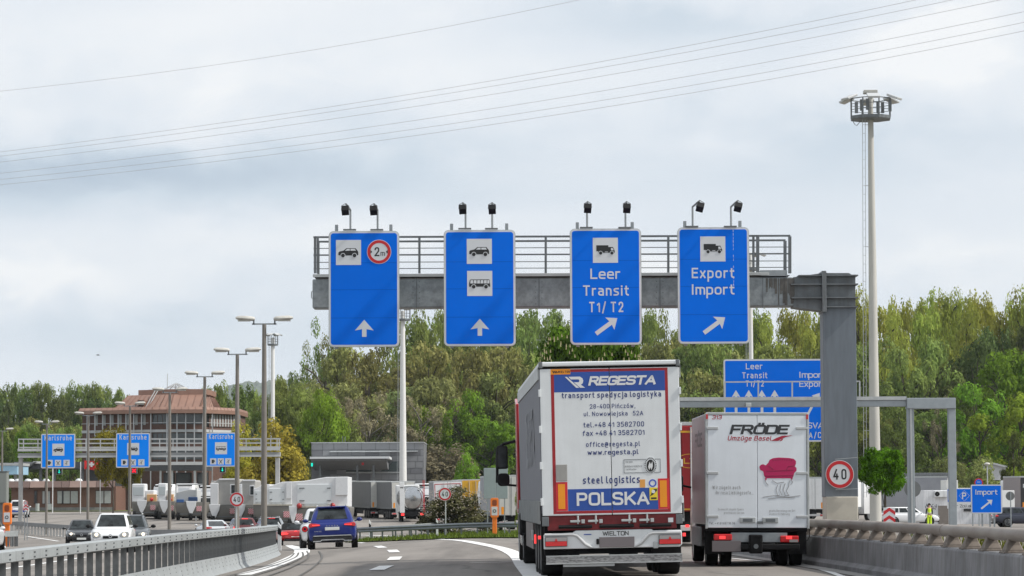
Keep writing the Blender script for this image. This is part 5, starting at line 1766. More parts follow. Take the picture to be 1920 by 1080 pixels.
MB().box(.72, .81, -.06, -.03, .50, .62).build('plug_box', GALVL, t, bevel=.012)
for sg in (-1, 1):
    xc = sg * 1.02
    l = MB().box(xc - .20, xc + .20, -.075, -.03, .565, .735).build('tail_lamp', M('lamp_body', (0.05, 0.05, 0.05), .4), t, bevel=.012)
    MB().box(xc - .19, xc + .19, -.086, -.075, .575, .655).build('red_lens', REDE if False else M('red_lens', (0.62, 0.012, 0.015), .2, coat=.7), l, bevel=.004)
    MB().box(xc - .19, xc + .19, -.084, -.075, .66, .725).build('clear_lens', M('clear_lens', (0.32, 0.30, 0.30), .2, coat=.6), l, bevel=.004)
    MB().plate([(xc - .03, .655), (xc + .03, .655), (xc, .715)], -.09, -.084).build('reflector_triangle', REDL, l)
UR = M('scuffed_aluminium', (0.34, 0.34, 0.34), .35, .7, var=.75, scale=7, stretch=(2, 1, 9))
MB().box(-1.20, 1.235, -.04, .06, .255, .40).build('underrun_bar', UR, t, bevel=.012)
m = MB(); m.box(-1.205, 1.24, -.048, -.03, .385, .405); m.box(-1.205, 1.24, -.048, -.03, .25, .27); m.build('underrun_edge', GALVL, t)
MB().box(-.9, .02, -.02, .05, .20, .245).build('underrun_rail', GALVL, t)
m = MB()
for x in (-.75, .75): m.box(x - .05, x + .05, .06, .5, .26, .8)
each(m, 'underrun_arm', CHASS, t)
MB().box(-.95, .95, .3, 13.2, .88, FL).build('chassis', CHASS, t)
for y in (1.15, 2.46, 3.77):
    for sg in (-1, 1): wheel(t, sg * 1.26, y, .52, .39, RIMD, sg)
m = MB()
for y in (1.15, 2.46, 3.77): m.cyl((-1.0, y, .52), (1.0, y, .52), .10, n=12)
each(m, 'axle', CHASS, t)
for sg in (-1, 1):
    MB().box(sg * 1.26 - .02, sg * 1.26 + .02, 4.6, 9.2, .45, .95).build('side_guard', M('dirty_plate', (0.16, 0.14, 0.135), .6, .2, var=.3), t)
    MB().box(sg * .92 - .34, sg * .92 + .34, .48, .52, .30, 1.05).build('mudflap', BLACK, t)
MB().box(-1.33, -1.28, .25, .33, .70, .76).build('side_lamp', REDE, t); MB().box(1.28, 1.33, .25, .33, .70, .76).build('side_lamp', REDE, t)
MB().box(-1.30, -1.275, 4.5, 4.9, .62, .82).build('reflex_plate', GALVL, t)
MB().box(-1.31, -1.275, 3.0, 3.1, .58, .75).build('side_marker', REDE, t)
# tractor
CABR = paint('lorry_cab_red', (0.45, 0.012, 0.018))
cb = MB()
cb.loft([[(x, y, z) for x, y in ((-1.24, 14.6), (1.24, 14.6), (1.24, 16.6), (1.1, 16.85), (-1.1, 16.85), (-1.24, 16.6))] for z in (.7, 2.6)] + [[(x, y, 3.75) for x, y in ((-1.2, 14.7), (1.2, 14.7), (1.2, 16.1), (1.05, 16.3), (-1.05, 16.3), (-1.2, 16.1))]])
cb.build('cab', CABR, t, bevel=.05, smooth=True)
for sg in (-1, 1):

    m = MB(); m.prism_x([(13.75, 1.2), (14.7, 1.1), (14.7, 3.7), (13.75, 3.55)], sg * 1.29 - .03, sg * 1.29 + .03); m.build('side_deflector', CABR, t, bevel=.02)
    MB().quadpanel(((sg * 1.245, 15.2, 1.9), (sg * 1.245, 16.4, 1.9), (sg * 1.225, 16.25, 2.6), (sg * 1.225, 15.2, 2.6)), 0, 1, 0, 1, .0, .03).build('side_window', GLASS, t)
    wheel(t, sg * 1.25, 16.0, .52, .33, RIM, sg); wheel(t, sg * 1.25, 12.6, .52, .6, RIMD, sg)
    m = MB(); m.plate(rrect(sg * 1.59 - .13, 2.12, sg * 1.59 + .13, 2.66, .05), 16.35, 16.55); m.plate(rrect(sg * 1.57 - .14, 1.72, sg * 1.57 + .14, 2.02, .09), 16.33, 16.55)
    mo = m.build('mirror', BLACK, t, bevel=.03)
    MB().plate(rrect(sg * 1.59 - .10, 2.16, sg * 1.59 + .10, 2.62, .04), 16.343, 16.35).build('mirror_glass', GLASS, mo)
    m = MB(); m.tube([(sg * 1.22, 16.45, 2.78), (sg * 1.55, 16.45, 2.70), (sg * 1.70, 16.45, 2.60), (sg * 1.72, 16.45, 1.80)], .035, 8); m.bar((sg * 1.22, 16.45, 1.72), (sg * 1.6, 16.45, 1.76), .07, .05)
    m.build('mirror_arm', BLACK, t, smooth=True)
    MB().box(sg * 1.2 - .14, sg * 1.2 + .14, 11.95, 13.3, .62, 1.12).build('fender', BLACK, t, bevel=.05)
    MB().box(sg * .95 - .3, sg * .95 + .3, 13.9, 15.0, .35, .85).build('fuel_tank', CHROME, t, bevel=.08)
MB().quadpanel(((1.1, 16.86, 1.7), (-1.1, 16.86, 1.7), (-1.05, 16.45, 3.0), (1.05, 16.45, 3.0)), .03, .97, .03, .97, .05).build('windscreen', GLASS, t)
D = 54.65
X0 = at(1147.5, D)
t.location = (X0, D, g(X0, D) - .0); t.rotation_euler = (0, R(-0.9), R(1.45))
LORRY = t


# ------------------------------------------------------------------ white removal van
VW = M('van_box_white', (0.80, 0.84, 0.88), .38, var=.05, scale=1.5, coat=.2, grime=.05)
t = thing('removal_van', 'white box van reading FRÖDE with a magenta sofa drawn on its rear doors', 'van')
bw = 1.06
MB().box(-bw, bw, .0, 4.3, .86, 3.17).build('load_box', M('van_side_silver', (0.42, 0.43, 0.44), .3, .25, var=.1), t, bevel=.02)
vd = []
for sg in (-1, 1):
    vd.append(MB().box(min(sg * .004, sg * (bw - .035)), max(sg * .004, sg * (bw - .035)), -.035, .0, .80, 3.13).build('rear_door', VW, t, bevel=.01))
m = MB()
for sg in (-1, 1): m.box(sg * bw - .035, sg * bw + .035, -.05, .05, .78, 3.17) if False else m.box(sg * (bw - .005) - .025, sg * (bw - .005) + .025, -.045, .05, .78, 3.17)
each(m, 'corner_post', GALVL, t, bevel=.01)
MB().box(-bw, bw, -.04, .05, 3.135, 3.19).build('rear_header', GALVL, t, bevel=.01)
for sg in (-1, 1): MB().box(sg * (bw - .02) - .022, sg * (bw - .02) + .022, -.052, -.045, 3.05, 3.15).build('clearance_lamp', REDL, t)
m = MB()
for sg in (-1, 1):
    for z in (2.86, 1.93, 1.03): m.box(sg * (bw - .13) - .125, sg * (bw - .13) + .125, -.055, -.035, z - .025, z + .03)
each(m, 'hinge', M('hinge_grey', (0.50, 0.51, 0.51), .4, .3), t, bevel=.008)
for x in (-.20, .27):
    l = MB().box(x - .165, x + .165, -.06, -.035, .90, 1.02).build('door_handle', GALVL, t, bevel=.012)
    MB().box(x - .10, x + .10, -.066, -.06, .925, .99).build('handle_recess', GALVD, l, bevel=.006)
m = MB(); m.box(.00, .12, -.06, -.035, .885, .935); m.build('door_latch', GALVD, t)
VY = -.038
CHAR = M('livery_charcoal', (0.035, 0.037, 0.042), .5); CRIM = M('livery_crimson', (0.42, 0.015, 0.045), .5); MAG = M('livery_magenta', (0.50, 0.008, 0.10), .5); PENC = M('pencil_grey', (0.26, 0.25, 0.25), .6); MAGD = M('livery_dark_magenta', (0.24, 0.005, 0.05), .5)
lettering('FRÖDE', .055, 2.735, .20, CHAR, t, VY, width=1.26, bold=.04, shear=.2)
lettering('Umzüge Basel', -.155, 2.605, .10, CRIM, t, VY, width=.91, bold=.015, shear=.22)
m = MB(); m.plate([(.29, 2.60), (.40, 2.66), (.52, 2.705), (.74, 2.715), (.60, 2.68), (.50, 2.64), (.44, 2.60)], VY - .002, VY)
m.plate([(.46, 2.60), (.52, 2.645), (.55, 2.645), (.51, 2.60)], VY - .002, VY)
m.build('swoosh', CRIM, vd[1])
lettering('313', -.83, 3.045, .085, CRIM, t, VY, width=.21, bold=.015, shear=.22)
# sofa
def sx_(px): return (px - 1420) / 89.4
def sz_(py): return (1064 - py) / 89.4 - .02
SO = lambda pts: [(sx_(a), sz_(b)) for a, b in pts]
m = MB()
m.plate(SO([(1424, 878), (1427, 874), (1431, 873), (1436, 875), (1441, 870), (1443, 865), (1449, 862), (1460, 860.5), (1480, 861.5), (1488, 863), (1492, 867), (1492, 872), (1490, 877), (1493, 880), (1493, 885), (1489, 889), (1487, 896), (1485, 899), (1436, 899), (1433, 895), (1431, 886), (1426, 884)]), VY - .002, VY)
for a in ((1436, 899), (1484, 898)): m.plate(SO([(a[0] - 2, a[1]), (a[0] + 2, a[1]), (a[0] + .5, a[1] + 4), (a[0] - .5, a[1] + 4)]), VY - .002, VY)
so = m.build('sofa_picture', MAG, vd[1])
m = MB()
for pts in (((1437, 886), (1487, 884)), ((1441, 876), (1450, 883)), ((1474, 884), (1478, 877)), ((1478, 877), (1489, 876)), ((1434, 895), (1487, 894))):
    (a, b), (c_, d_) = pts; m.bar((sx_(a), VY - .003, sz_(b)), (sx_(c_), VY - .003, sz_(d_)), .012, .004, up=(0, 1, 0))
for k in range(9): m.plate(circ(sx_(1450 + 4.2 * k), sz_(864.5 + .3 * abs(k - 4)), .012, 8), VY - .004, VY - .002)
m.build('sofa_line', MAGD, so)
m = MB()


def pen(*pts):
    for (a, b), (c_, d_) in zip(pts, pts[1:]): m.bar((sx_(a), VY - .001, sz_(b)), (sx_(c_), VY - .001, sz_(d_)), .009, .004, up=(0, 1, 0))


pen((1434, 902), (1437, 908), (1441, 912)); pen((1448, 903), (1456, 908), (1470, 906)); pen((1458, 911), (1455, 920), (1458, 931)); pen((1464, 910), (1462, 922), (1466, 931))
pen((1472, 908), (1468, 920), (1472, 931)); pen((1480, 903), (1478, 915), (1474, 922), (1478, 931)); pen((1430, 934), (1450, 931), (1475, 934), (1500, 931)); pen((1440, 937), (1465, 934), (1490, 935)); pen((1454, 932), (1462, 930)); pen((1470, 932), (1480, 930)); pen((1482, 902), (1486, 906), (1482, 911))
each(m, 'pencil_line', PENC, vd[1])
LGREY = M('livery_grey', (0.30, 0.30, 0.30), .6)
lettering('Wir zügeln auch', sx_(1337), sz_(919.5), .075, LGREY, t, VY, width=.58, align='L')
lettering('ihr rosa Lieblingssofa...', sx_(1343), sz_(929), .075, LGREY, t, VY, width=.78, align='L')
lettering('So macht zügeln Spass', sx_(1347), sz_(958.5), .045, LGREY, t, VY, width=.53, align='L'); lettering('profitieren Sie von', sx_(1358), sz_(965), .045, LGREY, t, VY, width=.42, align='L')
lettering('gratis Beratung vor Ort', sx_(1442), sz_(961), .045, LGREY, t, VY, width=.54, align='L'); lettering('unserer Erfahrung', sx_(1442), sz_(967), .045, LGREY, t, VY, width=.42, align='L')
lettering('Tel. + 41 61 697 96 96', sx_(1331), sz_(984.5), .05, M('faint_ink'), t, VY, width=.53, align='L', bold=.01)
ct = lettering('FRÖDE', 0, 0, .3, M('side_green_grey', (0.22, 0.25, 0.24), .5), t, 0, width=2.2, bold=.03, name='side_lettering'); ct.rotation_euler = (0, 0, R(-90)); ct.location = (-bw - .0005, 2.2, 2.5)
# underneath
MB().box(-bw + .02, bw - .02, -.02, .3, .72, .86).build('rear_sill', CHASS, t, bevel=.01)
MB().box(-.85, .85, .3, 4.4, .50, .80).build('chassis', CHASS, t)
MB().box(-.55, .62, -.02, .06, .50, .70).build('light_bar', GALV, t, bevel=.01)
for sg, xc in ((-1, -.72), (1, .66)):
    l = MB().box(xc - .19, xc + .19, -.08, .02, .50 if sg > 0 else .54, .64 if sg > 0 else .67).build('tail_lamp', M('red_lens'), t, bevel=.02)
    MB().box(xc - .07, xc + .05, -.088, -.08, .57, .63).build('lit_lens', REDE, l, bevel=.01)
    if sg > 0: MB().box(xc + .0, xc + .18, -.086, -.08, .505, .56).build('clear_lens', M('clear_lens'), l)
MB().box(-.35, .87, -.12, -.02, .35, .47).build('bumper', BLACK, t, bevel=.02)
MB().box(-.18, .10, -.16, -.02, .27, .66).build('tow_block', CHASS, t, bevel=.03)
m = MB(); m.cyl((-.04, -.17, .42), (-.04, -.13, .42), .05, n=12); m.build('tow_pin', GALVD, t)
MB().box(-.945, -.35, -.10, -.085, .31, .53).build('number_plate', BLANK, t, bevel=.004)
m = MB(); m.tube([(1.08, .0, .86), (1.08, -.0, .62), (1.05, -.02, .55), (.98, -.02, .54)], .012, 6); m.build('tail_pipe', BLACK, t)
for y, sgs in ((.95, (-1, 1)),):
    for sg in sgs:
        wheel(t, sg * 1.0, y, .35, .24, RIMD, sg); wheel(t, sg * .70, y, .35, .22, RIMD, sg)
        MB().box(sg * .86 - .2, sg * .86 + .2, .40, .43, .25, .72).build('mudflap', BLACK, t)
m = MB().cyl((-.7, .95, .35), (.7, .95, .35), .07, n=10); each(m, 'axle', CHASS, t)
MB().box(-.55, -.1, 1.3, 2.6, .30, .5).build('exhaust_box', CHASS, t)
for sg in (-1, 1):
    wheel(t, sg * 1.0, 4.95, .35, .24, RIM, sg)
    MB().box(sg * bw - .02, sg * bw + .02, 1.5, 4.2, .40, .80).build('side_skirt', GALVL, t, bevel=.01)
    m = MB(); m.plate(rrect(sg * 1.31 - .12, 1.55, sg * 1.31 + .12, 1.92, .05), 5.25, 5.40); m.bar((sg * 1.0, 5.35, 1.65), (sg * 1.25, 5.33, 1.7), .05, .05); m.build('mirror', BLACK, t, bevel=.025)
cb = MB(); cb.loft([[(x, y, z) for x, y in ((-.98, 4.35), (.98, 4.35), (.98, 6.1), (.8, 6.3), (-.8, 6.3), (-.98, 6.1))] for z in (.35, 1.25)] + [[(x, y, 2.35) for x, y in ((-.88, 4.35), (.88, 4.35), (.86, 4.9), (.7, 5.1), (-.7, 5.1), (-.86, 4.9))]])
cb.build('cab', WHITEP, t, bevel=.06, smooth=True)
D = 63.2
X0 = at(1416, D); t.location = (X0, D, g(X0, D)); t.rotation_euler = (0, R(.35), R(.5))


# ------------------------------------------------------------------ other lorries, seen farther off
def box_lorry(label, X, Y, yaw, side, door, L=13.6, H=3.95, Wd=2.52, cab=None, name='parked_lorry', group=None, marks=True, doorframe=None, ribs=False, front=False, chassis_h=1.12):
    t = thing(name, label, 'lorry', (0, 0, 0), 0, group)
    h = Wd / 2
    b = MB().box(-h, h, 0, L, chassis_h, H).build('load_box', side, t, bevel=.04)
    m = MB(); m.box(-h - .015, h + .015, -.01, L + .01, H - .10, H + .012); m.build('roof_edge', GALVL, t, bevel=.01)
    for sg in (-1, 1):
        d = MB().box(min(sg * .015, sg * (h - .06)), max(sg * .015, sg * (h - .06)), -.05, .0, chassis_h + .02, H - .12).build('rear_door', door, t, bevel=.015)
        if marks:
            MB().box(sg * (h - .30) - .09, sg * (h - .30) + .09, -.06, -.05, chassis_h + .08, chassis_h + .6).build('marker_panel', ORG, d)
        MB().cyl((sg * .3, -.075, chassis_h - .05), (sg * .3, -.075, H - .15), .025, n=6).build('lock_rod', GALVL, d)
        if doorframe:
            f = MB(); xa, xb = sorted((sg * .02, sg * (h - .14))); z0, z1 = chassis_h + .15, H - .25
            for q in ((xa, xb, z1 - .06, z1), (xa, xb, z0, z0 + .06), ((xb - .06) if sg > 0 else xa, xb if sg > 0 else xa + .06, z0, z1)): f.box(q[0], q[1], -.058, -.05, q[2], q[3])
            f.build('door_border', doorframe, d)
    for sg in (-1, 1):
        MB().box(sg * h - .02, sg * h + .02, .05, L, chassis_h - .06, chassis_h + .14).build('side_rail', GALVD, t)
        if ribs:
            r = MB()
            for k in range(int(L / .35)): r.box(sg * h - .03, sg * h + .03, .15 + .35 * k, .3 + .35 * k, chassis_h + .15, H - .12)
            r.build('side_ribs', side, t)
    MB().box(-.9, .9, .2, L, .78, chassis_h).build('chassis', CHASS, t)
    MB().box(-h + .05, h - .05, -.02, .06, .50, .68).build('rear_bumper', M('bumper_white', (0.55, 0.55, 0.55), .5), t, bevel=.02)
    for sg in (-1, 1):
        MB().box(sg * (h - .3) - .2, sg * (h - .3) + .2, -.05, -.02, .53, .65).build('tail_lamp', REDL, t, bevel=.01)
        for y in ((1.3, 2.6, 3.9) if L > 9 else (1.4,)): wheel(t, sg * h * .98, y, .5, .38, RIMD, sg, n=18)
        MB().box(sg * h - .03, sg * h + .01, 4.6, L * .7, .42, .9).build('side_guard', CHASS, t)
    cc = cab or WHITEP
    c = MB(); y0 = L + .65
    c.loft([[(x, y, z) for x, y in ((-h, y0), (h, y0), (h, y0 + 1.9), (h * .85, y0 + 2.15), (-h * .85, y0 + 2.15), (-h, y0 + 1.9))] for z in (.6, 2.5)] + [[(x, y, 3.6) for x, y in ((-h * .95, y0 + .1), (h * .95, y0 + .1), (h * .95, y0 + 1.4), (h * .8, y0 + 1.6), (-h * .8, y0 + 1.6), (-h * .95, y0 + 1.4))]])
    c.build('cab', cc, t, bevel=.06, smooth=True)
    MB().quadpanel(((h * .85, y0 + 2.16, 1.6), (-h * .85, y0 + 2.16, 1.6), (-h * .82, y0 + 1.78, 2.8), (h * .82, y0 + 1.78, 2.8)), .02, .98, .02, .98, .06).build('windscreen', GLASS, t)
    for sg in (-1, 1):
        MB().quadpanel(((sg * h, y0 + .7, 1.6), (sg * h, y0 + 1.8, 1.6), (sg * h * .985, y0 + 1.55, 2.45), (sg * h * .985, y0 + .7, 2.45)), 0, 1, 0, 1, 0, .05).build('side_window', GLASS, t)
        wheel(t, sg * h * .98, y0 + 1.2, .5, .33, RIM, sg, n=18); wheel(t, sg * h * .98, y0 - 1.6, .5, .5, RIMD, sg, n=18)
        MB().box(sg * (h + .18) - .1, sg * (h + .18) + .1, y0 + 1.9, y0 + 2.0, 1.7, 2.5).build('mirror', BLACK, t, bevel=.03)
    place(t, X, Y, yaw, 6)
    return t


CURG = M('parked_curtain_grey', (0.125, 0.13, 0.14), .6, var=.12, scale=1.2)
CURL = M('parked_curtain_light', (0.29, 0.30, 0.325), .6, var=.08, scale=1.2)
DOORC = M('cream_door', (0.55, 0.545, 0.51), .5, var=.06)
GL = 'lorries parked on the border plaza'
box_lorry('red lorry with gold stripes and oval emblem between the big lorry and the removal van', at(1276, 97), 97, R(1), paint('trailer_deep_red', (0.30, 0.008, 0.012)), M('door_red', (0.30, 0.008, 0.012), .45, var=.08), name='red_lorry', marks=False, H=3.95, cab=CABR)
rl = [o for o in COL.objects if o.name == 'red_lorry'][0]
GOLD = M('gold_paint', (0.62, 0.34, 0.02), .45)
m = MB(); m.box(-1.2, 1.2, -.056, -.05, 3.62, 3.68); m.box(-1.2, 1.2, -.056, -.05, 1.16, 1.21); m.build('gold_stripe', GOLD, rl)
m = MB()
n = 30; pr = [(.26 + .40 * math.cos(2 * math.pi * k / n), 2.72 + .22 * math.sin(2 * math.pi * k / n)) for k in range(n)]
m = MB()
for a, b in zip(pr, pr[1:] + pr[:1]): m.bar((a[0], -.054, a[1]), (b[0], -.054, b[1]), .022, .006, up=(0, 1, 0))
m.build('oval_emblem', GOLD, rl); lettering('LZ', .26, 2.63, .18, GOLD, rl, -.054, width=.4, bold=.03)
MB().box(.1, .22, -.08, -.05, .62, .70).build('lit_lamp', REDE, rl)
# two grey curtain lorries standing in a row
for px, D, yaw, side, door, lb in ((715, 328, 12, CURG, DOORC, 'grey curtain lorry with cream doors standing right of the white container'),
                                   (755, 318, 11, CURG, DOORC, 'grey curtain lorry with cream doors, second of the row, beside the tank trailer')):
    box_lorry(lb, at(px, D), D, R(yaw), side, door, group=GL)
l = box_lorry('white box lorry with blue and orange emblem behind the big grey machine', at(646, 345), 345, R(10), M('container_white', (0.56, 0.55, 0.52), .5, var=.08), M('container_white'), group=GL, marks=False)
lettering('MB', -.2, 2.9, .62, M('emblem_blue', (0.02, 0.16, 0.50), .5), l, -.055, bold=.06, shear=.2); MB().box(-.75, .3, -.056, -.05, 2.3, 2.55).build('orange_mark', ORANGE, l)
l = box_lorry('white trailer with thin red border and slanted lettering behind the flowering bush', at(840, 264), 264, R(3), M('trailer_side_grey', (0.24, 0.245, 0.26), .6, var=.1), WHITE, group=GL, doorframe=M('border_red', (0.45, 0.02, 0.03), .5), marks=False, Wd=2.55, H=3.9)
lettering('SPEDEX', -.05, 2.55, .24, CHAR, l, -.055, width=1.3, bold=.03, shear=.35); MB().plate([(.35, 2.85), (1.05, 3.35), (1.05, 2.2), (.8, 2.2)], -.0535, -.05).build('grey_swoosh', GALVL, l)
YELC = M('container_yellow', (0.66, 0.36, 0.02), .5, var=.08)
l = box_lorry('yellow container lorry between the white trailer and the grey sign board', at(886, 272), 272, R(4), YELC, YELC, L=12.2, group=GL, ribs=True, marks=False, Wd=2.44)
lettering('C 451', -.05, 2.3, .3, SIGNK, l, -.055, width=.8)
box_lorry('pale grey curtain lorry close behind the big lorry mirror', at(966, 214), 214, R(6), CURL, DOORC, group=GL)
box_lorry('long pale grey trailer parked behind the round tree on the right', at(1772, 285), 285, R(84), CURL, DOORC, group=GL, H=4.0)
box_lorry('white lorry cab and trailer seen between the van and the gantry post', at(1520, 272), 272, R(-30), WHITE, WHITE, L=8, group=GL)
l = box_lorry('black, red and grey lorry at the right edge of the picture', at(1936, 262), 262, R(0), M('trailer_pink_grey', (0.26, 0.225, 0.225), .5, var=.1), M('door_black', (0.02, 0.02, 0.022), .45), group=GL, L=9)
lettering('Ristorante', 0, 2.95, .34, LETW, l, -.055, width=2.0, bold=.03); m = MB(); m.plate([(-1.15, 1.3), (.1, 1.3), (-.4, 2.0)], -.056, -.05); m.build('red_flash', SIGNR, l); m = MB(); m.plate(circ(.1, 2.35, .38, 20), -.056, -.05); m.build('white_disc', LETW, l)


# mirror-bright tank trailer
def tank_trailer(label, X, Y, yaw):
    t = thing('tank_lorry', label, 'lorry', (0, 0, 0), 0, GL)
    SS = M('polished_tank', (0.50, 0.51, 0.52), .16, .95, var=.1)
    o = lambda r, y: [(r * 1.0 * math.cos(2 * math.pi * k / 24), y, 2.3 + r * math.sin(2 * math.pi * k / 24)) for k in range(24)]
    MB().loft([o(.3, -.16), o(.8, -.10), o(1.05, .02), o(1.18, .2), o(1.2, 5), o(1.2, 10.8), o(.9, 11)]).build('tank', SS, t, smooth=True)
    m = MB()
    for y in (.2, 3, 6, 9): m.loft([o(1.225, y), o(1.225, y + .1)])
    m.build('tank_band', GALVL, t)
    MB().box(-1.22, -.75, -.2, -.05, .9, 3.9).build('white_cabinet', WHITE, t, bevel=.02)
    MB().box(-1.2, 1.2, -.12, .0, .5, .95).build('rear_bumper', CHASS, t, bevel=.02)
    MB().box(-.8, .8, .1, 11, .8, 1.2).build('chassis', CHASS, t)
    for sg in (-1, 1):
        MB().box(sg * .95 - .15, sg * .95 + .15, -.16, -.12, .62, .85).build('tail_lamp', REDE, t)
        for y in (1.3, 2.6, 3.9): wheel(t, sg * 1.22, y, .5, .38, RIMD, sg, n=18)
    m = MB(); m.bar((1.1, -.15, .9), (1.1, -.15, 4.05), .06); m.bar((1.22, -.15, .9), (1.22, -.15, 4.05), .06)
    for k in range(9): m.bar((1.1, -.15, 1.1 + .33 * k), (1.22, -.15, 1.1 + .33 * k), .035)
    m.build('ladder', SIGNR, t)
    for sg in (-1, 1): MB().box(sg * .95 - .2, sg * .95 + .2, -.2, -.02, 3.3, 3.45).build('top_rail', GALVD, t)
    c = MB(); c.box(-1.2, 1.2, 11.6, 13.6, .7, 3.6); c.build('cab', WHITE, t, bevel=.1)
    place(t, X, Y, yaw, 5)
    return t


tank_trailer('mirror bright tank trailer with red lamps between the curtain lorries', at(772, 300), 300, R(4))


# white heavy machines with grey tub-shaped hulls waiting in a row
HULL = M('machine_hull_grey', (0.15, 0.142, 0.125), .5, .1, var=.14, scale=.8)
MACW = M('machine_white', (0.68, 0.69, 0.70), .45, var=.05)
HAZ = None


def machine(label, px0, px1, ytop, D, var, yaw=0.0):
    s_ = S(D); w = (px1 - px0) / s_; X = at((px0 + px1) / 2, D); gz = g(X, D); H = W((px0 + px1) / 2, ytop, D).z - gz
    t = thing('white_machine', label, 'heavy vehicle', (0, 0, 0), 0, 'white heavy machines queued on the plaza')
    h = w / 2; dp = 7.0
    hb = .42; ht = min(H * .50, 2.0) if var != 'tall' else 1.75
    pr = [(-h, ht), (-h * .99, ht * .74), (-h * .93, hb + .42), (-h * .8, hb + .12), (-h * .6, hb), (h * .6, hb), (h * .8, hb + .12), (h * .93, hb + .42), (h * .99, ht * .74), (h, ht)]
    MB().plate(pr, 0, dp).build('hull', HULL, t, bevel=.08, smooth=True)
    if var in ('big', 'box'):
        MB().plate([(-h * .98, ht + .01), (h * .92, ht + .01), (h * .92, H), (h * .2, H - .02), (-h * .55, H - .32), (-h * .98, H - .38)], .25, dp - .3).build('superstructure', MACW, t, bevel=.05)
        p = MB(); p.box(-h * .80, h * .38, .17, .25, ht + .25, H - .60); pa = p.build('side_panel', M('panel_cool_white', (0.62, 0.65, 0.66), .4), t, bevel=.03)
        m = MB()
        for zz in (ht + .5, H - .95):
            m.box(-h * .72, -h * .55, .12, .17, zz, zz + .07); m.box(h * .22, h * .34, .12, .17, zz, zz + .07)
        each(m, 'hatch_hinge', GALVD, t)
        MB().box(-h * .55, h * .2, .11, .17, ht + .10, ht + .30).build('step_grille', GALVL, t)
        MB().box(-h, h * .95, -.05, .25, ht - .02, ht + .10).build('deck_edge', M('deck_cream', (0.46, 0.43, 0.36), .6, var=.25), t)
        MB().box(h * .5, h * .93, .10, .25, H - 1.5, H - .02).build('cooling_box', MACW, t, bevel=.03)
    elif var == 'cab':
        MB().box(-h, -h * .05, .1, 2.6, ht * .6, H).build('cab', MACW, t, bevel=.12)
        MB().box(-h * .92, -h * .15, .05, .1, H - 1.25, H - .35).build('cab_window', M('pale_window', (0.45, 0.49, 0.50), .15), t, bevel=.04)
        MB().box(-h * .05, h * .6, .3, 3.2, ht, H - .7).build('engine_cover', MACW, t, bevel=.1)
        MB().box(h * .1, h * .8, .05, .6, ht - .1, ht + .75).build('pump_box', M('pump_ochre', (0.60, 0.36, 0.16), .5), t, bevel=.05)
        m = MB().ball((h * .45, .05, ht + .2), .2, .15, .2); m.build('pump_cap', REDL, t, smooth=True)
        MB().box(h * .6, h, .3, 3, ht, ht + .5).build('deck', MACW, t, bevel=.04)
    elif var == 'tall':
        MB().plate([(-h, ht + .01), (h, ht + .01), (h, H - .12), (h * .9, H), (-h * .45, H), (-h * .7, H - .25), (-h, H - .35)], .25, dp - .3).build('superstructure', M('machine_warm_grey', (0.38, 0.37, 0.35), .5, var=.06), t, bevel=.06)
        MB().box(-h, -h * .45, .05, .25, ht - .2, H - .4).build('white_panel', MACW, t, bevel=.05)
        MB().box(h * .35, h * .88, .15, .25, H - 1.5, H - .5).build('window_frame', MACW, t, bevel=.03)
        MB().box(h * .44, h * .82, .12, .15, H - 1.4, H - .6).build('cab_window', GLASS, t, bevel=.02)
        MB().box(-h * .4, h, .1, .3, H - .12, H + .04).build('roof_edge', MACW, t, bevel=.03)
    else:
        MB().plate([(-h, ht + .01), (h * .4, ht + .01), (h * .4, H - .6), (-h * .1, H - .5), (-h, H - .9)], .25, dp - 1).build('superstructure', M('machine_pale_grey', (0.50, 0.51, 0.51), .45), t, bevel=.06)
        m = MB(); m.bar((-h, .1, H - .05), (h, .1, H), .12, .12); m.bar((-h * .95, .1, ht), (-h * .95, .1, H), .1); m.bar((h * .95, .1, ht), (h * .95, .1, H), .1)
        m.bar((h * .35, .1, hb - .5), (h * .35, .1, H - .4), .12); m.build('loading_frame', GALVL, t)
        MB().box(-h * .15, h * .45, -.05, .25, ht + .1, ht + .55).build('blue_tarp', M('tarp_blue', (0.012, 0.045, 0.13), .6), t, bevel=.08)
        MB().box(-h * .9, -h * .45, -.0, .25, ht, ht + .3).build('blue_strip', M('strip_blue', (0.03, 0.10, 0.28), .5), t)
    # white pointed side flap
    fx = {'big': -h * .93, 'box': -h * .55, 'cab': -h * .25, 'tall': -h * .70, 'frame': h * .05}[var]; fw = .34 if var == 'big' else .55
    fz = ht + .12
    m = MB()
    if var != 'box': m.plate([(fx - fw, fz), (fx + fw, fz), (fx + fw * .85, fz - .55), (fx + fw * .25, fz - 1.25), (fx, fz - 1.42), (fx - fw * .35, fz - 1.2), (fx - fw * .85, fz - .5)], -.16, -.04)
    if m.v: m.build('side_flap', MACW, t, bevel=.035)
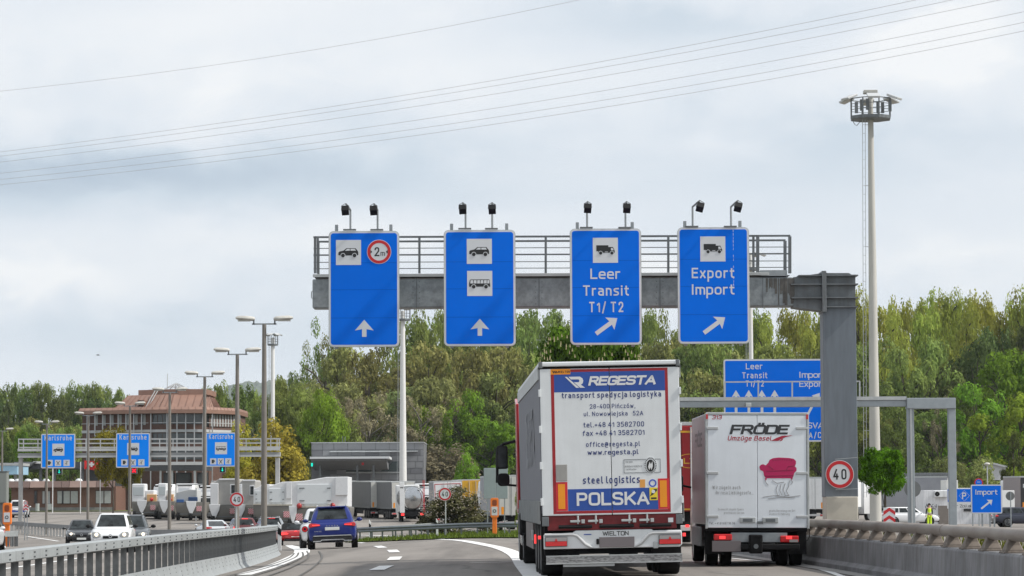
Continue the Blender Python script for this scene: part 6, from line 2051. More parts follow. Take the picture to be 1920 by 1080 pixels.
    for xh in ((-h * .72, h * .80) if var in ('big',) else (h * .55,)):
        zc = hb + .80; pl = MB().plate([(xh - .27, zc - .27), (xh + .27, zc - .27), (xh + .27, zc + .27), (xh - .27, zc + .27)], -.09, -.0).build('hazard_plate', SIGNW, t)
        m = MB()
        for k in range(-2, 3):
            lo, hi, H2 = .19 * k - .05, .19 * k + .05, .27      # band lo < v - u < hi, clipped to the square plate
            poly = [(-H2, -H2), (H2, -H2), (H2, H2), (-H2, H2)]
            for sgn, lim in ((1, lo), (-1, -hi)):
                out = []
                for (u0, v0), (u1, v1) in zip(poly, poly[1:] + poly[:1]):
                    d0, d1 = sgn * (v0 - u0) - lim, sgn * (v1 - u1) - lim
                    if d0 >= 0: out.append((u0, v0))
                    if d0 * d1 < 0: f = d0 / (d0 - d1); out.append((u0 + (u1 - u0) * f, v0 + (v1 - v0) * f))
                poly = out
                if len(poly) < 3: break
            if len(poly) >= 3: m.plate([(xh + u, zc + v) for u, v in poly], -.096, -.09)
        m.build('red_stripe', SIGNR, pl)
    if var == 'big':
        for xh in (-h * .72, h * .42):
            m = MB().ball((xh, -.12, ht + .12), .22, .18, .22); m.build('red_lamp', M('dull_red_lamp', (0.36, 0.03, 0.03), .35), t, smooth=True)
    # running gear
    MB().box(-h * .6, h * .6, .35, dp, .2, hb + .02).build('chassis', CHASS, t)
    nw = max(2, int(w / 1.0))
    for k in range(nw):
        x = -h * .8 + 1.6 * h * k / (nw - 1)
        m = MB(); rr_ = .42
        m.tube([(x - .17, .1, rr_), (x + .17, .1, rr_)], rr_, 16); m.build('wheel', RUBBER, t, bevel=.04)
    MB().box(-h * .7, h * .7, -.12, -.04, .62, .70).build('bumper', GALVD, t)
    t.location = (X, D, gz); t.rotation_euler = (0, 0, R(yaw))
    return t


machine('white cab machine with an ochre pump, leftmost of the queue', 247, 298, 907, 330, 'cab')
machine('white cab machine half hidden behind the fourth lamp post', 296, 328, 906, 326, 'cab')
machine('open grey machine with blue tarp and white flap', 328, 386, 908, 318, 'frame')
machine('tall white and grey machine left of the small 40 sign', 394, 448, 898, 296, 'tall')
machine('grey machine with a dark cab window behind the small 40 sign', 444, 478, 900, 292, 'tall')
machine('white machine between the two nearest lamp posts', 474, 506, 908, 285, 'box')
machine('white machine with pointed flap left of the biggest one', 498, 548, 903, 268, 'box')
machine('biggest white machine with red round lamps and two striped hazard plates', 545, 655, 894, 247, 'big')
machine('white machine in the back row beside the golden bush', 455, 525, 898, 345, 'box')


# white tractor units standing between and behind the machines
def tractor(label, px, D, H, yaw, col, Wd=2.5):
    t = thing('tractor_unit', label, 'lorry', (0, 0, 0), 0, 'white tractor units behind the machines')
    h = Wd / 2
    ring = lambda k, z, yb, yf: [(x * k, y, z) for x, y in ((-h, yb), (h, yb), (h, yf - .25), (h * .86, yf), (-h * .86, yf), (-h, yf - .25))]
    MB().loft([ring(1, .55, -2.2, 0), ring(1, 1.5, -2.2, .02), ring(.99, 2.35, -2.2, -.12), ring(.96, H - .3, -2.15, -.55), ring(.9, H, -2.0, -.9)]).build('cab', col, t, bevel=.05, smooth=True)
    MB().quadpanel(((h * .84, .02, 1.62), (-h * .84, .02, 1.62), (-h * .80, -.22, 2.5), (h * .80, -.22, 2.5)), .02, .98, .02, .98, .05).build('windscreen', GLASS, t, bevel=.02)
    m = MB()
    for k in range(4): m.box(-h * .62, h * .62, .0, .06, .78 + .19 * k, .88 + .19 * k)
    each(m, 'grille_bar', BLACK, t)
    MB().box(-h, h, -.2, .10, .34, .66).build('bumper', M('cab_bumper', (0.30, 0.31, 0.32), .5), t, bevel=.04)
    for sg in (-1, 1):
        MB().box(sg * h * .74 - .18, sg * h * .74 + .18, .05, .115, .56, .72).build('headlight', M('headlight_glass'), t, bevel=.02)
        MB().box(sg * (h + .17) - .11, sg * (h + .17) + .11, -.12, .02, 1.65, 2.45).build('mirror', BLACK, t, bevel=.03)
        wheel(t, sg * h * .98, -1.0, .48, .33, RIM, sg, n=18); wheel(t, sg * h * .98, -4.2, .48, .5, RIMD, sg, n=18)
        MB().quadpanel(((sg * h, -1.6, 1.6), (sg * h, -.35, 1.6), (sg * h * .985, -.55, 2.35), (sg * h * .985, -1.6, 2.35)), 0, 1, 0, 1, 0, .05).build('side_window', GLASS, t)
    MB().box(-.5, .5, -6, -2.2, .6, .9).build('chassis', CHASS, t)
    MB().box(-h * .8, h * .8, -.5, -.42, H - .28, H - .10).build('sun_visor', BLACK, t, bevel=.02)
    place(t, at(px, D), D, R(yaw), 2)


for px, D, H, yaw, lb in ((304, 336, 3.7, 170, 'white tractor unit just right of the cab machine with the ochre pump'), (341, 340, 3.75, 165, 'white tractor unit peeking over the blue tarp machine'),
                          (388, 322, 3.6, 168, 'white tractor unit left of the tall grey machine'), (483, 310, 3.7, 170, 'white tractor unit between the two lamp posts left of the biggest machine'),
                          (536, 292, 3.85, 172, 'white tractor unit tucked behind the biggest machine'), (793, 318, 3.7, 174, 'white tractor unit right of the mirror bright tank trailer')):
    tractor(lb, px, D, H, yaw, WHITEP)

for px, D, yaw, lb in ((428, 352, 11, 'white box lorry in the back row behind the tall grey machine'), (503, 356, 10, 'white box lorry in the back row between the two nearest lamp posts'), (588, 352, 9, 'white box lorry in the back row behind the biggest machine')):
    box_lorry(lb, at(px, D), D, R(yaw), M('container_white'), WHITE, L=8, group=GL)
# ------------------------------------------------------------------ buildings
BRICK = M('brown_brick', (0.125, 0.068, 0.052), .85, var=.2, scale=3)
WINK = M('window_dark', (0.02, 0.022, 0.025), .12, spec=.6)
WING = M('window_grey', (0.075, 0.085, 0.09), .15, spec=.6, var=.15, scale=.6)
WINP = M('window_blind', (0.40, 0.41, 0.41), .5, var=.1)
SLAB = M('pale_slab', (0.52, 0.53, 0.54), .7, var=.08)


def copper(name, col):
    m = M(name, col, .55, .15, var=.16, scale=.5)
    return m


COP = copper('copper_roof', (0.285, 0.165, 0.122))
SEAM = M('copper_seam', (0.20, 0.112, 0.085), .6)
# ---- customs building with a copper mansard roof
DB = 450.0
sb = S(DB)
org = GX(290, DB)
bt = thing('customs_building', 'brown customs building with a flared copper mansard roof and glass pyramid on top', 'building', org)
bx = lambda px: (px - 290) / sb
bz = lambda py: W(290, py, DB).z - org.z


def frustum(pb, zb, pt_, zt): return MB().loft([[(x, y, zb) for x, y in pb], [(x, y, zt) for x, y in pt_]])


# plan: left wing, chamfered corner turned towards us, right wing (outline of the eaves)
E0 = [(bx(143), 2), (bx(289), -3), (bx(318), -3.6), (bx(384), -3.0), (bx(440), 6), (bx(440), 22), (bx(143), 24)]
E1 = [(x * .995, y) for x, y in E0]
U0 = [(bx(205), 5), (bx(296), 1), (bx(318), .6), (bx(372), 1.0), (bx(392), 8), (bx(392), 20), (bx(205), 21)]
T0 = [(bx(228), 7.5), (bx(304), 4), (bx(320), 3.6), (bx(376), 4), (bx(380), 9), (bx(380), 17), (bx(228), 18)]
zE, zF, zU, zT = bz(776), bz(769), bz(764), bz(738)
rf = MB().loft([[(x, y, zE) for x, y in E0], [(x, y, zF) for x, y in E0], [(x * .985, y + .5, zU) for x, y in E0]]).build('roof', COP, bt)
up = MB().loft([[(x, y, zU - .1) for x, y in U0], [(x, y, zT) for x, y in T0]]).build('upper_roof', COP, bt)
sm = MB()
for (q0, z0, q1, z1, n) in ((U0, zU, T0, zT, 1), (E0, zF, [(x * .985, y + .5) for x, y in E0], zU, 1)):
    for i in range(5):
        a0, a1 = Vector((*q0[i], z0)), Vector((*q0[i + 1], z0)); b0, b1 = Vector((*q1[i], z1)), Vector((*q1[i + 1], z1))
        k = max(2, int((a1 - a0).length / .95))
        for j in range(k + 1):
            u = j / k; sm.bar(a0.lerp(a1, u) + Vector((0, -.03, 0)), b0.lerp(b1, u) + Vector((0, -.03, 0)), .045, .06)
each(sm, 'standing_seam', SEAM, up)
MB().loft([[(x * .9 + 1, y, zT) for x, y in T0], [(x * .9 + 1, y, bz(728)) for x, y in T0]]).build('roof_plinth', COP, bt)
MB().box(bx(267), bx(277), 8, 10, zT, bz(727)).build('chimney', BRICK, bt)
py_ = MB(); ap = Vector((bx(317), 9, bz(713.5)))
for k in range(14):
    a = 2 * math.pi * k / 14; py_.bar((bx(317) + 2.3 * math.cos(a), 9 + 2.3 * math.sin(a), bz(728.5)), ap, .09)
for u in (0.0, .45):
    for k in range(14):
        a, b_ = 2 * math.pi * k / 14, 2 * math.pi * (k + 1) / 14; r = 2.3 * (1 - u); z = bz(728.5) + (ap.z - bz(728.5)) * u
        py_.bar((bx(317) + r * math.cos(a), 9 + r * math.sin(a), z), (bx(317) + r * math.cos(b_), 9 + r * math.sin(b_), z), .08)
py_.build('glass_pyramid', M('pyramid_frame', (0.52, 0.54, 0.55), .4, .3), bt)
MB().cyl((bx(300), 9, zT), (bx(300), 9, bz(696)), .06, n=6).build('flagpole', GALVL, bt)
ld = MB(); 
for dx in (0, 5): ld.bar((bx(268 + dx), 2.6, bz(763)), (bx(284 + dx), 4.9, bz(728)), .09)
ld.build('roof_ladder', GALVL, bt)
d = MB().box(bx(253), bx(267), 2.2, 6, bz(757), bz(749)).build('dormer', COP, bt); MB().box(bx(254.5), bx(265), 2.17, 2.2, bz(756), bz(750)).build('dormer_window', WINK, d)
# body
Bd = [(bx(148), 3.2), (bx(286), -1.6), (bx(318), -2.2), (bx(382), -1.6), (bx(436), 7), (bx(436), 21), (bx(148), 23)]
MB().loft([[(x, y, -1) for x, y in Bd], [(x, y, zE + .05) for x, y in Bd]]).build('wall', BRICK, bt)
SLB = [(x * 1.005, y - .25) for x, y in Bd]
for pz0, pz1 in ((811, 806),):
    MB().loft([[(x, y, bz(pz0)) for x, y in SLB], [(x, y, bz(pz1)) for x, y in SLB]]).build('floor_slab', SLAB, bt)


def on_wall(i, u, out=.0):
    a, b = Vector(Bd[i]), Vector(Bd[i + 1]); p = a.lerp(b, u); d = (b - a).normalized(); n = Vector((d.y, -d.x)); return p + n * out, d


def pane(i, u0, u1, z0, z1, mat, nm, out=.05, th=.1):
    p0, d = on_wall(i, u0, out); p1, _ = on_wall(i, u1, out)
    n = Vector((d.y, -d.x)) * th
    MB().add([(p0.x, p0.y, z0), (p1.x, p1.y, z0), (p1.x, p1.y, z1), (p0.x, p0.y, z1), (p0.x - n.x, p0.y - n.y, z0), (p1.x - n.x, p1.y - n.y, z0), (p1.x - n.x, p1.y - n.y, z1), (p0.x - n.x, p0.y - n.y, z1)],
             [(0, 1, 2, 3), (7, 6, 5, 4), (0, 4, 5, 1), (1, 5, 6, 2), (2, 6, 7, 3), (3, 7, 4, 0)]).build(nm, mat, bt)


for lev, (zt, zb) in enumerate(((777.5, 800), (813, 835), (842, 866))):
    for k in range(8):
        u = .06 + .115 * k
        pane(0, u, u + .018, bz(zb - 3), bz(zt), WINK, 'window'); pane(0, u + .018, u + .05, bz(zb - 3), bz(zt), WINP, 'curtain_pane', .04)
    for k in range(3):
        pane(1, .06 + .31 * k, .34 + .31 * k, bz(zb - 4), bz(zt), WING, 'window')
    for k in range(4):
        pane(2, .02 + .245 * k, .235 + .245 * k, bz(zb - 4), bz(zt), WING, 'window')
    for k in range(9):
        pane(3, .22 + .082 * k, .262 + .082 * k, bz(zb), bz(zt), WINP if lev == 0 else WING, 'window')
    pane(3, .05, .17, bz(zb), bz(zt), WINK, 'window')
pl = MB()
for i, us in ((0, [.10 + .112 * k for k in range(8)]), (1, (.03, .99)), (2, (.0, .25, .5, .75, .995)), (3, (.18, .98))):
    for u in us:
        p, d = on_wall(i, u, .55); pl.bar((p.x, p.y, -1), (p.x, p.y, zE), .16)
each(pl, 'balcony_post', M('balcony_steel', (0.47, 0.48, 0.49), .5, .2), bt)
rl = MB()
for i in range(4):
    for zz in (793.5,):
        a, _ = on_wall(i, 0.02, .55); b_, _ = on_wall(i, .98, .55); rl.bar((a.x, a.y, bz(zz)), (b_.x, b_.y, bz(zz)), .08)
rl.build('balcony_rail', M('balcony_steel'), bt)

# ---- low brown pavilion at the left
DPV = 395.0
sp_ = S(DPV); org = GX(100, DPV)
pv = thing('pavilion', 'low brown pavilion with slanted fascia and wide windows behind the oncoming lanes', 'building', org)
px_ = lambda a: (a - 100) / sp_
pz = lambda b: W(100, b, DPV).z - org.z
PB = M('pavilion_brown', (0.165, 0.085, 0.06), .7, var=.1, scale=.8)
FAS = M('pavilion_fascia', (0.27, 0.185, 0.155), .55, var=.12, scale=.4)
MB().box(px_(20), px_(216), .6, 14, -.2, pz(912)).build('wall', PB, pv)
MB().box(px_(18), px_(212), .45, .6, -.1, pz(948.5) if False else .5).build('plinth', CONC, pv)
for i, (a, b) in enumerate(((14, 57), (57, 85), (85, 116), (116, 131), (131, 181), (181, 214))):
    MB().loft([[(px_(a), -.35, pz(914)), (px_(b) - .05, -.35, pz(914)), (px_(b) - .05, 1.5, pz(914)), (px_(a), 1.5, pz(914))], [(px_(a), .1, pz(902)), (px_(b) - .05, .1, pz(902)), (px_(b) - .05, 1.5, pz(902)), (px_(a), 1.5, pz(902))]]).build('fascia', FAS if i in (4, 1) else M('pavilion_fascia_dark', (0.15, 0.10, 0.085), .6, var=.1), pv)
for a, b, mt in ((64, 68, WINK), (79, 83, WINP), (88, 93, WINP), (107, 115, WINP), (115, 118, WINK), (118.5, 130, WINP), (132, 145, WINP), (179, 193, WINP), (195, 207, WINP)):
    w = MB().box(px_(a) - .06, px_(b) + .06, .5, .62, pz(945), pz(919.5)).build('window', M('frame_brown', (0.07, 0.035, 0.03), .5), pv)
    MB().box(px_(a), px_(b), .46, .5, pz(944), pz(921)).build('pane', mt, w)
for a in (14, 27, 46, 60, 80, 142):
    o = [[(px_(a) + r * math.cos(2 * math.pi * k / 12), 3 + r * math.sin(2 * math.pi * k / 12), z) for k in range(12)] for r, z in ((.48, pz(903)), (.46, pz(900.5)), (.32, pz(898)), (.08, pz(897.2)))]
    MB().loft(o).build('roof_dome', WHITE, pv, smooth=True)
MB().box(px_(90), px_(97), -.3, .5, .2, pz(944.5)).build('air_unit', GALVL, pv)
MB().cyl((px_(72.5), -.8, 0), (px_(72.5), -.8, pz(944)), .25, n=12).build('bin', GALVL, pv)

# ---- dark canopies behind it
DC = 430.0
sc_ = S(DC); org = GX(110, DC)
cy_ = thing('station_canopy', 'dark pitched canopy on posts behind the pavilion', 'canopy', org)
cx_ = lambda a: (a - 110) / sc_
cz_ = lambda b: W(110, b, DC).z - org.z
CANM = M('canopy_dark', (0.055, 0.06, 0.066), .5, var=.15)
MB().plate([(cx_(30), cz_(866)), (cx_(70), cz_(866)), (cx_(45), cz_(884)), (cx_(33), cz_(878))], -2, 12).build('roof_slope', M('canopy_slope', (0.17, 0.18, 0.19), .5), cy_)
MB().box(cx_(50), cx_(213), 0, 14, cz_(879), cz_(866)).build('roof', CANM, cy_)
MB().box(cx_(63), cx_(76), -.4, -.02, cz_(869), cz_(865)).build('roof_trim', WHITE, cy_)
for a in (74, 100, 152, 205): MB().box(cx_(a) - .2, cx_(a) + .2, 1, 1.5, -.5, cz_(879)).build('post', GALVD, cy_)
MB().box(cx_(160), cx_(213), 2.4, 9, -.5, cz_(879)).build('kiosk_wall', M('canopy_dark'), cy_)
org = GX(10, 400)
fc = thing('fuel_canopy', 'pale blue flat canopy of a filling station at the far left edge', 'canopy', org)
fx = lambda a: (a - 10) * 400 / F
fz = lambda b: W(10, b, 400).z - org.z
MB().box(fx(-40), fx(33), 0, 9, fz(890), fz(873)).build('fascia', M('fascia_pale_blue', (0.32, 0.52, 0.66), .5, var=.05), fc, bevel=.05)
MB().box(fx(-40), fx(35), -.1, 9.1, fz(873), fz(868)).build('roof', GALVL, fc)
for a in (-20, 22): MB().box(fx(a) - .2, fx(a) + .2, 3, 3.4, -.3, fz(890)).build('post', GALVL, fc)
c = W(4, 915, 176)
t = thing('control_cabinet', 'grey green roadside cabinet cut by the left edge', 'cabinet', (c.x, c.y, g(c.x, 176)))
zb, zt = W(4, 944, 176).z - t.location.z, W(4, 885, 176).z - t.location.z
MB().box(-.5, .26, 0, .8, zb, zt).build('case', M('cabinet_grey', (0.20, 0.215, 0.20), .6, var=.1), t, bevel=.03)
MB().box(-.48, .22, -.02, 0, zb + .08, zt - .08).build('door', M('cabinet_grey_door', (0.23, 0.245, 0.23), .6), t, bevel=.01)
MB().box(-.52, .29, -.03, .83, zt, zt + .06).build('lid', GALVD, t, bevel=.01)
MB().box(-.3, .1, .2, .6, -.1, zb).build('stand', GALVD, t)
# ---- dark booth block and canopy under the building
org = GX(310, 405)
kbx = lambda a: (a - 310) * 405 / F
kbz = lambda b: W(310, b, 405).z - org.z
cb2 = thing('control_booths', 'shadowy control booths under a flat roof left of the third sign', 'canopy', org)
MB().box(kbx(225), kbx(386), 0, 9, kbz(872), kbz(866)).build('roof_edge', SLAB, cb2)
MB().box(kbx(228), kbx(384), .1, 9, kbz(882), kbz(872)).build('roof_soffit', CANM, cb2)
for a in (300, 322, 365): MB().box(kbx(a) - .12, kbx(a) + .12, .3, .6, -.6, kbz(882)).build('post', GALVL, cb2)
for a, b in ((303, 320), (326, 352), (366, 383)):
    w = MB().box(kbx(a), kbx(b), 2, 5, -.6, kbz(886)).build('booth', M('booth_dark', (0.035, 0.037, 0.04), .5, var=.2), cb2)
    MB().box(kbx(a) + .2, kbx(b) - .2, 1.97, 2, kbz(905), kbz(889)).build('booth_window', WING, w)
# ---- grey customs hall
DH = 425.0
org = GX(690, DH)
hl = thing('customs_hall', 'grey panelled customs hall with a long white edged canopy and wedge window', 'building', org)
hx2 = lambda a: (a - 690) * DH / F
hz2 = lambda b: W(690, b, DH).z - org.z
PAN = M('hall_panel', (0.235, 0.24, 0.25), .6, var=.1, scale=.35)
PAND = M('hall_panel_dark', (0.155, 0.158, 0.17), .6, var=.1, scale=.35)
rw = [830, 843.5, 855, 866, 878, 889, 900, 930]
rh = random.Random(9)
MB().box(hx2(583), hx2(793), .1, 16, -1, hz2(830.5)).build('wall', PAND, hl)
for i in range(len(rw) - 1):
    a = 583.0
    while a < 792:
        b = min(793, a + rh.choice((14, 21, 26)))
        if not (i < 1 and False):
            MB().box(hx2(a) + .03, hx2(b) - .03, 0, .1, hz2(rw[i + 1]) + .03, hz2(rw[i]) - .03).build('wall_panel', PAN if rh.random() < .6 and a > 600 or i == 0 else PAND, hl)
        a = b
MB().box(hx2(582), hx2(794), -.15, 16, hz2(830.5), hz2(829)).build('parapet', GALVL, hl)
MB().box(hx2(618), hx2(782), -.9, 0, hz2(847.5), hz2(845.5)).build('ledge', GALVL, hl)
MB().prism_x([(-9, hz2(861.5)), (-9, hz2(857.5)), (0, hz2(858.5)), (0, hz2(863))], hx2(588), hx2(734)).build('canopy_edge', M('canopy_white', (0.62, 0.64, 0.65), .5), hl)
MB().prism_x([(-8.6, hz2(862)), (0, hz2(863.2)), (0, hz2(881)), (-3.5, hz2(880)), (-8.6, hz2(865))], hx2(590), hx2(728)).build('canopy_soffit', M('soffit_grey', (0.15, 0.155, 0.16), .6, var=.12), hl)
MB().plate([(hx2(712), hz2(884)), (hx2(746), hz2(884)), (hx2(746), hz2(865)), (hx2(735), hz2(866))], -.08, .05).build('wedge_window', M('window_teal', (0.03, 0.05, 0.05), .15, spec=.6), hl)
MB().box(hx2(648), hx2(694), -.06, .02, hz2(884.5), hz2(881.5)).build('strip_window', M('window_teal'), hl); MB().box(hx2(648), hx2(749), -.2, -.06, hz2(887), hz2(885)).build('sill', GALVL, hl)
for a in (604, 673, 703): MB().box(hx2(a) - .15, hx2(a) + .15, -6, -5.7, -1, hz2(867)).build('canopy_post', GALVD, hl)
for a in (641, 646):
    MB().box(hx2(a) - .05, hx2(a) + .05, .5, .6, hz2(842), hz2(818)).build('roof_ladder', GALVD, hl)
MB().box(hx2(682), hx2(686), -7.4, -7.0, hz2(873), hz2(865)).build('signal_lamp', SIGNR, hl)
MB().box(hx2(589), hx2(592), -7.4, -7.0, hz2(875), hz2(869)).build('green_lamp', LITG, hl)
# ---- white office container on the right
DO = 255.0
org = GX(1800, DO)
oc = thing('office_container', 'white office containers with air conditioner and scuffed door behind the Import sign', 'building', org)
ox = lambda a: (a - 1800) * DO / F
oz = lambda b: W(1800, b, DO).z - org.z
OCW = M('container_panel', (0.74, 0.75, 0.77), .55, var=.08, scale=1.5, grime=.35)
MB().box(ox(1728), ox(1778), 0, 5, -.2, oz(919)).build('wall', OCW, oc, bevel=.03)
MB().box(ox(1778.4), ox(1864), .1, 5, -.2, oz(915)).build('wall', OCW, oc, bevel=.03)
MB().box(ox(1864.3), ox(1896), -.6, 4, -.2, oz(920)).build('wall', M('container_bright', (0.85, 0.85, 0.84), .55), oc, bevel=.03)
MB().box(ox(1776), ox(1798), 1.6, 5, -.2, oz(900)).build('wall', DOORC, oc, bevel=.03)
MB().box(ox(1755), ox(1774), -.06, 0, -.1, oz(948)).build('door', M('door_tan', (0.20, 0.175, 0.155), .6, var=.1), oc)
MB().box(ox(1803), ox(1819), -.0, .1, oz(959), oz(949)).build('window', WINK, oc)
for a, mt in ((1748, BLACK), (1757, WHITE), (1764, WHITE)):
    u = MB().box(ox(a), ox(a + 9), -.4, 0, oz(932), oz(920)).build('air_unit', WHITE, oc, bevel=.03)
    if a == 1748: MB().ring(ox(a + 4.5), oz(926), .02, .2, -.42, -.4, 16).build('fan_grille', BLACK, u)
m = MB()
for k in range(40):
    x = random.Random(k).uniform(1731, 1752); z = random.Random(k + 99).uniform(944, 953); m.box(ox(x), ox(x + .8), -.004 - .0002 * k, 0, oz(z + random.Random(k + 7).uniform(1, 5)), oz(z))
m.build('graffiti', SIGNK, oc)
MB().box(ox(1728), ox(1900), -.05, 3, -.35, -.21).build('plinth', CONC, oc)
org = GX(1733, 330)
wh = thing('flat_shed', 'flat grey roof of a shed above the pale trailer on the right', 'building', org)
wz = lambda b: W(1733, b, 330).z - org.z
MB().box(-2.2, 2.9, 0, 8, wz(897), wz(886.5)).build('roof', GALVD, wh, bevel=.04); MB().box(-1.8, 2.5, .4, 8, -.5, wz(897)).build('wall', M('canopy_dark'), wh)
org = GX(1865, 420); t = thing('white_gable', 'pale gable roof peeking between the dark conifer and bushes', 'building', org)
wz = lambda b: W(1865, b, 420).z - org.z
MB().plate([(-1.6, wz(900)), (1.3, wz(900)), (1.3, wz(878)), (.2, wz(869)), (-1.0, wz(868))], 0, 6).build('wall', SLAB, t)
MB().bar((-.95, -.2, wz(867.5)), (1.5, -.2, wz(876)), .5, .25).build('roof_edge', GALVL, t)
# slim lamp by the containers
b = GX(1848, 300); hgt = W(1848, 872, 300).z - b.z
t = thing('park_lamp', 'small white lamp on a thin post right of the portal', 'street lamp', b)
MB().cyl((0, 0, 0), (0, 0, hgt), .06, n=8).build('pole', GALVL, t); MB().ball((0, 0, hgt + .1), .3, .3, .16).build('lamp_head', LAMPW, t, smooth=True)
# flag poles and red flag by the pavilion
b = GX(99, 380); hgt = W(99, 873, 380).z - b.z
for px, D, ty in ((99, 380, 873), (151, 376, 866)):
    b = GX(px, D); t = thing('flagpole', 'thin white flagpole %s' % ('left of the lane lamp by the pavilion' if px < 120 else 'with a red cloth beside the yellow-green tree'), 'flagpole', b)
    MB().cyl((0, 0, -.1), (0, 0, W(px, ty, D).z - b.z), .055, n=8).build('pole', WHITE, t)
b = W(172, 871, 376)
f = MB(); rings = []
for k in range(9):
    u = k / 8; rings.append([(-.9 + 1.9 * u, .12 * math.sin(u * 7) + dy, z) for dy, z in ((-.02, -.55 - .25 * u), (-.02, .5 - .1 * u), (.02, .5 - .1 * u), (.02, -.55 - .25 * u))])
f.loft(rings)
t = thing('red_flag', 'red flag with a white emblem hanging by the yellow-green tree', 'flag', b)
fl_ = f.build('cloth', M('flag_red', (0.55, 0.012, 0.012), .7), t)
m = MB(); m.plate([(-.12, -.3), (.12, -.3), (.12, -.1), (.35, -.1), (.35, .12), (.12, .12), (.12, .3), (-.12, .3), (-.12, .12), (-.35, .12), (-.35, -.1), (-.12, -.1)], -.19, -.16); m.build('emblem', LETW, fl_)
MB().cyl((1.05, 0, -6.5), (1.05, 0, .7), .05, n=8).build('pole', GALVL, t)
# ------------------------------------------------------------------ trees and shrubs
BARK = M('bark', (0.075, 0.06, 0.045), .9, var=.3, scale=3)
BARKL = M('pale_bark', (0.20, 0.18, 0.15), .9, var=.3, scale=3)
LY = leafmat('poplar_leaves', (0.37, 0.41, 0.085), var=.38, trans=.42)
LG = leafmat('mid_green_leaves', (0.25, 0.31, 0.085), var=.42, trans=.42)
LB = leafmat('bright_green_leaves', (0.20, 0.31, 0.035), var=.42, trans=.42)
LO = leafmat('olive_leaves', (0.30, 0.315, 0.105), twig=(0.17, 0.155, 0.085), var=.4, trans=.38)
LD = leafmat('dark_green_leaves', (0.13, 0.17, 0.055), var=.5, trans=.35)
LR = leafmat('russet_twigs', (0.29, 0.26, 0.16), twig=(0.18, 0.15, 0.10), var=.4, trans=.3)
LA = leafmat('golden_leaves', (0.40, 0.335, 0.055), twig=(0.20, 0.17, 0.03), var=.4, trans=.42)
LW = leafmat('willow_leaves', (0.28, 0.32, 0.12), var=.42, trans=.42)
LN = leafmat('chestnut_leaves', (0.132, 0.210, 0.024), var=.6)


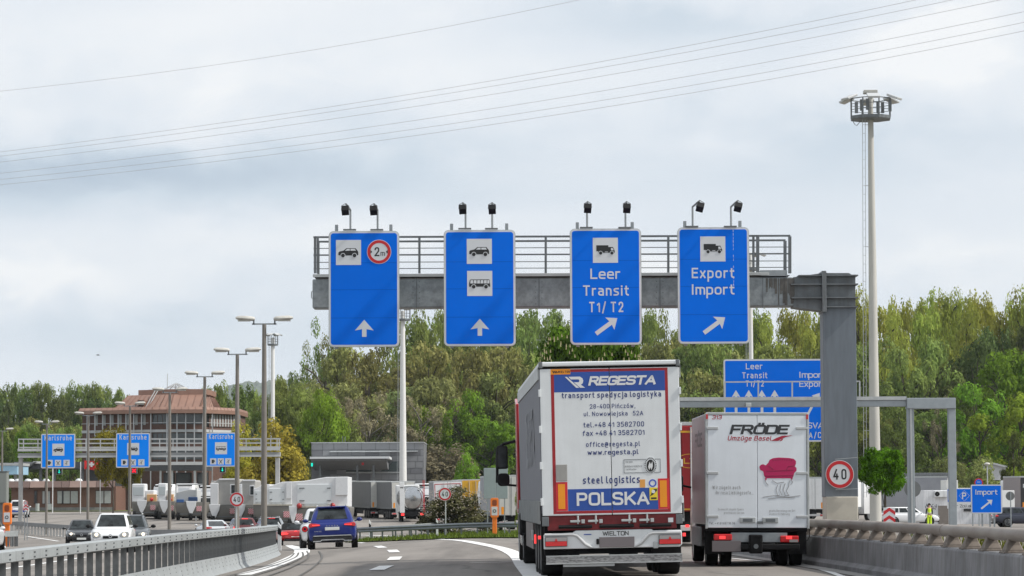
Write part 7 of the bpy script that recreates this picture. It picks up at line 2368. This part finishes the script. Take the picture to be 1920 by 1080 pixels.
def crown_mesh(name, seed, shape, nleaf, leaf, gaps=.25):
    """unit-height tree 1 wide: returns (trunk mesh, crown mesh); z 0..1, radius about .5"""
    rd = random.Random(seed)
    lobes = []
    tr = MB()
    if shape == 'poplar':
        trunk_top = .88
        for k in range(34):
            z = rd.uniform(.10, .96); rmax = .40 * (1 - abs((z - .48) / .64) ** 2.8) + .05
            a = rd.uniform(0, 6.28); rr = rmax * rd.uniform(.25, 1)
            lobes.append((Vector((rr * math.cos(a), rr * math.sin(a), z)), rd.uniform(.09, .15), rd.uniform(.07, .12)))
    elif shape == 'round':
        trunk_top = .55
        for k in range(58):
            v = Vector((rd.gauss(0, 1), rd.gauss(0, 1), rd.gauss(0, 1))).normalized() * rd.uniform(.45, 1) ** .6
            lobes.append((Vector((v.x * .41, v.y * .41, .645 + v.z * .285)), rd.uniform(.09, .14), rd.uniform(.06, .10)))
    elif shape == 'ball':
        trunk_top = .6
        for k in range(95):
            v = Vector((rd.gauss(0, 1), rd.gauss(0, 1), rd.gauss(0, 1))).normalized() * rd.uniform(.25, 1) ** .5
            lobes.append((Vector((v.x * .40, v.y * .40, .67 + v.z * .25)), rd.uniform(.07, .12), rd.uniform(.045, .075)))
    elif shape == 'sparse':
        trunk_top = .8
        for k in range(30):
            z = rd.uniform(.2, .97); a = rd.uniform(0, 6.28); rmax = .42 * (1 - abs((z - .55) / .6) ** 2) + .05
            rr = rmax * rd.uniform(.3, 1.05)
            lobes.append((Vector((rr * math.cos(a), rr * math.sin(a), z)), rd.uniform(.05, .10), rd.uniform(.05, .09)))
    elif shape == 'shrub':
        trunk_top = .3
        for k in range(52):
            v = Vector((rd.gauss(0, 1), rd.gauss(0, 1), abs(rd.gauss(0, 1)))).normalized() * rd.uniform(.3, 1) ** .5
            lobes.append((Vector((v.x * .42, v.y * .42, .10 + v.z * .80)), rd.uniform(.09, .16), rd.uniform(.08, .14)))
    elif shape == 'cone':
        trunk_top = .9
        for k in range(36):
            z = rd.uniform(.08, .98); a = rd.uniform(0, 6.28); rr = (.42 * (1 - z) ** .75 + .03) * rd.uniform(.5, 1)
            lobes.append((Vector((rr * math.cos(a), rr * math.sin(a), z)), .05 + .09 * (1 - z), .05))
    else:  # broad, irregular
        trunk_top = .7
        for k in range(36):
            z = rd.uniform(.14, .96); a = rd.uniform(0, 6.28); rmax = .44 * (1 - abs((z - .48) / .56) ** 2.6) + .06
            rr = rmax * rd.uniform(.2, 1.05)
            lobes.append((Vector((rr * math.cos(a), rr * math.sin(a), z)), rd.uniform(.08, .15), rd.uniform(.06, .12)))
    # trunk and limbs
    pts = [Vector((.012 * rd.gauss(0, 1) * (k > 0), .012 * rd.gauss(0, 1) * (k > 0), trunk_top * k / 5)) for k in range(6)]
    r0 = {'shrub': .012, 'ball': .038}.get(shape, .018)
    tr.tube([p - Vector((0, 0, .02 if i == 0 else 0)) for i, p in enumerate(pts)], [r0 * (1 - .16 * i) for i in range(6)], 7)
    for c, a, b in lobes[:(22 if shape in ('sparse', 'broad', 'poplar') else 14)]:
        zb = max(.05, min(trunk_top * .97, c.z - rd.uniform(.06, .3)))
        i = min(4, int(zb / trunk_top * 5)); f = zb / trunk_top * 5 - i
        s0 = pts[i].lerp(pts[i + 1], f); md = s0.lerp(c, .5) + Vector((0, 0, .025))
        tr.tube([s0, md, c, c + (c - s0).normalized() * .06], [.0085, .006, .0034, .0012], 4)
    cr = MB()
    tot = sum(a * a for _, a, b in lobes)
    vs, fs = [], []
    for c, a, b in lobes:
        n = int(nleaf * a * a / tot)
        for k in range(n):
            v = Vector((rd.gauss(0, 1), rd.gauss(0, 1), rd.gauss(0, 1))).normalized()
            r = rd.uniform(.35, 1.08) ** (.6)
            p = c + Vector((v.x * a * r, v.y * a * r, v.z * b * r))
            if noise.noise(p * 9 + Vector((seed, 0, 0))) < -gaps and rd.random() < .8: continue
            nn = (v * 1.2 + Vector((rd.gauss(0, .5), rd.gauss(0, .5), rd.gauss(0, .4) + .45))).normalized()
            u = nn.cross(Vector((rd.gauss(0, 1), rd.gauss(0, 1), rd.gauss(0, 1)))).normalized(); w = nn.cross(u)
            s1 = leaf * rd.uniform(.6, 1.3); s2 = s1 * rd.uniform(.45, .8)
            o = len(vs); vs += [p - u * s1, p - w * s2 + u * s1 * .1, p + u * s1, p + w * s2 - u * s1 * .1]; fs.append((o, o + 1, o + 2, o + 3))
    cr.add(vs, fs)
    tm = tr.mesh(name + '_trunk', BARK, smooth=True)
    me = bpy.data.meshes.new(name + '_crown'); me.from_pydata([tuple(v) for v in cr.v], [], cr.f); me.materials.append(LG)
    return tm, me


PROT = {}
for nm, shape, nl, lf, variants in (('poplar', 'poplar', 9500, .0165, 4), ('broad', 'broad', 11000, .0175, 4), ('round', 'round', 12000, .0165, 2), ('ball', 'ball', 14000, .0175, 1), ('sparse', 'sparse', 5600, .0125, 3), ('cone', 'cone', 9000, .014, 1), ('shrub', 'shrub', 9000, .022, 2)):
    PROT[nm] = [crown_mesh(nm, 31 * i + len(nm), shape, nl, lf, .12 if shape in ('poplar', 'broad', 'sparse') else .36) for i in range(variants)]
tcount = [0]


def tree(px, ptop, D, wpx, proto, mat, name, label, group=None, bark=None, base=None, cat='tree', pv=None):
    X = at(px, D); gz = g(X, D) if base is None else base
    H = W(px, ptop, D).z - gz; wd_ = wpx / S(D)
    k = tcount[0]; tcount[0] += 1
    tm, cm = PROT[proto][(k if pv is None else pv) % len(PROT[proto])]
    t = thing(name, label, cat, (X, D, gz), random.Random(k).uniform(0, 6.28), group, sc=(wd_, wd_, H))
    for nm_, me, mt in (('trunk', tm, bark or BARK), ('crown', cm, mat)):
        o = bpy.data.objects.new(nm_, me); COL.objects.link(o); o.parent = t
        o.material_slots[0].link = 'OBJECT'; o.material_slots[0].material = mt
    return t


def row(lst, D, name, label, group, proto, mat, jitter=14, **k):
    rj = random.Random(len(lst) * 7 + int(D))
    for px, pt, w in lst:
        tree(px, pt, D + rj.uniform(-jitter, jitter), w * 1.32, proto, mat, name, label, group, **k)


# skyline poplars on the right
row([(1432, 588, 85), (1478, 576, 80), (1520, 590, 80), (1612, 552, 74), (1668, 572, 70), (1700, 566, 64), (1738, 552, 90), (1782, 556, 80), (1812, 560, 74), (1845, 554, 84), (1884, 552, 84), (1925, 550, 90), (1965, 552, 90), (2015, 556, 95), (2070, 552, 95), (2130, 560, 100), (2190, 566, 100)], 540,
    'poplar_tree', 'tall yellow-green poplar on the skyline at the right, crown clear of the woods', 'skyline poplars at the right', 'poplar', LY)
row([(1215, 578, 80), (1262, 588, 74), (1300, 580, 70), (1345, 590, 80), (1390, 584, 70)], 560, 'poplar_tree', 'yellow-green poplar on the skyline behind the two lorry signs', 'skyline poplars behind the lorry signs', 'poplar', LG)
row([(795, 578, 80), (842, 582, 76), (880, 588, 70), (935, 584, 80), (985, 580, 80), (1030, 586, 70), (1080, 590, 80), (1135, 585, 80)], 565, 'broadleaf_tree', 'green crown on the skyline between the left car sign and the Leer Transit sign', 'skyline crowns at the middle', 'poplar', LG)
row([(610, 596, 90), (655, 608, 84), (712, 604, 90)], 545, 'tall_sparse_tree', 'tall loose crown with sky gaps behind the 2 m sign', 'loose crowns at the left end of the woods', 'sparse', LG)
row([(590, 640, 74), (632, 630, 84), (690, 640, 90)], 552, 'tall_sparse_tree', 'thin olive crown behind the loose trees at the left end of the woods', 'thin olive crowns at the left end of the woods', 'sparse', LO)
row([(640, 655, 110), (735, 668, 140), (690, 662, 110), (800, 650, 110), (770, 690, 110)], 505, 'olive_tree', 'olive yellow bushy crown half way up the woods behind the pale light mast', 'olive crowns around the pale light mast', 'broad', LO)
row([(858, 684, 105), (905, 640, 110), (1000, 662, 110), (1290, 655, 110), (1345, 640, 110)], 512, 'broadleaf_tree', 'fresh green rounded crown half way up the woods in the middle', 'green crowns in the middle woods', 'broad', LG)
row([(930, 700, 130), (990, 712, 120), (950, 655, 110), (1010, 690, 110), (1245, 690, 120), (1310, 700, 110), (880, 660, 100)], 490, 'olive_tree', 'gold-olive spring crown in the woods left of and above the big lorry', 'gold-olive crowns beside the big lorry', 'broad', LO)
row([(1325, 690, 120), (1270, 640, 100), (1370, 660, 110), (1225, 650, 100)], 520, 'olive_tree', 'olive crown in the woods between the big lorry and the lane sign', 'olive crowns behind the lane sign', 'broad', LO)
row([(690, 735, 110), (745, 740, 110), (790, 745, 110), (830, 735, 100), (645, 745, 90)], 470, 'bare_tree', 'half bare russet tree with visible branches above the grey hall', 'half bare trees above the hall', 'sparse', LR, bark=BARKL)
row([(660, 720, 120), (760, 728, 130), (815, 712, 110)], 482, 'broadleaf_tree', 'muted green crown behind the bare trees above the grey hall', 'muted crowns above the hall', 'broad', LW)
row([(880, 735, 95), (800, 765, 90), (920, 790, 100)], 462, 'broadleaf_tree', 'bright fresh green tree low in the woods right of the pale light mast', 'fresh trees low in the woods', 'broad', LB)
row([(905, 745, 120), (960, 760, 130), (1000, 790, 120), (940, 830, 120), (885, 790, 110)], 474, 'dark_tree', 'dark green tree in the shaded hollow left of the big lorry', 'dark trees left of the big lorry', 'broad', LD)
row([(835, 825, 110), (800, 840, 80)], 446, 'russet_shrub', 'russet brown bare shrub right of the grey hall', 'russet shrubs beside the hall', 'shrub', LR, cat='shrub')
tree(605, 722, 430, 100, 'round', LB, 'bright_tree', 'bright green round tree at the left end of the grey hall', bark=BARK)
row([(570, 712, 90), (540, 725, 84), (620, 755, 90)], 448, 'broadleaf_tree', 'green tree beside the bright one left of the grey hall', 'trees at the left end of the hall', 'round', LG)
tree(558, 715, 455, 96, 'sparse', LW, 'birch_tree', 'pale willowy tree with whitish limbs left of the bright green one', bark=BARKL)
row([(470, 738, 70), (505, 735, 74), (448, 722, 74), (405, 722, 60), (530, 712, 64), (565, 700, 60), (425, 745, 60), (390, 735, 50)], 520, 'broadleaf_tree', 'mid green tree right of the brown building under the blue hills', 'trees between the brown building and the hall', 'broad', LG)
row([(495, 750, 60), (455, 755, 64), (520, 755, 60)], 500, 'bare_tree', 'thin pale-limbed tree behind the golden bush', 'thin trees behind the golden bush', 'sparse', LW, bark=BARKL)
row([(x, 566 + (x * 7) % 17, 96) for x in range(1590, 1960, 44)], 575, 'broadleaf_tree', 'yellow-green crown filling the skyline between the poplars at the right', 'skyline crowns between the right poplars', 'broad', LY)
row([(x, 590 + (x * 7) % 17, 96) for x in range(1420, 1560, 44)], 575, 'broadleaf_tree', 'yellow-green crown on the skyline left of the gantry post', 'skyline crowns left of the gantry post', 'broad', LY)
row([(x, 594 + (x * 5) % 15, 96) for x in range(770, 1400, 52)], 590, 'broadleaf_tree', 'pale green crown filling the skyline under the gantry beam', 'skyline crowns under the gantry beam', 'broad', LG)
# far woods at the left
row([(x, y, 58) for x, y in ((4, 724), (27, 722), (52, 727), (76, 722), (100, 724), (124, 728), (148, 722), (172, 724), (195, 727), (218, 731), (240, 742), (-16, 726), (-48, 725), (-80, 728), (-115, 724), (-150, 728))], 690, 'far_tree', 'dark green tree in the long far wood at the left', 'far wood at the left', 'broad', LG, jitter=8)
row([(x, y, 50) for x, y in ((12, 752), (45, 748), (80, 752), (112, 748), (140, 752), (170, 748), (200, 755), (228, 760), (-10, 750))], 655, 'far_tree', 'dim green tree at the foot of the far wood at the left', 'foot of the far wood at the left', 'broad', LD, jitter=8)
row([(x, y, 60) for x, y in ((25, 800), (60, 795), (5, 822), (40, 826), (95, 806), (130, 800), (-12, 806))], 480, 'broadleaf_tree', 'green tree behind the lane signs at the far left', 'green trees behind the left lane signs', 'broad', LG)
row([(70, 785, 74), (110, 790, 70), (150, 800, 60)], 500, 'olive_tree', 'olive brown tree behind the left Karlsruhe sign', 'olive trees behind the left Karlsruhe sign', 'broad', LO)
tree(40, 812, 450, 46, 'broad', LB, 'bright_tree', 'bright yellow-green tree at far left behind the pale gantry')
# right side middle and front
row([(1700, 655, 120), (1742, 640, 110), (1640, 640, 100), (1455, 650, 110), (1510, 655, 110)], 500, 'broadleaf_tree', 'green bushy crown under the skyline poplars on the right', 'bushy crowns under the right poplars', 'broad', LG)
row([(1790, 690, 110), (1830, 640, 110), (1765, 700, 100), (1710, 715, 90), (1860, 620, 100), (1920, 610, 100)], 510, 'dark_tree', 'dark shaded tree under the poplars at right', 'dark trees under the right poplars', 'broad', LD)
row([(1880, 665, 150), (1835, 720, 120), (1910, 740, 130), (1935, 690, 120), (2010, 700, 140), (2080, 720, 140), (2150, 710, 140), (2220, 730, 140)], 440, 'bright_tree', 'leafy bright green tree at the right edge of the woods', 'leafy trees at the right edge', 'broad', LB)
row([(1745, 775, 110), (1690, 760, 100), (1640, 770, 90), (1800, 770, 110), (1590, 780, 90), (1530, 790, 90)], 440, 'broadleaf_tree', 'green tree low behind the portal frame', 'green trees behind the portal', 'broad', LG)
tree(1762, 745, 432, 70, 'sparse', LR, 'bare_tree', 'reddish brown bare tree seen through the portal frame', bark=BARK)
row([(1840, 850, 70), (1800, 862, 60), (1765, 850, 60)], 405, 'olive_shrub', 'yellowish shrub beside the white gable on the right', 'yellowish shrubs right of the portal', 'shrub', LO, cat='shrub')
tree(1898, 812, 330, 82, 'cone', LD, 'conifer_tree', 'dark conical tree behind the lorries at the right edge')
row([(1330, 740, 110), (1300, 790, 110), (1540, 720, 90), (1340, 800, 90)], 450, 'broadleaf_tree', 'green tree low in the woods around the lane sign', 'low trees around the lane sign', 'broad', LG)
# single trees nearer
tree(1656, 824, 166, 112, 'ball', leafmat('maple_leaves', (0.13, 0.26, 0.016), var=.45), 'round_tree', 'small round bright green street tree behind the concrete barrier')
tree(872, 843, 385, 66, 'shrub', LB, 'round_bush', 'round bright green bush right of the grey hall', cat='shrub')
tree(513, 772, 335, 168, 'shrub', LA, 'golden_bush', 'big golden olive bush behind the right end of the pale gantry')
tree(452, 780, 345, 84, 'shrub', LA, 'golden_bush', 'smaller golden bush beside the bus Karlsruhe sign')
tree(212, 792, 366, 96, 'round', leafmat('linden_leaves', (0.20, 0.195, 0.02), twig=(.12, .10, .015), var=.4), 'linden_tree', 'yellow-green tree on the lawn between the two car Karlsruhe signs')
tree(240, 812, 372, 70, 'round', leafmat('linden_leaves'), 'linden_tree', 'second yellow-green tree, right of the middle Karlsruhe sign')
tree(852, 904, 200, 160, 'shrub', leafmat('oleander_leaves', (0.12, 0.125, 0.06), twig=(.12, .09, .07), var=.5), 'flowering_bush', 'wide bush with pale blossom behind the guard rail and 40 sign', cat='shrub')
for t in [o for o in COL.objects if o.name.startswith('flowering_bush') and o.type == 'EMPTY']:
    rd = random.Random(5); m = MB()
    for k in range(260):
        a = rd.uniform(3.3, 6.1); zz = rd.uniform(.35, .84); r = .46 * math.sqrt(max(.05, 1 - (zz * .9) ** 2)) * rd.uniform(.9, 1.04)
        m.ball((r * math.cos(a), r * math.sin(a), zz), .006, .006, .010, 5, 3)
    t.rotation_euler = (0, 0, 0)
    bl = m.build('blossom', M('blossom_pale', (0.42, 0.36, 0.30), .8), t); bl['kind'] = 'stuff'
ct_ = tree(1105, 566, 205, 225, 'ball', LN, 'chestnut_tree', 'leafy chestnut with pale blossom candles behind the Leer Transit sign')
ct_.rotation_euler = (0, 0, 0)
rd = random.Random(8); m = MB()
for k in range(300):
    a = rd.uniform(3.2, 6.2); u = rd.uniform(-.85, .62); r = .44 * math.sqrt(1 - u * u)
    p = Vector((r * math.cos(a), r * math.sin(a), .67 + u * .28))
    m.tube([p, p + Vector((0, 0, .014))], [.0058, .002], 5)
bl = m.build('blossom_candles', M('candle_cream', (0.42, 0.36, 0.20), .8), ct_); bl['kind'] = 'stuff'
tree(972, 905, 96, 26, 'sparse', LB, 'sapling', 'few green leaves of a sapling beside the big lorry mirror')
# understory that closes the foot of the woods
fs_ = []
rd = random.Random(77)
UND = leafmat('undergrowth_leaves', (0.075, 0.095, 0.03), var=.5)
m = MB(); vs = []; ff = []
for k in range(26000):
    X = rd.uniform(-100, 100); D = rd.uniform(455, 560)
    z = g(X, D) + min(2, abs(rd.gauss(0, 1))) * 2.6 * (1 + .5 * noise.noise(Vector((X * .05, D * .05, 0))))
    if X < -28: D += 70
    nn = Vector((rd.gauss(0, .6), -1, rd.gauss(0, .6))).normalized(); u = nn.cross(Vector((rd.gauss(0, 1), .1, rd.gauss(0, 1)))).normalized(); w = nn.cross(u); p = Vector((X, D, z)); s1 = rd.uniform(.25, .55)
    o = len(vs); vs += [p - u * s1, p - w * s1 * .6, p + u * s1, p + w * s1 * .6]; ff.append((o, o + 1, o + 2, o + 3))
m.add(vs, ff)
me = bpy.data.meshes.new('undergrowth'); me.from_pydata([tuple(v) for v in m.v], [], m.f); me.materials.append(UND)
o = bpy.data.objects.new('undergrowth', me); COL.objects.link(o); tag(o, 'dense undergrowth along the foot of the woods', 'undergrowth', kind='stuff')
# ------------------------------------------------------------------ the worker in the high-visibility suit
SKIN = M('skin', (0.42, 0.25, 0.18), .6)
HIVIS = M('hi_vis_yellow', (0.62, 0.85, 0.02), .6, var=.08, scale=8)
DARKC = M('dark_cloth', (0.02, 0.022, 0.028), .8)


def skinned(name, nodes, edges, mat, parent, sub=2):
    me = bpy.data.meshes.new(name)
    me.from_pydata([n[:3] for n in nodes], edges, []); me.materials.append(mat)
    o = bpy.data.objects.new(name, me); COL.objects.link(o); o.parent = parent
    sk = o.modifiers.new('skin', 'SKIN')
    if not me.skin_vertices: me.skin_vertices.new()
    for i, n in enumerate(nodes):
        r = n[3]; me.skin_vertices[0].data[i].radius = r if isinstance(r, tuple) else (r, r)
    me.skin_vertices[0].data[0].use_root = True
    s_ = o.modifiers.new('sub', 'SUBSURF'); s_.levels = sub; s_.render_levels = sub
    dg = bpy.context.evaluated_depsgraph_get()
    m2 = bpy.data.meshes.new_from_object(o.evaluated_get(dg)); o.modifiers.clear()
    m2.polygons.foreach_set('use_smooth', [True] * len(m2.polygons)); o.data = m2
    if not m2.materials: m2.materials.append(mat)
    return o


D = 236.0
b = GX(1738.5, D)
t = thing('person', 'worker in yellow high-visibility vest and trousers with dark sleeves by the white office container', 'person', b, R(12))
N = [(0, 0, .95, (.13, .10)), (0, 0, 1.15, (.125, .095)), (0, .0, 1.36, (.15, .105)), (0, 0, 1.48, (.07, .065)), (0, .01, 1.54, (.052, .052)), (0, .025, 1.63, (.082, .10)), (0, .03, 1.73, (.07, .085))]
E = [(0, 1), (1, 2), (2, 3), (3, 4), (4, 5), (5, 6)]
for sg in (-1, 1):
    i = len(N); N += [(sg * .19, 0, 1.42, .062), (sg * .245, .0, 1.16, .045), (sg * .25, .07, .92, .033), (sg * .25, .09, .86, (.038, .018)), (sg * .25, .11, .81, (.040, .016))]
    E += [(2, i), (i, i + 1), (i + 1, i + 2), (i + 2, i + 3), (i + 3, i + 4)]
    for f, (dx, ln) in enumerate(((-.028, .065), (-.009, .078), (.010, .072), (.028, .055))):
        j = len(N); N += [(sg * .25 + dx, .125, .80 - ln * .5, .0095), (sg * .25 + dx * 1.1, .115, .80 - ln, .008)]
        E += [(i + 4, j), (j, j + 1)]
    j = len(N); N += [(sg * .25 - sg * .04, .11, .83, .011), (sg * .25 - sg * .055, .125, .795, .009)]; E += [(i + 3, j), (j, j + 1)]
    i = len(N); N += [(sg * .10, 0, .86, .088), (sg * .11, .01, .48, .062), (sg * .115, -.01, .10, .042), (sg * .12, .07, .045, (.042, .03)), (sg * .125, .16, .035, (.04, .025))]
    E += [(0, i), (i, i + 1), (i + 1, i + 2), (i + 2, i + 3), (i + 3, i + 4)]
skinned('body', N, E, SKIN, t)
skinned('vest', [(0, 0, .88, (.165, .125)), (0, 0, 1.15, (.155, .12)), (0, 0, 1.36, (.185, .13)), (0, 0, 1.45, (.12, .09))], [(0, 1), (1, 2), (2, 3)], HIVIS, t)
N = [(0, 0, .93, (.155, .125))]; E = []
for sg in (-1, 1):
    i = len(N); N += [(sg * .10, 0, .82, .105), (sg * .11, .01, .48, .085), (sg * .115, 0, .12, .078)]; E += [(0, i), (i, i + 1), (i + 1, i + 2)]
skinned('trousers', N, E, HIVIS, t)
for sg in (-1, 1):
    skinned('sleeve', [(sg * .17, 0, 1.42, .088), (sg * .245, 0, 1.16, .064), (sg * .25, .06, .94, .05)], [(0, 1), (1, 2)], DARKC, t)
    skinned('boot', [(sg * .115, 0, .14, .06), (sg * .12, .06, .055, .055), (sg * .125, .18, .045, .045)], [(0, 1), (1, 2)], BLACK, t)
    MB().ball((sg * .035, .118, 1.665), .012, .006, .008, 6, 4).build('eye', BLACK, t)
    MB().ball((sg * .086, .02, 1.65), .012, .025, .034, 6, 4).build('ear', SKIN, t)
MB().ball((0, .13, 1.635), .014, .02, .022, 6, 4).build('nose', SKIN, t); MB().ball((0, .115, 1.598), .025, .008, .007, 6, 4).build('mouth', M('lips', (0.30, 0.12, 0.10), .6), t)
MB().ball((0, .008, 1.72), .098, .11, .085, 12, 8).build('hair', M('dark_hair', (0.02, 0.015, 0.012), .7), t, smooth=True)
m = MB()
for zz, r in ((1.02, .165), (.30, .0)):
    if r: m.loft([[(r * 1.04 * math.cos(2 * math.pi * k / 20), r * .80 * math.sin(2 * math.pi * k / 20), z) for k in range(20)] for z in (zz, zz + .05)], cap=False)
m.build('reflective_stripe', M('reflective_grey', (0.6, 0.62, 0.6), .4), t)

# a bird high over the road
c = W(184, 666, 150)
t = thing('bird', 'small dark bird gliding in the sky above the brown building', 'bird', c, R(35), sc=.55)
m = MB(); rings = []
for u, r in ((-.16, .004), (-.12, .02), (-.05, .035), (.04, .034), (.10, .02), (.13, .024), (.16, .014), (.19, .003)):
    rings.append([(u, r * math.cos(2 * math.pi * k / 10), r * math.sin(2 * math.pi * k / 10)) for k in range(10)])
m.loft(rings)
for sg in (-1, 1):
    m.loft([[(-.05, sg * .02, .01), (.05, sg * .02, .012), (.05, sg * .02, .004), (-.05, sg * .02, .004)], [(-.06, sg * .14, .07), (.035, sg * .14, .072), (.035, sg * .14, .066), (-.06, sg * .14, .064)], [(-.09, sg * .30, .03), (-.05, sg * .30, .031), (-.05, sg * .30, .027), (-.09, sg * .30, .026)]])
m.loft([[(-.14, -.015, .0), (-.14, .015, .0), (-.14, .015, .006), (-.14, -.015, .006)], [(-.25, -.04, .0), (-.25, .04, .0), (-.25, .04, .004), (-.25, -.04, .004)]])
m.build('body', M('bird_dark', (0.02, 0.02, 0.022), .8), t, smooth=True)
# ------------------------------------------------------------------ the air
hm = bpy.data.materials.new('haze_air'); hm.use_nodes = True
nt = hm.node_tree; nt.nodes.clear()
ho = nt.nodes.new('ShaderNodeOutputMaterial'); hv = nt.nodes.new('ShaderNodeVolumePrincipled')
hv.inputs['Color'].default_value = (0.84, 0.92, 1.0, 1); hv.inputs['Density'].default_value = 0.00005; hv.inputs['Anisotropy'].default_value = 0.0
nt.links.new(hv.outputs[0], ho.inputs['Volume'])
o = MB().box(-1700, 1700, -80, 8900, -6, 400).build('haze', hm)
o['kind'] = 'stuff'; o['label'] = 'thin pale haze in the air over the whole place'
SC.cycles.volume_max_steps = 64
SC.cycles.volume_bounces = 0
